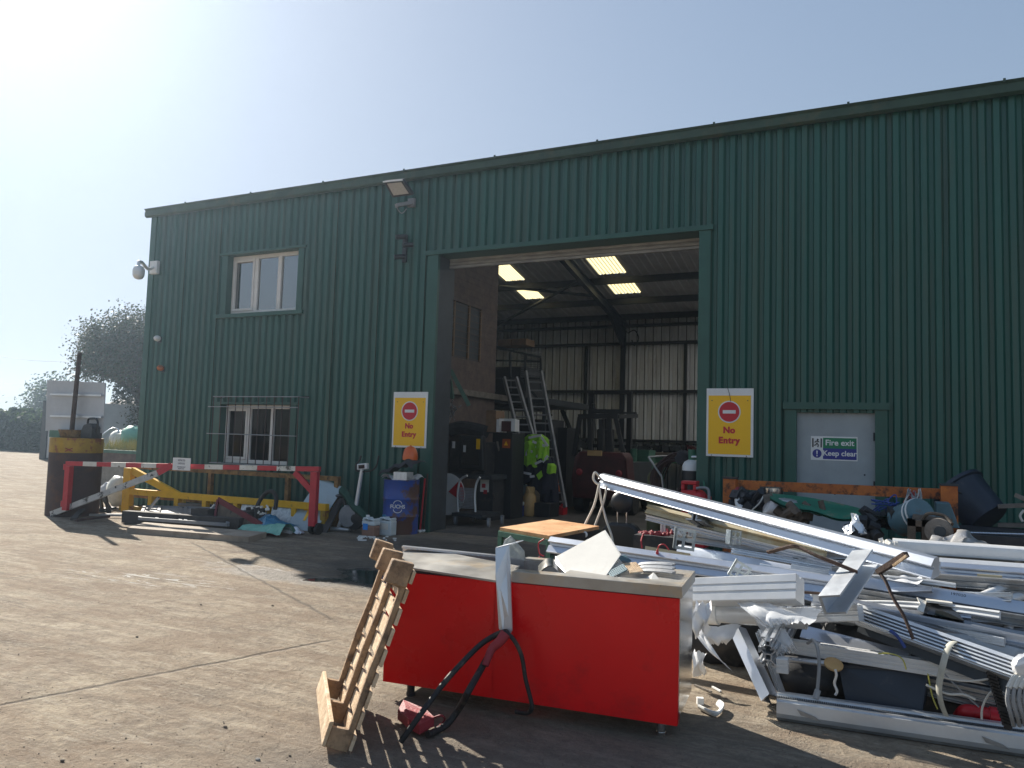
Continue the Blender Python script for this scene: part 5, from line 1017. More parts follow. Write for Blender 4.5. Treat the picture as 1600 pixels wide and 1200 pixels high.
# workbench along the back wall and things on it
t = thing('back_bench', W(1030, 690, 25.8), 'long green workbench with dark clutter along the back wall', 'workbench'); Y = 25.4
c = MB(); a, b2 = W(865, 690, Y), W(1150, 690, Y); c.bx(a.x, b2.x, Y, Y+1.3, a.z-.35, a.z-.25); c.build('top', 'grey_wood', t)
c = MB(); c.bx(a.x, b2.x, Y, Y+.05, a.z-.6, a.z-.36)
for k in range(9): x = a.x+(b2.x-a.x)*k/8; c.bx(x-.05, x+.05, Y, Y+.1, 0, a.z-.36)
c.build('frame', 'bench_green', t); zb_ = a.z-.25
rnd = random.Random(17)
for k, px in enumerate((990, 1003, 1016, 1029, 1040, 1052, 1066, 1078, 905, 920)):
    c = MB(); q = W(px, 690, Y+.4); 
    for j in range(5): c.box((q.x+rnd.uniform(-.15, .15), Y+.4+rnd.uniform(-.1, .1), zb_+rnd.uniform(.04, .22)), (rnd.uniform(.08, .3), .2, rnd.uniform(.06, .22)), rz=rnd.uniform(0, 1), ry=rnd.uniform(-.6, .6))
    nm = ['vice', 'grinder', 'drill', 'clamp', 'motor', 'toolbox', 'drill', 'paint_tin', 'toolbox', 'motor'][k]
    one('bench_clutter', c, 'steel_dark' if k != 7 else 'forklift_red', 'dark machine part on the back bench, number %d from the forklift'.replace('number %d', ['first', 'second', 'third', 'fourth', 'fifth', 'sixth', 'seventh', 'last reddish one'][k] if k < 8 else ['seen through the guard left', 'seen through the guard right'][k-8]), 'machine part', 'clutter on the back bench')
c = MB(); c.bar(W(878, 640, 20), W(905, 705, 19), .08, .1); one('sloping_steel', c, 'steel_dark', 'long dark steel angle sloping down towards the forklift', 'steel section')
c = MB(); bxp(c, 870, 893, 700, 19.5, .8, zb=.7); one('grey_box', c, 'container_grey', 'pale grey box between the jackets and the forklift', 'box')
c = MB(); a = W(990, 701, 18.5); c.cyl((a.x, 18.5, 0), (a.x, 18.5, a.z), .09, n=14); one('green_post', c, 'bench_green', 'round green post standing right of the forklift', 'post', smooth=True)
c = MB(); bxp(c, 996, 1014, 703, 19, .6, zb=.2); one('dark_cupboard', c, 'bench_green', 'dark green cupboard right of the green post', 'cupboard')
# hose reel, cylinders and red machine at the right jamb
p = W(1050, 745, 12.4); t = thing('cable_coil', V3((p.x, 12.4, .5)), 'large coil of dark welding cable hanging on a trolley frame right inside the door', 'cable coil')
c = MB(); rnd = random.Random(23)
for k in range(26):
    rx, rz = rnd.uniform(.20, .36), rnd.uniform(.24, .40); ox, oy = rnd.uniform(-.05, .07), rnd.uniform(-.14, .14); an0 = .5
    pts = []
    for j in range(13): an = 2*math.pi*j/12; u, v = math.cos(an)*rx, math.sin(an)*rz; pts.append(p+V3((ox+u*math.cos(an0)+v*math.sin(an0)*.6, oy+rnd.uniform(-.01, .01), -u*math.sin(an0)*.2+v)))
    c.tube(pts, .013, n=5, sub=3)
c.build('cable', 'rust_dark', t, smooth=True)
c = MB(); Yk = 12.2; c.cyl(W(1013, 714, Yk), W(1034, 745, Yk), .018); c.cyl(W(1013, 714, Yk), W(1052, 712, Yk+.4), .014); c.cyl(W(1052, 712, Yk+.4), W(1062, 722, Yk+.4), .016); c.cyl(W(1034, 745, Yk), W(1040, 790, Yk), .018); c.build('frame', 'alu_dull', t)
def cyl_bottle(px, ytop, Y, r_, m1, m2, lab, ysplit):
    a = W(px, ytop, Y); t = thing('gas_cylinder', V3((a.x, Y, 0)), lab, 'gas cylinder', 'gas cylinders at the right of the door'); zs = W(px, ysplit, Y).z
    c = MB(); c.lathe((a.x, Y, 0.013), [(r_*.95, 0), (r_, .03), (r_, zs)], n=24); c.build('body', m1, t, smooth=True)
    c = MB(); c.lathe((a.x, Y, zs+.015), [(r_, 0), (r_, (a.z-zs)*.45), (r_*.8, (a.z-zs)*.8), (r_*.42, a.z-zs), (.02, a.z-zs)], n=24); c.build('shoulder', m2, t, smooth=True); return t, a
t, a = cyl_bottle(1082, 720, 11.75, .15, 'black_plastic', 'white_paint', 'black gas cylinder with a white shoulder and green valve guard at the right jamb', 737)
c = MB(); c.lathe((a.x, 11.75, a.z), [(.055, 0), (.06, .02), (.07, .17), (.065, .17), (.05, .02)], n=16); c.build('valve_guard', 'gas_green', t, smooth=True)
c = MB(); q = a+V3((.17, -.1, .13)); c.lathe(q, [(.045, 0), (.045, .03)], n=16, axis=(0, -1, 0)); c.lathe(q+V3((.13, 0, -.07)), [(.04, 0), (.04, .03)], n=16, axis=(0, -1, 0)); c.lathe(q+V3((.14, 0, .02)), [(.03, 0), (.03, .03)], n=16, axis=(0, -1, 0)); c.cyl(a+V3((0, -.05, .06)), q+V3((.1, 0, -.06)), .02); c.build('regulator', 'alu_satin', t, smooth=True)
t, a = cyl_bottle(1024, 737, 12.9, .13, 'gas_olive', 'gas_olive', 'olive green gas cylinder behind the trolley frame', 755)
c = MB(); c.tube([W(1090, 722, 11.7), W(1098, 745, 11.5), W(1101, 765, 11.3)], .012); one('hose', c, 'gas_green', 'thin hose hanging from the cylinder regulator', 'hose')
c = MB(); c.ball(W(1067, 716, 12.0), .12, 10, 8, jit=.2, sc=(1, .8, 1), rnd=random.Random(3)); one('black_glove', c, 'cloth_dark', 'black glove resting on top of the cable coil', 'glove', smooth=True)
Y = 10.9; p = W(1083, 785, Y); t = thing('red_compressor', V3((p.x, Y, .3)), 'bright red portable welding unit with a slotted handle right of the door', 'compressor')
a, b2 = W(1064, 751, Y), W(1088, 769, Y); c = MB()
c.bx(a.x, b2.x, Y, Y+.2, b2.z-.05, b2.z+.02); c.bx(a.x, b2.x, Y, Y+.2, a.z-.05, a.z); c.bx(a.x, a.x+.05, Y, Y+.2, b2.z+.02, a.z-.05); c.bx(b2.x-.05, b2.x, Y, Y+.2, b2.z+.02, a.z-.05); c.build('handle', 'pipe_red', t, bevel=.012)
c = MB(); a2, b3 = W(1066, 768, Y), W(1103, 780, Y); c.bx(a2.x, b3.x, Y-.05, Y+.4, .2, a2.z-.06); c.ball((b3.x-.12, Y+.1, a2.z-.08), .12, 12, 8); c.build('body', 'pipe_red', t, bevel=.02)
c = MB(); c.tube([W(1088, 763, Y), W(1100, 762, Y), W(1107, 766, Y), W(1108, 780, Y)], .02, n=8); c.build('hose', 'wire_grey', t, smooth=True)
# ---------------------------------------------------------------- bench and car seat outside the door
zt = .82; A, B2, C2 = G(779, 823, zt), G(861, 836, zt), G(945, 818, zt); D2 = G(845, 811, zt) 
t = thing('work_table', (A+C2)/2-V3((0, 0, zt)), 'steel workbench with an orange stained timber top standing in front of the open door', 'table')
A = G(781, 824, zt); B2 = G(858, 837, zt); C2 = G(936, 822, zt); D2 = A+(C2-B2)
c = MB(); c.prism([A, B2, C2, D2], (0, 0, -.03)); c.build('top', 'bench_top', t)
c = MB(); n_ = V3((0, 0, .055))
for a, b3 in ((A, B2), (D2, A)): c.bar(a-n_, b3-n_, .04, .045)
for p in (A, B2, C2, D2): q = (A+C2)/2; p = p.lerp(q, .02); c.bx(p.x-.02, p.x+.02, p.y-.02, p.y+.02, 0, zt-.035)
for a, b3 in ((A, B2), (B2, C2), (C2, D2), (D2, A)): c.bar(a-V3((0, 0, .6)), b3-V3((0, 0, .6)), .03, .03)
c.build('frame', 'bench_green', t)
c = MB(); c.bar(B2-V3((0, 0, .1)), C2-V3((0, 0, .1)), .03, .13); o = c.build('side_panel', 'black_plastic', t)
c = MB(); q = B2.lerp(C2, .72)-V3((.0, .02, .05)); c.lathe(q, [(.02, 0), (.03, .02), (.02, .03)], n=12, axis=(0, -1, 0)); c.build('knob', 'white_paint', o)
Ys = 7.6; t = thing('car_seat', V3((W(970, 850, Ys).x, Ys, 0)), 'black car seat with headrest standing between the table and the aluminium heap', 'seat')
c = MB(); q = W(972, 784.5, Ys); c.ball(q, .13, 18, 12, sc=(.92, .5, .86)); c.build('headrest', 'black_plastic', t, smooth=True)
c = MB(); q2 = W(972, 812, Ys)
for dx in (-.045, .05): c.cyl((q.x+dx, Ys, q2.z-.1), (q.x+dx, Ys, q.z-.07), .008, n=8)
c.build('headrest_rods', 'chrome', t)
c = MB(); xs_ = q.x; zt_ = q2.z-.03; c.prism([(xs_-.20, Ys-.05, .35), (xs_-.24, Ys-.05, .6), (xs_-.22, Ys-.05, zt_-.14), (xs_-.16, Ys-.05, zt_-.03), (xs_-.10, Ys-.05, zt_), (xs_+.10, Ys-.05, zt_), (xs_+.16, Ys-.05, zt_-.03), (xs_+.22, Ys-.05, zt_-.14), (xs_+.24, Ys-.05, .6), (xs_+.20, Ys-.05, .35)], (0, .14, 0)); c.build('backrest', 'black_plastic', t, bevel=.03); c = MB(); c.bx(xs_-.25, xs_+.25, Ys-.55, Ys-.06, .2, .4); c.build('cushion', 'black_plastic', t, bevel=.04)
# ---------------------------------------------------------------- red serving counter
FL = V3((-2.835, 4.125, 0)); FR = V3((-1.04, 4.31, 0)); ux = (FR-FL).normalized(); uy = V3((-ux.y, ux.x, 0)); LW = (FR-FL).length; DP = .58; Z = V3((0, 0, 1))
def C_(a, b2, z): return FL+ux*a+uy*b2+Z*z
t = thing('serving_counter', (FL+FR)/2+uy*.3, 'red fronted stainless steel serving counter with scrap metal piled on its top', 'counter'); ctr = t
for a0, a1 in ((0, LW*.402), (LW*.404, LW)):
    c = MB(); nx, nz = 22, 9
    def pan(u, v, a0=a0, a1=a1): e = math.sin(math.pi*u)*math.sin(math.pi*v); return C_(a0+(a1-a0)*u, -.0035*e*(math.sin(u*5+a0*3)*math.cos(v*4)+.5*math.sin(u*13+v*7)), .09+.675*v)
    c.sheet(pan, nx, nz, -.02); c.frame(C_(a0, .0, .09), ux*.004, uy*.022, Z*.675); c.frame(C_(a1-.004, .0, .09), ux*.004, uy*.022, Z*.675); c.build('front_panel', 'red_panel', t, smooth=True)
c = MB()
for a, z in ((LW*.355, .70), (LW*.375, .70), (LW*.375, .12), (LW*.99, .62)): c.lathe(C_(a, -.004, z), [(.011, 0), (.011, .003)], n=12, axis=-uy)
c.build('screw_holes', 'maroon', t)
c = MB(); c.frame(C_(LW-.02, .024, .11), ux*.022, uy*(DP-.024), Z*.66)
c.frame(C_(LW+.003, .02, .05), ux*.006, uy*.03, Z*.1); c.build('side_panel', 'stainless', t, bevel=.003)
c = MB(); c.frame(C_(0, .024, .11), ux*.02, uy*(DP-.024), Z*.66); c.frame(C_(0, DP-.02, .11), ux*LW, uy*.02, Z*.66); c.frame(C_(.02, .03, .12), ux*(LW-.05), uy*(DP-.06), Z*.02); c.build('carcass', 'alu_dull', t)
c = MB(); z1, z0 = .832, .768
wl = .18    # open well in the middle of the top
c.frame(C_(LW*.40, -.012, z0), ux*(LW*.60+.014), uy*.012, Z*(z1-z0)); c.frame(C_(LW+.002, 0, z0), ux*.012, uy*(DP+.01), Z*(z1-z0))
c.frame(C_(LW*.40, 0, z1-.012), ux*(LW*.60+.002), uy*.09, Z*.012); c.frame(C_(LW*.62, .09, z1-.012), ux*(LW*.38+.002), uy*(DP-.08), Z*.012); c.frame(C_(LW*.40, DP-.07, z1-.012), ux*(LW*.22), uy*.08, Z*.012)
c.build('worktop', 'worktop', t, bevel=.002)
c = MB(); c.frame(C_(LW*.40, .09, z0-.14), ux*(LW*.22), uy*(DP-.16), Z*.01); c.frame(C_(LW*.40, .088, z0-.13), ux*(LW*.22), uy*.004, Z*.18); c.frame(C_(LW*.40, DP-.075, z0-.13), ux*(LW*.22), uy*.004, Z*.18); c.frame(C_(LW*.615, .09, z0-.13), ux*.004, uy*(DP-.16), Z*.18); c.build('sunken_well', 'alu_dull', t)
c = MB(); c.prism([C_(.03, -.035, z0+.028), C_(LW*.405, -.03, z0-.008), C_(LW*.42, DP*.55, z0+.03), C_(.0, DP*.9, z0+.058), C_(-.10, DP*.75, z0+.055), C_(-.06, .18, z0+.045)], Z*.014); c.build('loose_left_top', 'worktop', t, bevel=.002)
for a, b2 in ((.15, .07), (LW-.10, .07), (.15, DP-.07), (LW-.1, DP-.07)):
    c = MB(); c.cyl(C_(a, b2, .02), C_(a, b2, .12), .024, n=14); c.cyl(C_(a, b2, 0), C_(a, b2, .02), .028, n=14); c.build('foot', 'dusty_black' if a < 1 else 'stainless', t, smooth=True)
# things on the counter
c = MB(); a, b2 = C_(-.10, .46, .885), C_(LW*.50, .56, .885)
sec = [(-.03, -.05), (.03, -.05), (.03, -.044), (-.024, -.044), (-.024, .03), (.03, .03), (.03, .045), (-.03, .045)]
c.ext(W(628, 862, 4.50), W(858, 885, 4.88), sec, .9)
for k in range(26): q = W(630, 856, 4.475).lerp(W(858, 879, 4.855), (k+.5)/26); c.lathe(q+V3((0, .0, -.001)), [(.004, 0), (.004, .003)], n=6, axis=(0, -1, .3))
one('slotted_rail', c, 'alu', 'long slotted silver rail lying along the back of the red counter', 'rail')
c = MB(); P0 = [W(781, 866, 4.25), W(788, 845, 4.25), W(797, 838, 4.27), W(818, 862, 4.45), W(820, 875, 4.5)]; c.prism(P0, (0, .012, .004)); one('bent_bracket', c, 'galvanised', 'bent grey metal fin standing where the white strap crosses the counter edge', 'bracket')
# white strap and its hoses
t = thing('hose_strap', C_(LW*.44, -.03, .4), 'flat white metal strap hooked over the counter front with black rubber hoses hung below', 'strap')
A, B2, C2, D2 = W(774, 857, 4.17), W(795, 852, 4.2), W(800, 985, 4.12), W(779, 982, 4.12)
c = MB(); q1, q2 = W(774.5, 900, 4.13), W(797, 900, 4.13)
c.prism([A, B2, q2, C2, W(797, 991, 4.12), W(786, 992, 4.12), D2, q1], (0, .012, 0)); c.prism([A, B2, B2+V3((.05, .10, .02)), A+V3((.05, .10, .02))], (0, 0, .006)); c.build('metal_strap', 'alu_satin', t, bevel=.002)
c = MB(); c.lathe(W(792, 986, 4.11), [(.012, 0), (.012, .01)], n=10, axis=(0, -1, 0)); c.build('bolt', 'steel_dark', t)
Yh = 4.05
def GH(x, y, z=0.02): return G(x, y, z)
h0 = W(789, 987, Yh)
c = MB(); c.tube([h0, W(775, 992, Yh), W(750, 1008, 4.0), W(718, 1040, 3.85), W(690, 1072, 3.75), GH(660, 1112, .16), GH(640, 1140, .08), GH(626, 1159, .02)], .016, n=10); c.build('hose', 'rubber', t, smooth=True)
c = MB(); c.tube([h0+V3((.01, .02, 0)), W(780, 1000, Yh), W(765, 1022, 4.0), W(748, 1052, 3.9), W(731, 1082, 3.75), GH(718, 1106, .12), GH(700, 1130, .04), GH(684, 1141, .02), GH(668, 1148, .02)], .019, n=10); c.build('hose', 'rubber', t, smooth=True)
c = MB(); c.tube([h0, W(803, 1000, 4.06), W(815, 1025, 4.08), W(821, 1060, 4.08), W(829, 1092, 4.08), W(831, 1106, 4.08), W(824, 1114, 4.1), W(806, 1112, 4.12)], .013, n=8); c.build('hose', 'rubber', t, smooth=True)
c = MB(); c.tube([W(790, 990, 4.03), W(780, 1003, 4.0), W(768, 1015, 3.98), W(758, 1040, 3.93)], .032, n=12, taper=.6); c.build('red_sleeve', 'red_faded', t, smooth=True)
c = MB(); q = [G(630, 1107, .04), G(665, 1122, .05), G(678, 1135, .04), G(655, 1148, .02), G(638, 1138, .03), G(621, 1124, .02)]
rnd = random.Random(2); c.prism([p for p in q], (0, 0, .05)); c.tube([G(676, 1122, .06), G(690, 1118, .08), G(694, 1126, .04), G(680, 1140, .03)], .006); one('red_pouch', c, 'red_faded', 'faded red plastic pouch lying on the ground by the hose ends', 'pouch', bevel=.008)
# metal scrap heaped on the counter
t = thing('white_panel_sheet', W(930, 900, 4.55), 'large off white metal sheet propped at an angle on the counter', 'metal sheet')
def onpl(px, py, A, B2, C2): n_ = (B2-A).cross(C2-A); d = ray(px, py); return CAM+d*((A-CAM).dot(n_)/d.dot(n_))
a_, b_, c_ = W(870, 868, 4.58), W(942, 829, 4.80), W(938, 908, 4.36); c = MB(); P4 = [onpl(x, y, a_, b_, c_) for x, y in ((868, 870), (944, 829), (969, 868), (950, 895), (941, 908), (921, 906), (884, 896))]; c.prism(P4, (0.004, .012, .004)); c.build('sheet', 'white_panel', t, bevel=.002)
c = MB(); c.prism([P4[0], P4[0]+V3((.02, -.05, -.035)), P4[6]+V3((.02, -.04, -.0)), P4[6]], (.002, -.004, .004)); c.build('folded_edge', 'alu_white', t)
def perf(name, A, B2, D2, nu, nv, m_, lab, th=.006, hole=.55):
    c = MB(); eu, ev = (B2-A)/nu, (D2-A)/nv; nn = eu.cross(ev).normalized()*th
    for i in range(nu):
        for j in range(nv):
            o = A+eu*i+ev*j; a = (1-hole)/2
            c.frame(o, eu, ev*a*2, nn); c.frame(o+ev*a*2, eu*a*2, ev*(1-a*2), nn)
    c.frame(A+eu*nu, eu*.25, ev*nv, nn); c.frame(A+ev*nv, eu*nu, ev*.25, nn); return one(name, c, m_, lab, 'perforated metal', 'perforated pieces on the counter')
perf('perforated_plate', W(943, 885, 4.50), W(965, 871.5, 4.62), W(949, 893, 4.44), 7, 4, 'white_panel', 'pale perforated plate against the lower corner of the white sheet', hole=.5)
perf('perforated_plate', W(949, 893.5, 4.44), W(973, 881, 4.50), W(955, 902, 4.38), 9, 4, 'machine_blue', 'blue grey perforated strip under the pale perforated plate', hole=.45)
perf('perforated_plate', W(964, 871, 4.64), W(976, 867, 4.74), W(974, 880, 4.58), 6, 5, 'machine_blue', 'dark blue perforated strip behind the crushed pieces', hole=.45)
perf('perforated_plate', W(973, 880, 4.56), W(993, 878, 4.62), W(984, 894, 4.42), 8, 7, 'pallet_pale', 'folded beige perforated piece right of the blue strips', hole=.5)
c = MB(); rnd = random.Random(33)
for k in range(3):
    a, b2 = W(1000, 880+k*5, 4.75-.08*k), W(1053, 881+k*6, 4.72-.08*k); c.ext(a, b2, [(-.03, -.006), (-.015, .004), (0, -.006), (.015, .004), (.03, -.006), (.03, -.012), (-.03, -.012)], 1, n=6, bend=(0, 0, .006))
one('crushed_strips', c, 'alu_dull', 'crushed ribbed metal strips stacked towards the right end of the counter', 'metal strips')
c = MB(); A, B2, C2, D2 = W(1015, 905, 4.42), W(1022, 896, 4.5), W(1030, 912, 4.40), W(1010, 916, 4.34)
c.prism([W(1002, 911, 4.42), W(1021, 896, 4.52), W(1034, 911, 4.44), W(1014, 917, 4.36)], (0, 0, .006)); c.ball(W(1018, 908, 4.45)-V3((0, 0, .01)), .02, 6, 5); one('torn_plate', c, 'white_panel', 'small torn pale plate near the front right corner of the counter', 'plate')
c = MB(); c.sheet(lambda u, v: W(842+35*u, 885+13*v, 4.55-.13*v)+V3((0, 0, .05*math.sin(math.pi*u))), 8, 5, .006); one('bent_stainless', c, 'stainless', 'curved shiny steel offcut left of the white sheet in the counter well', 'offcut', smooth=True)
c = MB(); c.prism([W(885, 898, 4.42), W(915, 905, 4.36), W(910, 908, 4.36), W(884, 903, 4.38)], (0, .05, .01)); one('grating_offcut', c, 'alu_dull', 'short grey grating offcut under the lower edge of the white sheet', 'offcut')
# ---------------------------------------------------------------- timber pallet leaning on the counter
Cp = G(548, 1180); Wv = (G(520, 1075)-G(548, 1180)); Wv = V3((-.70, .78, 0)).normalized()*.86
Uv = V3((.225, .19, .90)).normalized(); Uv = (Uv-Wv.normalized()*Uv.dot(Wv.normalized())).normalized(); Tv = -(Uv.cross(Wv)).normalized(); Tv = Tv if Tv.x < 0 else -Tv
Cp = Cp+Z*.004; LP = .97
t = thing('timber_pallet', Cp+Wv/2, 'worn timber pallet standing on end and leaning against the left end of the red counter', 'pallet')
def PP(u, v, q): return Cp+Uv*u+Wv*v+Tv*q
wv = Wv.normalized(); wl_ = Wv.length; TH = .135
rnd = random.Random(40); nd = 9
for i in range(nd):          # deck boards, across the stringers, on the side towards the counter
    u = .012+i*(LP-.10)/(nd-1); hgt = .078*rnd.uniform(.82, 1.1)
    c = MB(); c.frame(PP(u+rnd.uniform(-.004, .004), 0, 0)-wv*rnd.uniform(.004, .015), Uv*hgt, wv*(wl_+rnd.uniform(.01, .03)), Tv*.017); c.build('deck_board', 'pallet_pale', t, bevel=.002)
for k, v in enumerate((0, wl_/2-.03, wl_-.055)):
    c = MB(); j = rnd.uniform(-.006, .006)
    pf_ = [(0, .019), (0, TH), (.10, TH), (.106, .050), (.42, .056), (.62, .048), (LP-.16, .050), (LP-.128, .056), (LP-.12, TH-.01), (LP-.005, TH-.01), (LP-.005, .019)]
    c.prism([PP(u, 0, q)+wv*(v+.010) for u, q in pf_], wv*.034); c.build('stringer', 'pallet_wood', t, bevel=.004)
    c = MB(); c.prism([PP(u, 0, q)+wv*(v-.006) for u, q in ((LP-.122+j, .020), (LP-.118, TH+.003+j), (LP+.002, TH+.001), (LP+.006+j, .020))], wv*.068); c.build('end_block', 'pallet_wood', t, bevel=.006)
c = MB(); c.prism([PP(-.0, 0, TH+.001), PP(.005, 0, TH+.019), PP(.125, 0, TH+.022), PP(.13, 0, TH+.001)], wv*(wl_+.01)); c.build('bottom_board', 'pallet_pale', t, bevel=.004)
c = MB(); rnd = random.Random(41)
for i in range(nd):
    for v in (.025, wl_/2, wl_-.03):
        c.lathe(PP(.05+i*(LP-.10)/(nd-1), 0, -.001)+wv*v, [(.004, 0), (.004, .002)], n=6, axis=-Tv)
c.build('nail_heads', 'steel_dark', t)
# ---------------------------------------------------------------- the aluminium heap
TR = [(-.30, -.5), (.28, -.5), (.46, -.46), (.47, -.40), (.43, -.37), (.24, -.06), (.19, -.03), (.10, -.02), (.10, .10), (.22, .13), (.36, .16), (.38, .22), (.33, .27), (.10, .49), (.05, .5), (-.2, .5), (-.35, .4)]
HB = [(-.4, -.5), (.4, -.5), (.4, -.40), (.05, -.37), (.05, -.12), (.33, -.09), (.35, .05), (.05, .08), (.05, .36), (.4, .40), (.4, .5), (-.4, .5)]
BX = [(-.4, -.5), (.36, -.5), (.4, -.46), (.4, -.20), (.34, -.17), (.34, -.11), (.4, -.08), (.4, .10), (.35, .13), (.35, .18), (.4, .21), (.4, .47), (.36, .5), (.1, .5), (.1, .42), (-.1, .42), (-.1, .5), (-.4, .5)]
UC = [(-.45, -.5), (.45, -.5), (.45, .5), (.36, .5), (.36, -.36), (-.36, -.36), (-.36, .5), (-.45, .5)]
FN = [(-.5, -.5)]
for k in range(6): q = .5-k*.18; FN += []
FN = [(-.45, -.5), (.30, -.5), (.30, -.46), (.5, -.44), (.5, -.36), (.1, -.34), (.1, -.27), (.5, -.25), (.5, -.17), (.1, -.15), (.1, -.08), (.5, -.06), (.5, .02), (.1, .04), (.1, .11), (.5, .13), (.5, .21), (.1, .23), (.1, .30), (.5, .32), (.5, .5), (-.45, .5)]
RD = [(.5*math.cos(a*math.pi/8), .5*math.sin(a*math.pi/8)) for a in range(16)]
FC = [(.30, -.5), (.36, -.46), (.38, .2), (.33, .38), (.18, .48), (-.05, .5), (-.2, .42), (-.2, -.5)]
SECS = dict(TR=TR, HB=HB, BX=BX, UC=UC, FN=FN, RD=RD, FC=FC)
G1 = 'aluminium lengths in the heap'
def prof(a, Ya, b2, Yb, h, sec, m_, lab, roll=0., n=1, bend=None, twist=0., grp=G1, name='aluminium_profile', off=.003):
    A, B2 = W(*a, Ya), W(*b2, Yb); A.z = max(A.z, h*.52); B2.z = max(B2.z, h*.52)
    c = MB(); c.ext(A, B2, SECS[sec], h, roll=roll, n=n, bend=bend, twist=twist); o = c.build(name, m_, smooth=(sec in ('RD', 'FC')), bevel=0)
    return tag(o, lab, 'aluminium profile', grp), A, B2
# long tilted one over everything, its cord loops
o, A1, B1 = prof((941, 750), 7.3, (1462, 887), 5.55, .128, 'TR', 'alu', 'longest silver profile, tilted highest over the heap with cord loops at its left end', roll=-.25)
c = MB(); c.tube([A1+V3((0, -.06, .02)), W(930, 738, 7.2), W(927, 748, 7.2), W(933, 756, 7.2), A1+V3((.0, -.07, -.03))], .012, n=6)
for p in ((( 936, 757), (928, 790), (912, 825), (916, 836), (925, 845)), ((936, 757), (939, 780), (947, 812), (955, 835), (958, 850)), ((948, 760), (943, 785), (932, 815), (922, 842))): c.tube([W(*q, 7.15) for q in p], .011, n=6)
one('looped_cord', c, 'wire_white', 'looped white cord hanging from the left end of the tilted profile', 'cord', smooth=True)
prof((1012, 795), 7.0, (1290, 864), 6.5, .085, 'TR', 'alu_cream', 'cream and tan coated profile just under the longest tilted one', roll=.1)
prof((1010, 808), 6.95, (1310, 882), 6.4, .05, 'HB', 'alu', 'thin silver profile running below the cream coated one')
# cut end facing us
A, B2 = W(1086, 801, 6.6), W(1135, 832, 7.15); t = thing('cut_profile', A, 'short grey extrusion whose cut hollow end faces the camera', 'aluminium profile', G1)
tt, sd, up = axes(A, B2); c = MB()
def cross(c, A, B2, parts, s_): 
    for (x0, x1, y0, y1) in parts: c.frame(A+sd*x0*s_+up*y0*s_, B2-A, sd*(x1-x0)*s_, up*(y1-y0)*s_)
cross(c, A, B2, ((-.5, -.38, -.1, .5), (.34, .46, -.1, .5), (-.38, .34, .28, .38), (-.38, .34, -.1, -.02), (-.6, -.1, -.5, -.42), (.1, .55, -.5, -.42), (-.2, -.1, -.42, -.1), (.1, .2, -.42, -.1), (-.5, -.25, .44, .5), (.2, .46, .44, .5)), .13); c.build('extrusion', 'alu_dull', t)
prof((1075, 838), 7.0, (1700, 930), 6.4, .10, 'HB', 'alu', 'silver grey profile running right under the tilted one')
prof((1062, 862), 6.7, (1420, 925), 6.0, .125, 'FC', 'alu', 'wide blue reflecting profile behind the cut steel bracket', roll=.35)
prof((1010, 858), 6.75, (1080, 870), 6.6, .05, 'UC', 'alu_cream', 'short cream channel end with yellow foam', roll=.2)
o, A5, B5 = prof((860, 851), 6.0, (1345, 922), 5.75, .135, 'TR', 'alu', 'big silver profile reaching furthest left behind the counter', roll=.12)
c = MB(); q = A5+V3((-.03, -.06, -.03)); c.tube([q+V3((0, 0, .08)), q+V3((-.05, 0, .04)), q+V3((-.04, 0, -.04)), q+V3((0, 0, -.06))], .006); c.ball(q+V3((-.04, 0, -.10)), .025, 8, 6, sc=(.6, .6, 1.4)); one('red_tag', c, 'wire_red', 'small red tag on wire at the left end of the big profile', 'tag')
c = MB(); q = W(1027, 862, 5.88); c.tube([q, q+V3((.02, -.02, .05)), q+V3((.06, -.02, .06)), q+V3((.09, 0, .02))], .005); c.ball(q+V3((0, 0, -.01)), .02, 8, 6, sc=(.6, .6, 1.4)); one('red_tag', c, 'wire_red', 'small red wire tag on top of the big profile near its middle', 'tag')
def bracket(px, py, Y, s_, rz, lab, tilt=0.):
    p = W(px, py, Y); c = MB(); R_ = Matrix.Rotation(rz, 3, 'Z') @ Matrix.Rotation(tilt, 3, 'Y')
    f_ = lambda o, a, b2, d: c.frame(p+R_ @ V3(o)*s_, R_ @ V3(a)*s_, R_ @ V3(b2)*s_, R_ @ V3(d)*s_)
    for x in (-.5, -.12, .36): f_((x, 0, -.5), (.14, 0, 0), (0, .06, 0), (0, 0, 1))
    for z in (-.5, -.08, .36): f_((-.36, -.004, z), (.72, 0, 0), (0, .06, 0), (0, 0, .14))
    f_((-.5, 0, -.5), (.1, 0, 0), (0, .5, 0), (0, 0, 1.)); one('galvanised_bracket', c, 'galvanised', lab, 'bracket', 'galvanised brackets on the heap')
bracket(1070, 843, 6.35, .17, .3, 'tall galvanised bracket standing behind the white sheet', .1); bracket(1150, 840, 6.3, .11, .9, 'small galvanised bracket clipped on the profile in the middle', .1); bracket(1156, 893, 5.55, .12, .2, 'square galvanised plate bracket standing on the white lit profile', .5)
bracket(1563, 934, 5.9, .11, .6, 'galvanised bracket at the right on the lettered profile', .2)
prof((1075, 926), 5.42, (1250, 921), 5.22, .165, 'BX', 'alu_white', 'short white topped box profile beside the end of the counter', roll=.42)
c = MB(); c.cyl(W(1246, 925, 5.3), W(1330, 930, 5.5), .009, n=8); one('threaded_rod', c, 'rust', 'thin brown rod poking out of the white topped box profile', 'rod')
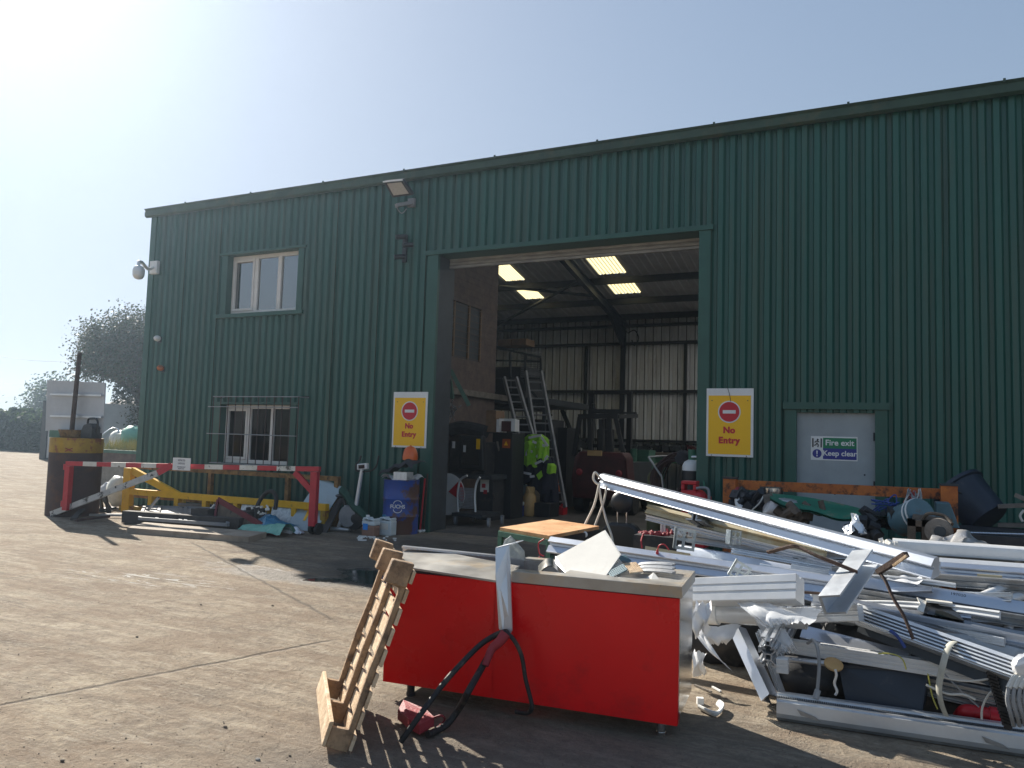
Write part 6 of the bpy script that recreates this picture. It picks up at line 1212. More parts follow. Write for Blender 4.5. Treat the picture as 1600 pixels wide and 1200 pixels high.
# plastic wrapped pipe
t = thing('wrapped_pipe', W(1150, 960, 5.35), 'white pipe wrapped in torn clear polythene beside the counter', 'pipe')
c = MB(); c.cyl(W(1080, 955, 5.45), W(1260, 968, 5.35), .062, n=20); c.build('pipe', 'alu_white', t, smooth=True)
c = MB(); a = W(1107, 957, 5.44); b2 = W(1123, 958, 5.43); c.cyl(a, b2, .078, n=24); c.build('tape_band', 'foam', t, smooth=True)
rnd = random.Random(50); c = MB()
def ragged(P, nu, nv, amp, seed):
    rnd = random.Random(seed); ph = [rnd.uniform(0, 6.3) for _ in range(9)]
    E0 = [rnd.gauss(0, 1) for _ in range(nu+1)]; E1 = [rnd.gauss(0, 1) for _ in range(nu+1)]
    def fn(u, v):
        a = P[0].lerp(P[1], u); b3 = P[3].lerp(P[2], u); i = round(u*nu); ed = (P[3]-P[0])*.10
        q = a.lerp(b3, v)+ed*(E1[i]*.35*v**2-E0[i]*.15*(1-v)**2)
        f = math.sin(u*7+v*3+ph[0])+.45*math.sin(u*12-v*5+ph[1])+.3*math.sin(v*11+u*4+ph[2])+.12*math.sin(u*27+v*9+ph[3])
        return q+V3((math.sin(v*8+u*5+ph[4])*amp, -.05*math.sin(math.pi*v)+f*amp*1.6, math.sin(u*11+ph[5])*amp))
    return fn
c.sheet(ragged([W(1145, 933, 5.3), W(1180, 930, 5.3), W(1260, 970, 5.1), W(1195, 980, 5.1)], 32, 24, .006, 1), 32, 24); c.sheet(ragged([W(1180, 968, 5.3), W(1230, 985, 5.15), W(1250, 1018, 5.1), W(1215, 1020, 5.1)], 24, 24, .005, 2), 24, 24)
c.sheet(ragged([W(1195, 940, 5.28), W(1285, 952, 5.22), W(1268, 972, 5.05), W(1200, 975, 5.08)], 28, 20, .006, 3), 28, 20)
c.build('polythene', 'poly_sheet', t, smooth=True)
c = MB(); c.sheet(ragged([W(1084, 940, 5.2), W(1112, 942, 5.25), W(1110, 985, 5.2), W(1084, 995, 5.2)], 20, 28, .012, 4), 20, 28); c.sheet(ragged([W(1088, 980, 5.3), W(1160, 975, 5.4), W(1135, 1005, 5.3), W(1110, 1008, 5.3)], 24, 16, .006, 5), 24, 16)
c.sheet(ragged([W(1086, 990, 5.25), W(1104, 995, 5.25), W(1141, 1046, 5.2), W(1136, 1040, 5.2)], 12, 24, .003, 6), 12, 24); c.sheet(ragged([W(1085, 1015, 5.3), W(1102, 1022, 5.3), W(1105, 1052, 5.3), W(1085, 1058, 5.3)], 16, 16, .008, 7), 16, 16)
c.build('wrapping', 'poly_wrap', t, smooth=True)
prof((1205, 963), 5.42, (1345, 958), 5.2, .095, 'BX', 'alu_white', 'short pale slotted profile pointing right out of the polythene', roll=.15)
prof((1352, 872), 5.55, (1300, 945), 4.95, .13, 'UC', 'alu_satin', 'short wide channel slanting down to the left in front of the heap', roll=1.35)
# right hand long ones, back to front
o, A, B2 = prof((1395, 855), 6.55, (1720, 878), 6.5, .135, 'FC', 'alu_white', 'back profile with a bright white face along the top of the heap at the right')
c = MB(); c.bar(W(1402, 866, 6.47), W(1700, 886, 6.42), .01, .022); one('brush_seal', c, 'rubber', 'dark toothed brush seal below the bright white profile', 'seal')
prof((1395, 877), 6.4, (1720, 901), 6.35, .10, 'TR', 'alu_white', 'pale profile directly under the dark brush seal', roll=.1)
prof((1470, 892), 6.1, (1720, 912), 6.05, .12, 'TR', 'alu', 'silver profile with a gold strip at the right edge', roll=.2)
c = MB(); c.bar(W(1527, 899, 5.99), W(1566, 902, 5.98), .008, .02); one('gold_strip', c, 'alu_cream', 'short gold coloured strip stuck on the silver profile', 'strip')
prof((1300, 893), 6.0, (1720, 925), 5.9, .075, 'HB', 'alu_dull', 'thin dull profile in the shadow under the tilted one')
o, A14, B14 = prof((1335, 908), 5.75, (1720, 970), 5.6, .085, 'FC', 'alu', 'blue reflecting profile with faint printed numbers', roll=.45)
q = W(1496, 932, 5.62); text('lettering', '197020', q+V3((0, -.055, .02)), (A14-B14)*-1, V3((0, -.5, .85)), .028, 'black_ink', o, depth=.0005)
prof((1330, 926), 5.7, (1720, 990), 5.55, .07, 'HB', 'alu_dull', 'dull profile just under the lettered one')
prof((1290, 938), 5.72, (1450, 952), 5.68, .05, 'RD', 'alu_dull', 'round grey tube end between two wide channels')
prof((1270, 942), 5.5, (1760, 1040), 5.25, .13, 'HB', 'alu', 'widest grey channel sloping down to the right edge')
prof((1340, 960), 5.3, (1595, 1051), 4.9, .105, 'FN', 'alu_satin', 'finned profile with five bright ribs sloping to the right', roll=.55)
prof((1345, 980), 5.35, (1590, 1078), 4.95, .07, 'UC', 'steel_dark', 'dark channel lying right below the finned profile', roll=.3)
prof((1400, 975), 5.45, (1700, 1055), 5.2, .12, 'FC', 'alu_dull', 'wide dull profile behind the finned one', roll=.2)
prof((1255, 990), 5.6, (1420, 1032), 5.45, .11, 'FC', 'alu', 'broad flat silver panel profile low in the middle of the heap', roll=.75)
prof((1235, 1009), 5.38, (1552, 1058), 5.1, .082, 'BX', 'alu_white', 'long pale grooved profile above the black plastic box')
prof((1225, 1030), 5.3, (1295, 1037), 5.25, .035, 'RD', 'alu', 'short thin tube beside the tan disc')
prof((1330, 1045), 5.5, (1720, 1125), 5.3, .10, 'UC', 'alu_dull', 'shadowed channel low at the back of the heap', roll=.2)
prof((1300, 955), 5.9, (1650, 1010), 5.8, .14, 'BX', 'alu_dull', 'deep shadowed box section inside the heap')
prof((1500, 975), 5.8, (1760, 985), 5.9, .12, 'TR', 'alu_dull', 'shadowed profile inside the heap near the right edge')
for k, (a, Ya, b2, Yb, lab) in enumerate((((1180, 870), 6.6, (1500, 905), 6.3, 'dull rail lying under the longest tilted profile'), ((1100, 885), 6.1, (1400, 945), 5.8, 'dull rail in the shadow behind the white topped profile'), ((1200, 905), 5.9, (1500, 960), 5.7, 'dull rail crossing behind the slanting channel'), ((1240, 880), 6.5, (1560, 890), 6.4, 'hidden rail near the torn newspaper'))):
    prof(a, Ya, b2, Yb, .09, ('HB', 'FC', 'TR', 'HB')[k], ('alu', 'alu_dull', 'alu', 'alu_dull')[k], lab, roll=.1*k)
rnd = random.Random(404)
for k in range(30):
    x0 = rnd.uniform(1120, 1380); L_ = rnd.uniform(160, 340); y0 = 862+(x0-1110)*.20+rnd.uniform(-8, 62); Yk = 6.22-(y0-868)/150*1.0+rnd.uniform(-.12, .12); sl_ = rnd.uniform(.06, .26); x1 = x0+L_
    y1 = y0+L_*sl_
    prof((x0, y0), Yk, (x1, y1), Yk-rnd.uniform(-.1, .35), rnd.uniform(.028, .06), rnd.choice(['HB', 'BX', 'UC', 'TR', 'FC']), rnd.choice(['alu_satin', 'alu_satin', 'alu_white', 'alu', 'alu_white']), 'thin silver rail lying loose among the thicker profiles of the heap', roll=rnd.uniform(-.5, .7), n=6, bend=(0, 0, rnd.uniform(-.04, .02)), twist=rnd.uniform(-.3, .3), grp='thin loose rails in the heap')
# bent white pipes at the right
for a, b2, lab in (((1535, 932), (1600, 905), 'white bent pipe at the right edge, upper one'), ((1575, 985), (1592, 915), 'white pipe standing among the profiles at the right edge'), ((1565, 940), (1640, 918), 'pair of white louvre blades at the right edge')):
    A, B2 = W(*a, 5.8), W(*b2, 6.1); c = MB(); c.cyl(A, B2, .028, n=12)
    if 'pair' in lab: c.cyl(A+V3((.05, 0, -.05)), B2+V3((.05, 0, -.05)), .028, n=12)
    one('white_pipe', c, 'alu_white', lab, 'pipe', 'white pipes in the heap', smooth=True)
t = thing('control_box', W(1478, 955, 5.45), 'angled box with a black glass face and beige ends lying in the heap', 'box')
q = [W(1446, 945, 5.42), W(1492, 949, 5.40), W(1512, 966, 5.32), W(1442, 957, 5.34)]
q = [W(1447, 941, 5.45), W(1488, 946, 5.45), W(1507, 970, 5.30), W(1443, 958, 5.30)]; c = MB(); c.prism(q, (0, .10, -.03)); c.build('black_face', 'screen', t)
c = MB(); c.prism([W(1433, 933, 5.45), W(1448, 940, 5.45), W(1443, 957, 5.3), W(1433, 952, 5.3), W(1438, 943, 5.4)], (0, .1, -.02)); c.bar(q[0]+V3((0, 0, .012)), q[1]+V3((0, 0, .012)), .06, .012); c.build('beige_end', 'white_panel', t)
# rusty bent bars
c = MB(); c.tube([W(1200, 863, 5.6), W(1222, 857, 5.5), W(1237, 853.5, 5.4), W(1250, 856, 5.38), W(1275, 868, 5.3), W(1305, 880, 5.25), W(1339, 894, 5.2)], .016, n=8, flat=.6); one('rusty_bar', c, 'rust', 'bent rusty bar arching over the left of the heap', 'bar', 'rusty bars on the heap', smooth=True)
t = thing('rusty_bar', W(1400, 930, 5.05), 'forked rusty steel bar standing up out of the heap, one arm tipped with raw metal', 'bar', 'rusty bars on the heap')
c = MB(); c.tube([W(1371, 893, 5.15), W(1382, 905, 5.1), W(1396, 935, 5.02), W(1412, 962, 4.98), W(1427, 999, 4.95)], .019, n=8, flat=.5); c.build('long_arm', 'rust', t, smooth=True)
c = MB(); c.bar(W(1372, 894, 5.14), W(1416, 866, 5.0), .035, .03); c.build('short_arm', 'rust', t)
c = MB(); c.bar(W(1396, 884, 5.03), W(1417, 868, 4.97), .012, .014); c.build('raw_edge', 'pallet_pale', t)
# short leaning pieces at the left foot of the heap
A, B2 = W(1153, 985, 5.55), G(1203, 1092, .04)
t = thing('leaning_channel', B2, 'polished channel leaning down to the ground beside the counter end', 'aluminium profile', G1)
c = MB(); c.ext(A, B2, UC, .085, roll=2.0); c.build('channel', 'alu', t); c = MB(); c.ext(A+V3((.13, .05, .0)), B2+V3((.07, .04, .02)), HB, .04, roll=.3); c.build('inner_strip', 'alu_satin', t)
A, B2 = W(1198, 1030, 5.05), W(1210, 985, 5.9); A = W(1200, 1027, 5.0); B2 = A+V3((.05, .8, .12)); t = thing('slotted_extrusion', A, 'square slotted extrusion with its honeycomb cut end facing the camera', 'aluminium profile', G1)
tt, sd, up = axes(A, B2); c = MB(); s_ = .052
for oz, sc in ((.085, .75), (.0, 1.1), (-.10, 0)):
    if not sc: continue
    k = s_*sc; O_ = A+up*(oz)
    for (x0, x1, y0, y1) in ((-1, -.35, .82, 1), (.35, 1, .82, 1), (-1, -.35, -1, -.82), (.35, 1, -1, -.82), (-1, -.82, .35, 1), (-1, -.82, -1, -.35), (.82, 1, .35, 1), (.82, 1, -1, -.35), (-.4, .4, -.4, -.25), (-.4, .4, .25, .4), (-.4, -.25, -.25, .25), (.25, .4, -.25, .25)): c.frame(O_+sd*x0*k+up*y0*k, B2-A, sd*(x1-x0)*k, up*(y1-y0)*k)
    for sx in (-1, 1):
        for sy in (-1, 1): c.prism([O_+sd*sx*.3*k+up*sy*.4*k, O_+sd*sx*.4*k+up*sy*.3*k, O_+sd*sx*.92*k+up*sy*.82*k, O_+sd*sx*.82*k+up*sy*.92*k], B2-A)
c.build('extrusion', 'alu_satin', t)
c = MB(); A = W(1214, 1038, 5.0); B2 = W(1232, 1040, 5.0); c.ext(A, B2, BX, .085); one('short_offcut', c, 'alu_white', 'short pale offcut stub right of the honeycomb cut end', 'offcut')
# black plastic box with things round it
q0, q1 = G(1318, 1102), G(1436, 1118); t = thing('plastic_tub', (q0+q1)/2, 'large dark navy plastic tub tipped in the front of the heap', 'tub')
Yt_ = 5.25; a, b2, c2, d2 = W(1310, 1040, Yt_), W(1450, 1049, Yt_-.03), W(1441, 1112, Yt_-.1), W(1322, 1098, Yt_-.05)
c = MB(); dv = V3((.03, .22, .01)); c.prism([a, b2, c2, d2], (0, .008, 0)); c.prism([b2, b2+dv, c2+dv*.8, c2], (-.008, 0, 0)); c.prism([a, a+dv, d2+dv*.8, d2], (.008, 0, 0)); c.prism([d2, c2, c2+dv*.8, d2+dv*.8], (0, 0, .008)); c.prism([a+dv, b2+dv, c2+dv*.8, d2+dv*.8], (0, .008, 0)); c.build('body', 'navy_plastic', t)
c = MB(); c.bar(a+V3((0, -.006, 0)), b2+V3((0, -.006, 0)), .02, .012); c.build('rim', 'dusty_black', t)
c = MB(); c.lathe(W(1302, 1041, 5.2), [(.01, 0), (.045, .0), (.055, .01), (.055, .02), (.01, .03)], n=24, axis=(0.2, -.5, 1)); one('tan_disc', c, 'gas_tan', 'round tan disc lying at the left corner of the navy tub', 'disc', smooth=True)
# dark filler lumps added to keep the gaps under the heap dark
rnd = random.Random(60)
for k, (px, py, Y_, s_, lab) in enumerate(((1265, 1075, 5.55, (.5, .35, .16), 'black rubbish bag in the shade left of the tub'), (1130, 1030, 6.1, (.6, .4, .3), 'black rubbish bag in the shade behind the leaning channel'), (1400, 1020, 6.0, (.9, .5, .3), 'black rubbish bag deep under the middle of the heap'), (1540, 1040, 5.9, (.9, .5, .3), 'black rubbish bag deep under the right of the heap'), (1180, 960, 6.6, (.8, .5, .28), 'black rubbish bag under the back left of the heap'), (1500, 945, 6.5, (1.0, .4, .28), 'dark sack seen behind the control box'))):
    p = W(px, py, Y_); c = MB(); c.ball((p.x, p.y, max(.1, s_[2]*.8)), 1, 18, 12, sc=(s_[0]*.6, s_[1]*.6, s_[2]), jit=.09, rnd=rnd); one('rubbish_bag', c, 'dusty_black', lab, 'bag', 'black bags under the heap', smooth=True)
c = MB(); c.prism([G(1440, 1118, .02), G(1570, 1135, .02), G(1600, 1100, .03), G(1450, 1085, .03)], (0, 0, .03)); one('wood_board', c, 'machine_brown', 'dirty brown board on the ground behind the red pipe', 'board')
for k, (a, b2, lab) in enumerate((((1430, 1062), (1600, 1100), 'dusty blue grey rail low behind the cream strap'), ((1450, 1078), (1620, 1118), 'second dusty rail under the first, behind the red pipe'))): prof(a, 5.35, b2, 5.25, .06, 'HB', 'alu_dull', lab)
# cables, strap, chain, red pipe
c = MB(); c.tube([W(1478, 1118, 4.98), W(1471, 1100, 4.96), W(1467, 1075, 4.94), W(1472, 1045, 4.92), W(1480, 1015, 4.95), W(1488, 1004, 5.0), W(1500, 1003, 5.1)], .020, n=8, flat=.3); one('cream_strap', c, 'strap_cream', 'broad cream webbing strap looped over the finned profile', 'strap', smooth=True)
c = MB(); c.tube([W(1262, 1005, 5.15), W(1270, 1000, 5.1), W(1277, 1012, 5.05), W(1280, 1040, 5.02), W(1277, 1080, 5.0)], .010, n=8); c.cyl(W(1278, 1078, 5.0), W(1274, 1092, 4.98), .018); one('grey_cable', c, 'wire_grey', 'grey cable hooked over the profile left of the tub', 'cable', smooth=True)
for i, (pts, m_, r_, lab) in enumerate(((((1305, 1046), (1307, 1055), (1304, 1068), (1308, 1080), (1305, 1086)), 'alu_satin', .008, 'small chain hanging left of the navy tub'), (((1372, 1021), (1395, 1022), (1410, 1030), (1416, 1046)), 'wire_yellow', .004, 'thin green yellow wire above the tub'), (((1450, 1052), (1456, 1085), (1465, 1108)), 'wire_yellow', .004, 'thin green wire hanging at the right of the tub'), (((1447, 1070), (1480, 1084), (1505, 1085), (1524, 1093)), 'wire_white', .007, 'white stiff wire crossing the cream strap'), (((1450, 1052), (1490, 1062), (1520, 1064), (1550, 1060)), 'wire_white', .006, 'white sagging wire under the finned profile'), (((1475, 1052), (1500, 1078), (1530, 1105)), 'wire_grey', .004, 'thin grey wire behind the strap'), (((1534, 1124), (1535, 1105), (1545, 1085), (1556, 1076)), 'wire_white', .006, 'grey wire looping over the red pipe'), (((1390, 985), (1402, 994), (1414, 1012)), 'wire_blue', .009, 'short blue tube in the dark gap'))):
    c = MB(); c.tube([W(*p, 4.98 if i not in (0,) else 5.05) for p in pts], r_, n=6); one('loose_wire', c, m_, lab, 'wire', smooth=True)
for k in range(4):
    x = 1590+k*9; t = thing('grey_hose', W(x, 1090, 4.9), ['leftmost', 'second', 'third', 'rightmost'][k]+' of four grey flexible hoses drooping at the right edge', 'hose', 'flexible hoses at the right edge')
    c = MB(); c.tube([W(x+8, 1048, 4.85), W(x-6, 1060, 4.82), W(x-14, 1075, 4.80)], .014, n=8); c.build('white_sleeve', 'wire_white', t, smooth=True)
    c = MB(); c.tube([W(x-14, 1075, 4.80), W(x-16, 1095, 4.79), W(x-10, 1118, 4.8), W(x-6, 1134, 4.85)], .010, n=8); c.build('hose', 'wire_grey', t, smooth=True)
c = MB(); c.ball(W(1603, 1040, 4.85), .06, 8, 6, jit=.3, rnd=rnd); one('white_bag_knot', c, 'poly_wrap', 'crumpled white plastic knot above the grey hoses', 'plastic')
c = MB()
for k in range(15): q = W(1549, 1053, 4.95).lerp(W(1574, 1132, 4.95), k/14); c.box(tuple(q), (.045, .03, .022), ry=.3); c.box(tuple(q+V3((0, 0, -.014))), (.03, .024, .02), ry=.3)
one('cable_chain', c, 'black_plastic', 'black segmented cable chain hanging beside the grey hoses', 'cable chain')
a, b2 = W(1515, 1113, 5.25), W(1558, 1120, 5.2); c = MB(); c.tube([a+V3((-.04, .06, -.05)), a+V3((-.02, .0, .0)), a+V3((.03, 0, .005)), b2], .040, n=18); c.cyl(b2-V3((.035, 0, 0)), b2+V3((.012, 0, 0)), .05, n=20); one('red_pipe', c, 'pipe_red', 'bright red plastic pipe elbow lying behind the front rail', 'pipe', smooth=True)
# front rail
A, B2 = G(1214, 1122), G(1680, 1192); A = V3((A.x, A.y, 0)); B2 = V3((B2.x, B2.y, 0))
tt = (B2-A).normalized(); t = thing('front_rail', (A+B2)/2, 'long slotted silver rail lying on the ground at the front of the heap', 'aluminium profile', G1)
c = MB(); c.ext(A+Z*.08, B2+Z*.08, [(-.05, -.06), (.02, -.075), (.06, -.055), (.068, -.03), (.066, .035), (.05, .042), (.05, .050), (-.01, .055), (-.01, .066), (-.05, .066)], 1, roll=0, n=24); c.build('body', 'alu_satin', t)
c = MB(); s2 = tt.cross(Z)
for k in range(150): q = A+(B2-A)*((k+.5)/150)+Z*.1315+s2*.02; c.frame(q-tt*.0035-s2*.012, tt*.007, s2*.03, Z*.004)
c.frame(A+Z*.1302+s2*.004, B2-A, s2*.036, Z*.0012); tag(c.build('toothed_slot', 'steel_dark', t), None, None)
c = MB(); c.ext(A+Z*.025-s2*.005, B2+Z*.025-s2*.005, [(-.045, -.02), (.05, -.02), (.055, -.004), (-.045, 0)], 1); c.build('base_strip', 'alu_dull', t)
for px, py in ((1246, 1122), (1522, 1155)):
    q = G(px, py); q = A+tt*((q-A).dot(tt)); c = MB(); p = q+s2*.072+Z*.09; c.prism([p, p+tt*.1-Z*.028, p+tt*.13-Z*.05, p+tt*.02-Z*.03], s2*.004); c.build('dent', 'alu_dull', t)
# ---------------------------------------------------------------- scrap behind the heap
o_t = thing('orange_barrier', W(1310, 780, 9.2), 'rusty orange steel frame with two posts and a long top rail behind the heap', 'frame'); Yo = 9.2
c = MB(); a, b2 = W(1150, 757, Yo), W(1474, 772, Yo-.1); c.bar(a, b2, .09, .105); c.build('top_rail', 'rust_orange', o_t)
c = MB(); p = W(1142, 748, Yo); c.bx(p.x-.07, p.x+.07, Yo-.10, Yo+.05, 0, p.z); c.build('post', 'rust_orange', o_t); c = MB(); c.bx(p.x-.08, p.x+.08, Yo-.11, Yo+.06, p.z+.002, p.z+.02); c.build('cap', 'steel_dark', o_t)
c = MB(); p = W(1482, 762, Yo-.12); c.bx(p.x-.075, p.x+.075, Yo-.24, Yo-.06, 0, p.z+.02); c.build('post', 'rust_orange', o_t); c = MB(); c.bx(p.x-.085, p.x+.085, Yo-.25, Yo-.05, p.z+.022, p.z+.04); c.build('cap', 'steel_dark', o_t)
t = thing('steel_pot', W(1206, 785, 8.8), 'shiny open steel pot standing on the green sheet', 'pot'); p = W(1206, 784, 8.8); c = MB(); c.lathe(p, [(.115, 0), (.12, .02), (.12, .15), (.135, .155), (.11, .152), (.11, .03), (0, .03)], n=28, cap=False); c.build('body', 'stainless', t, smooth=True)
c = MB(); Yg = 8.6
def gfn(u, v):
    x = 1203+185*u; y = 781+34*u+ (v-.3)*24*math.sin(math.pi*min(1, u*.9+.1))+3*math.sin(u*13)*v
    return W(x, y-5, 8.55-.55*v)
c.sheet(gfn, 26, 8, .02); one('green_sheet', c, 'sheet_green', 'large buckled green metal sheet lying over the scrap behind the heap', 'metal sheet', smooth=True)
c = MB(); a, b2 = W(1199, 772, 8.3), W(1208, 812, 8.3); c.bar(b2, a, .09, .03); one('grey_plank', c, 'grey_wood', 'short weathered plank standing in front of the steel pot', 'plank')
c = MB(); c.ball(W(1225, 798, 8.3), .17, 12, 9, sc=(1.25, .8, .75), jit=.07, rnd=rnd); one('wrapped_roll', c, 'silver_bag', 'grey wrapped roll lying beside the weathered plank', 'roll', smooth=True)
c = MB(); c.cyl(W(1264, 788, 8.25), W(1261, 822, 8.3), .022, n=8); one('dark_tube', c, 'steel_dark', 'short dark tube standing up through the green sheet', 'tube')
c = MB(); c.tube([W(1256, 786, 8.25), W(1268, 796, 8.2), W(1279, 802, 8.2), W(1286, 800, 8.2), W(1284, 790, 8.2), W(1282, 782, 8.2)], .028, n=8); one('bent_tap', c, 'machine_brown', 'bent brown pipe fitting hooked on the green sheet', 'fitting', smooth=True)
rnd = random.Random(71); labs = ['black engine part with a red cap at the left end behind the heap', 'tangle of black motor parts behind the heap', 'dark brown casting under the green sheet', 'grey gearbox casting by the orange frame', 'black hose tangle under the frame']
for k, (px, py, Yk, m_) in enumerate(((1160, 782, 8.7, 'red_faded'), (1178, 786, 8.6, 'dusty_black'), (1245, 812, 8.1, 'machine_brown'), (1350, 822, 8.0, 'dusty_black'), (1388, 808, 8.2, 'dusty_black'))):
    c = MB()
    for j in range(16): q = W(px+rnd.uniform(-18, 18), py+rnd.uniform(-10, 14), Yk+rnd.uniform(-.15, .15)); (c.box(tuple(q), (rnd.uniform(.05, .16), .1, rnd.uniform(.04, .12)), rz=rnd.uniform(0, 3), ry=rnd.uniform(-1, 1)) if j % 2 else c.cyl(q, q+V3((rnd.uniform(-.15, .15), rnd.uniform(-.1, .1), rnd.uniform(-.08, .12))), rnd.uniform(.02, .05), n=10))
    one('scrap_part', c, m_ if k else 'dusty_black', labs[k], 'machine part', 'machine parts behind the heap')
c = MB(); c.tube([W(1152, 778, 8.6), W(1154, 790, 8.55), W(1163, 796, 8.5)], .03, n=8); one('white_elbow', c, 'foam', 'white plastic elbow beside the orange post', 'fitting', smooth=True)
c = MB(); c.ball(W(1155, 771, 8.7), .07, 10, 8, jit=.1, rnd=rnd); one('crushed_tin', c, 'red_faded', 'dull red tin on the scrap by the left orange post', 'cap', smooth=True)
c = MB(); c.tube([W(1175, 797, 8.4), W(1186, 787, 8.4), W(1193, 775, 8.45)], .008); one('loose_cable', c, 'wire_white', 'pale cable curling by the steel pot', 'cable')
# electric motor, blue coil, grinder
t = thing('electric_motor', W(1425, 810, 8.0), 'pale blue electric motor with white bands behind the heap', 'motor'); a, b2 = W(1407, 815, 8.1), W(1440, 802, 7.9); c = MB(); c.cyl(a, b2, .14, n=22); c.build('body', 'machine_blue', t, smooth=True)
c = MB(); d_ = (b2-a).normalized()
for q in (.72, .88): p = a.lerp(b2, q); c.cyl(p, p+d_*.014, .147, n=22)
c.build('white_band', 'white_paint', t, smooth=True)
c = MB(); rnd = random.Random(77)
for k in range(22): q = W(rnd.uniform(1372, 1402), rnd.uniform(785, 812), 8.3); c.tube([q, q+V3((rnd.uniform(-.15, .15), rnd.uniform(-.05, .05), rnd.uniform(-.02, .10))), q+V3((rnd.uniform(-.2, .2), rnd.uniform(-.1, .1), rnd.uniform(-.1, .04)))], .007, n=5)
one('blue_wires', c, 'wire_blue', 'tangle of bright blue wires left of the electric motor', 'wires')
for nm, m_, lab, s0 in (('pale_wires', 'wire_white', 'pale and pink wires rising over the orange rail', 5), ('red_wires', 'wire_red', 'few red wires rising over the orange rail', 6), ('grey_wires', 'wire_grey', 'grey wire tangle in front of the orange rail', 7)):
    c = MB(); rnd = random.Random(s0)
    for k in range(9): c.tube([W(rnd.uniform(1395, 1425), rnd.uniform(805, 820), 8.2), W(rnd.uniform(1412, 1438), rnd.uniform(778, 795), 8.4), W(rnd.uniform(1418, 1440), rnd.uniform(762, 778), 9.0)], .007, n=5)
    one(nm, c, m_, lab, 'wires')
t = thing('bench_grinder', W(1445, 845, 7.6), 'rusty brown grinder with a large wheel and belt guard on a block behind the heap', 'grinder')
c = MB(); a, b2 = W(1418, 811, 7.7), W(1440, 855, 7.7); c.bx(a.x, a.x+.06, 7.6, 7.85, b2.z-.1, a.z); c.bx(b2.x-.0, b2.x+.06, 7.6, 7.85, b2.z-.1, a.z); c.bx(a.x, b2.x+.1, 7.6, 7.85, a.z-.05, a.z); c.build('stand', 'machine_brown', t)
c = MB(); p = W(1468, 829, 7.6); c.lathe(p, [(.03, -.02), (.10, -.02), (.105, 0), (.105, .07), (.05, .08), (.05, .1)], n=28, axis=(-.2, -1, 0)); c.build('wheel', 'grey_wood', t, smooth=True)
c = MB(); c.lathe(p+V3((0, -.1, 0)), [(.045, 0), (.045, .02)], n=18, axis=(-.2, -1, 0)); c.build('hub', 'steel_dark', t)
c = MB(); p2 = W(1450, 818, 7.75); c.cyl(p2+V3((-.12, .03, 0)), p2+V3((.18, 0, -.02)), .075, n=18); c.tube([p2+V3((-.05, -.05, .02)), p2+V3((.0, -.08, .09)), p2+V3((.12, -.08, .08)), p+V3((.09, -.03, .06))], .016); c.build('housing', 'machine_brown', t, smooth=True)
c = MB(); a, b2 = W(1462, 785, 8.6), W(1500, 826, 8.6); c.prism([(a.x, 8.6, b2.z), (a.x, 8.6, a.z), (b2.x-.08, 8.6, a.z), (b2.x, 8.6, b2.z)], (0, .25, 0)); one('blue_casing', c, 'machine_blue', 'pale blue machine casing standing behind the right orange post', 'casing', bevel=.01)
# tipped black bin and oddments by the wall
a, b2 = W(1478, 752, 9.9), W(1548, 826, 9.7); ax = (W(1545, 812, 9.6)-W(1493, 757, 9.9)); t = thing('black_bin', W(1530, 825, 9.7), 'large black dustbin tipped over on the scrap against the green wall', 'bin')
p0 = W(1495, 762, 9.9); p1 = W(1545, 812, 9.7); L_ = (p1-p0).length; c = MB(); c.lathe(p0, [(.20, .02), (.27, .0), (.29, 0), (.295, .04), (.27, .05), (.215, L_), (.03, L_+.01)], n=30, axis=(p1-p0)); c.lathe(p0, [(.27, .01), (.2, L_*.7), (0, L_*.7)], n=30, axis=(p1-p0), cap=False); c.build('body', 'navy_plastic', t, smooth=True)
c = MB(); q = p0+V3((-.0, -.28, .03)); c.tube([q+V3((-.05, -.02, .03)), q+V3((-.06, -.05, -.04)), q+V3((.02, -.05, -.07))], .012); c.build('handle', 'black_plastic', t)
for a, b2, w2, lab in (((1560, 791), (1605, 787), .16, 'flat grey plank end at the right by the wall'), ((1586, 773), (1606, 784), .07, 'small plank end sloping down over the flat plank'), ((1560, 820), (1606, 822), .14, 'dark plank low by the wall at the right edge')):
    c = MB(); c.bar(W(*a, 9.6), W(b2[0]+60, b2[1]+ (0 if w2 > .1 else 25), 9.5), w2, .04); one('plank', c, 'grey_wood' if w2 < .15 or 'flat' in lab else 'dark_wood', lab, 'plank', 'planks by the wall at the right')
c = MB(); c.tube([W(1600, 797, 9.3), W(1594, 806, 9.3), W(1598, 815, 9.3)], .012); one('white_hook', c, 'wire_white', 'white wire hook by the planks at the right edge', 'hook')
c = MB()
for k in range(30): q = W(1505, 832, 8.6).lerp(W(1640, 836, 8.6), k/29); c.ball(q, .022, 6, 4, sc=(1, 1, .5))
one('metal_chain', c, 'alu_satin', 'bright metal chain lying across the scrap behind the heap', 'chain')
c = MB(); c.bx(W(1500, 850, 8.5).x, W(1680, 850, 8.5).x, 8.5, 9.6, 0, W(1560, 838, 8.5).z); one('dark_crate', c, 'dusty_black', 'low dark crate carrying the metal chain at the right', 'crate')
c = MB(); rnd = random.Random(80)
c.sheet(lambda u, v: W(1446+99*u, 853-(28*math.sin(math.pi*u)**.7*(.75+.25*math.sin(u*13)))*(1-v), 7.4-.35*v)+V3((.012*math.sin(u*31+v*5), .04*math.sin(u*14+v*5)+.012*math.sin(u*37+v*11), .012*math.sin(u*19+v*14))), 40, 12, .004); one('silver_bag', c, 'silver_bag', 'crumpled silver plastic bag lying behind the bright white profile', 'bag', smooth=True)
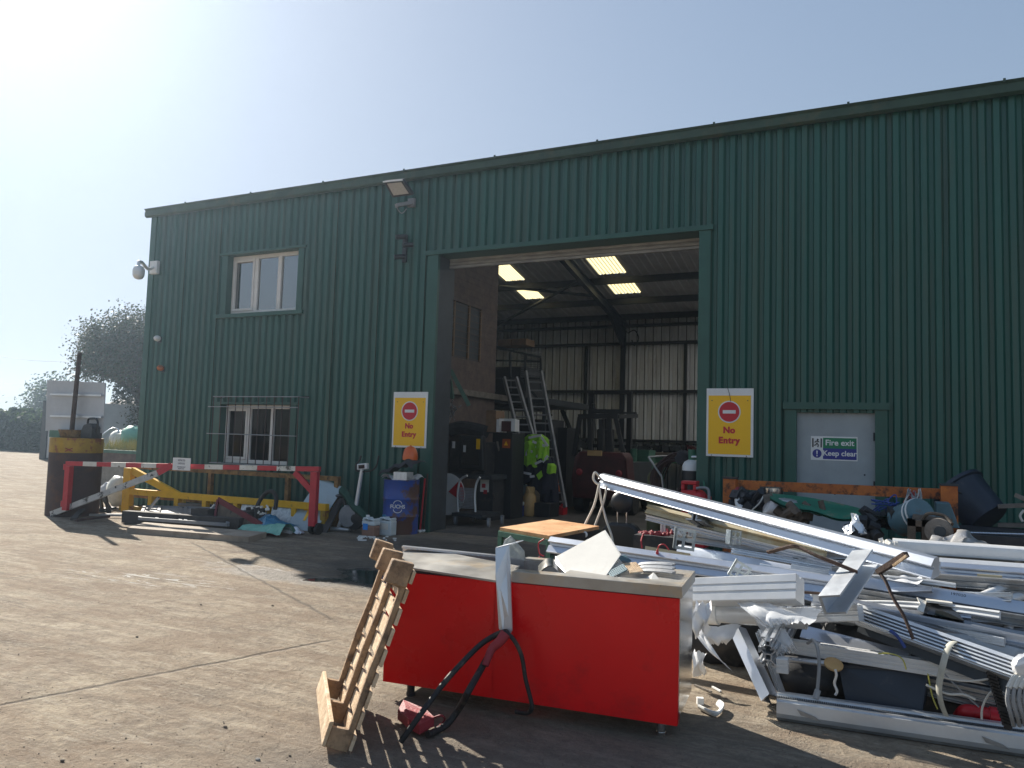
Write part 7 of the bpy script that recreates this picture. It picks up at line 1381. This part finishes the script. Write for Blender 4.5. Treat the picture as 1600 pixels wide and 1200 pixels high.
c = MB(); c.sheet(lambda u, v: W(1374+28*u, 843+16*v+3*u, 6.5-.2*v)+V3((rnd.gauss(0, .008), rnd.gauss(0, .012), rnd.gauss(0, .01))), 8, 6, .004); o = one('newspaper', c, 'white_panel', 'crumpled printed paper on the heap next to the bright white profile', 'paper')
c = MB(); c.sheet(lambda u, v: W(1318+32*u, 822+18*v, 6.9-.2*v)+V3((rnd.gauss(0, .012), rnd.gauss(0, .02), rnd.gauss(0, .02)))+V3((0, 0, .10*math.exp(-((u-.55)/.2)**2))), 10, 7, .004); one('foil_scrap', c, 'alu_satin', 'crumpled shiny foil on the heap under the green sheet', 'foil')
c = MB(); c.sheet(ragged([W(1385, 898, 5.95), W(1440, 900, 5.95), W(1438, 916, 5.8), W(1388, 912, 5.8)], 20, 8, .008, 12), 20, 8); one('torn_film', c, 'poly_wrap', 'torn grey film stuffed between the profiles beside the forked bar', 'plastic', smooth=True)
c = MB(); c.prism([W(1452, 903, 6.0), W(1469, 905, 6.0), W(1467, 921, 5.95), W(1452, 912, 5.95)], (0, .05, 0)); one('white_block', c, 'white_panel', 'small white box corner showing between the profiles', 'box')
# table-top scrap between seat and heap
c = MB(); a, b2 = W(990, 833, 7.0), W(1062, 852, 7.0); c.bx(a.x, b2.x, 7.0, 7.5, b2.z-.5, W(1020, 838, 7).z); one('black_crate', c, 'dusty_black', 'black crate full of oddments right of the car seat', 'crate')
c = MB(); rnd = random.Random(90)
for k in range(16): q = W(rnd.uniform(1000, 1055), 834, 7.2); c.ball(q+V3((0, rnd.uniform(-.1, .1), 0)), rnd.uniform(.015, .04), 7, 5, jit=.2, rnd=rnd)
one('valve_parts', c, 'red_faded', 'small red and dark valve parts on the black crate', 'valves')
c = MB(); c.cyl(W(1034, 835, 7.2), W(1034, 815, 7.2), .012); c.cyl(W(1038, 835, 7.2), W(1038, 815, 7.2), .012); one('steel_rods', c, 'alu_satin', 'pair of short steel rods standing in the black crate', 'rods')
c = MB(); c.tube([W(1005, 835, 7), W(1002, 845, 6.95), W(1003, 856, 6.9)], .008); one('loose_cable', c, 'wire_red', 'thin dark red cable looping off the black crate', 'cable')
for k in range(3):
    x = 1052+k*14; c = MB(); rnd = random.Random(100+k); c.sheet(lambda u, v: W(x+14*u, 815+20*v, 6.9-.1*v)+V3((rnd.gauss(0, .01), rnd.gauss(0, .015), rnd.gauss(0, .012))), 6, 6, .004)
    if k < 2: one('clear_film', c, 'poly_wrap', ('white plastic film scrap under the cut end', 'second white film scrap further right under the cut end')[k], 'plastic')
# broken white plastic and pebbles on the ground
c = MB(); c.tube([G(1093, 1105, .02), G(1112, 1114, .02), G(1122, 1114, .025), G(1128, 1104, .03), G(1122, 1098, .03)], .022, n=8, flat=.5); one('white_trim_piece', c, 'foam', 'curled white plastic trim piece on the ground right of the counter', 'plastic')
c = MB(); c.box(tuple(G(1094, 1095, .02)), (.04, .03, .04), rz=.4); one('white_chip', c, 'foam', 'small white plastic chip above the curled trim', 'plastic')
for a, b2, m_, lab in (((1113, 1073), (1126, 1080), 'foam', 'thin white splinter on the sunlit patch'), ((1085, 1070), (1112, 1081), 'grey_wood', 'thin brown stick on the sunlit patch')): c = MB(); c.bar(G(*a, .01), G(*b2, .01), .012, .01); one('splinter', c, m_, lab, 'splinter')
rnd = random.Random(55); c = MB()
for k in range(900):
    x, y = rnd.uniform(0, 1600), 1200-rnd.random()**1.6*420
    q = G(x, y); 
    if q.y > 10.5 or abs(q.x) > 14: continue
    s_ = rnd.uniform(.002, .005)*(1+(rnd.random() < .03)*1.2); c.ball((q.x, q.y, s_*.4), s_, 6, 4, sc=(1, rnd.uniform(.5, 1), .6), jit=.25, rnd=rnd)
tag(c.build('loose_stones', 'pebble'), 'small loose stones and crumbs scattered on the yard', 'stones', kind='stuff')
for px, py, lab in ((426, 947, 'dark clod on the yard above the slab joint'), (214, 996, 'small dark stone in the middle left of the yard'), (403, 1188, 'pale grey chip near the bottom edge of the yard'), (352, 1137, 'dark pebble near the bottom of the yard'), (97, 1190, 'brown pebble at the bottom left')):
    q = G(px, py); c = MB(); c.ball((q.x, q.y, .005), .011, 7, 5, sc=(1.4, .8, .6), jit=.2, rnd=rnd); one('stone', c, 'pebble' if 'pale' not in lab else 'concrete', lab, 'stone')
# ---------------------------------------------------------------- hazy air, also standing in for veiling lens glare
hz = bpy.data.materials.new('haze'); hz.use_nodes = True; n = hz.node_tree; n.nodes.remove(n.nodes['Principled BSDF'])
pv = n.nodes.new('ShaderNodeVolumePrincipled'); pv.inputs['Color'].default_value = (.62, .80, 1, 1); pv.inputs['Density'].default_value = .0015; pv.inputs['Anisotropy'].default_value = .78
n.links.new(pv.outputs[0], n.nodes['Material Output'].inputs['Volume']); M['haze'] = hz
c = MB(); c.bx(-242, 162, -62, 242, -1, 14); h = c.build('haze', 'haze', loc=(0, 0, 0)); h['kind'] = 'stuff'; h['label'] = 'thin pale haze hanging in the air over the yard'
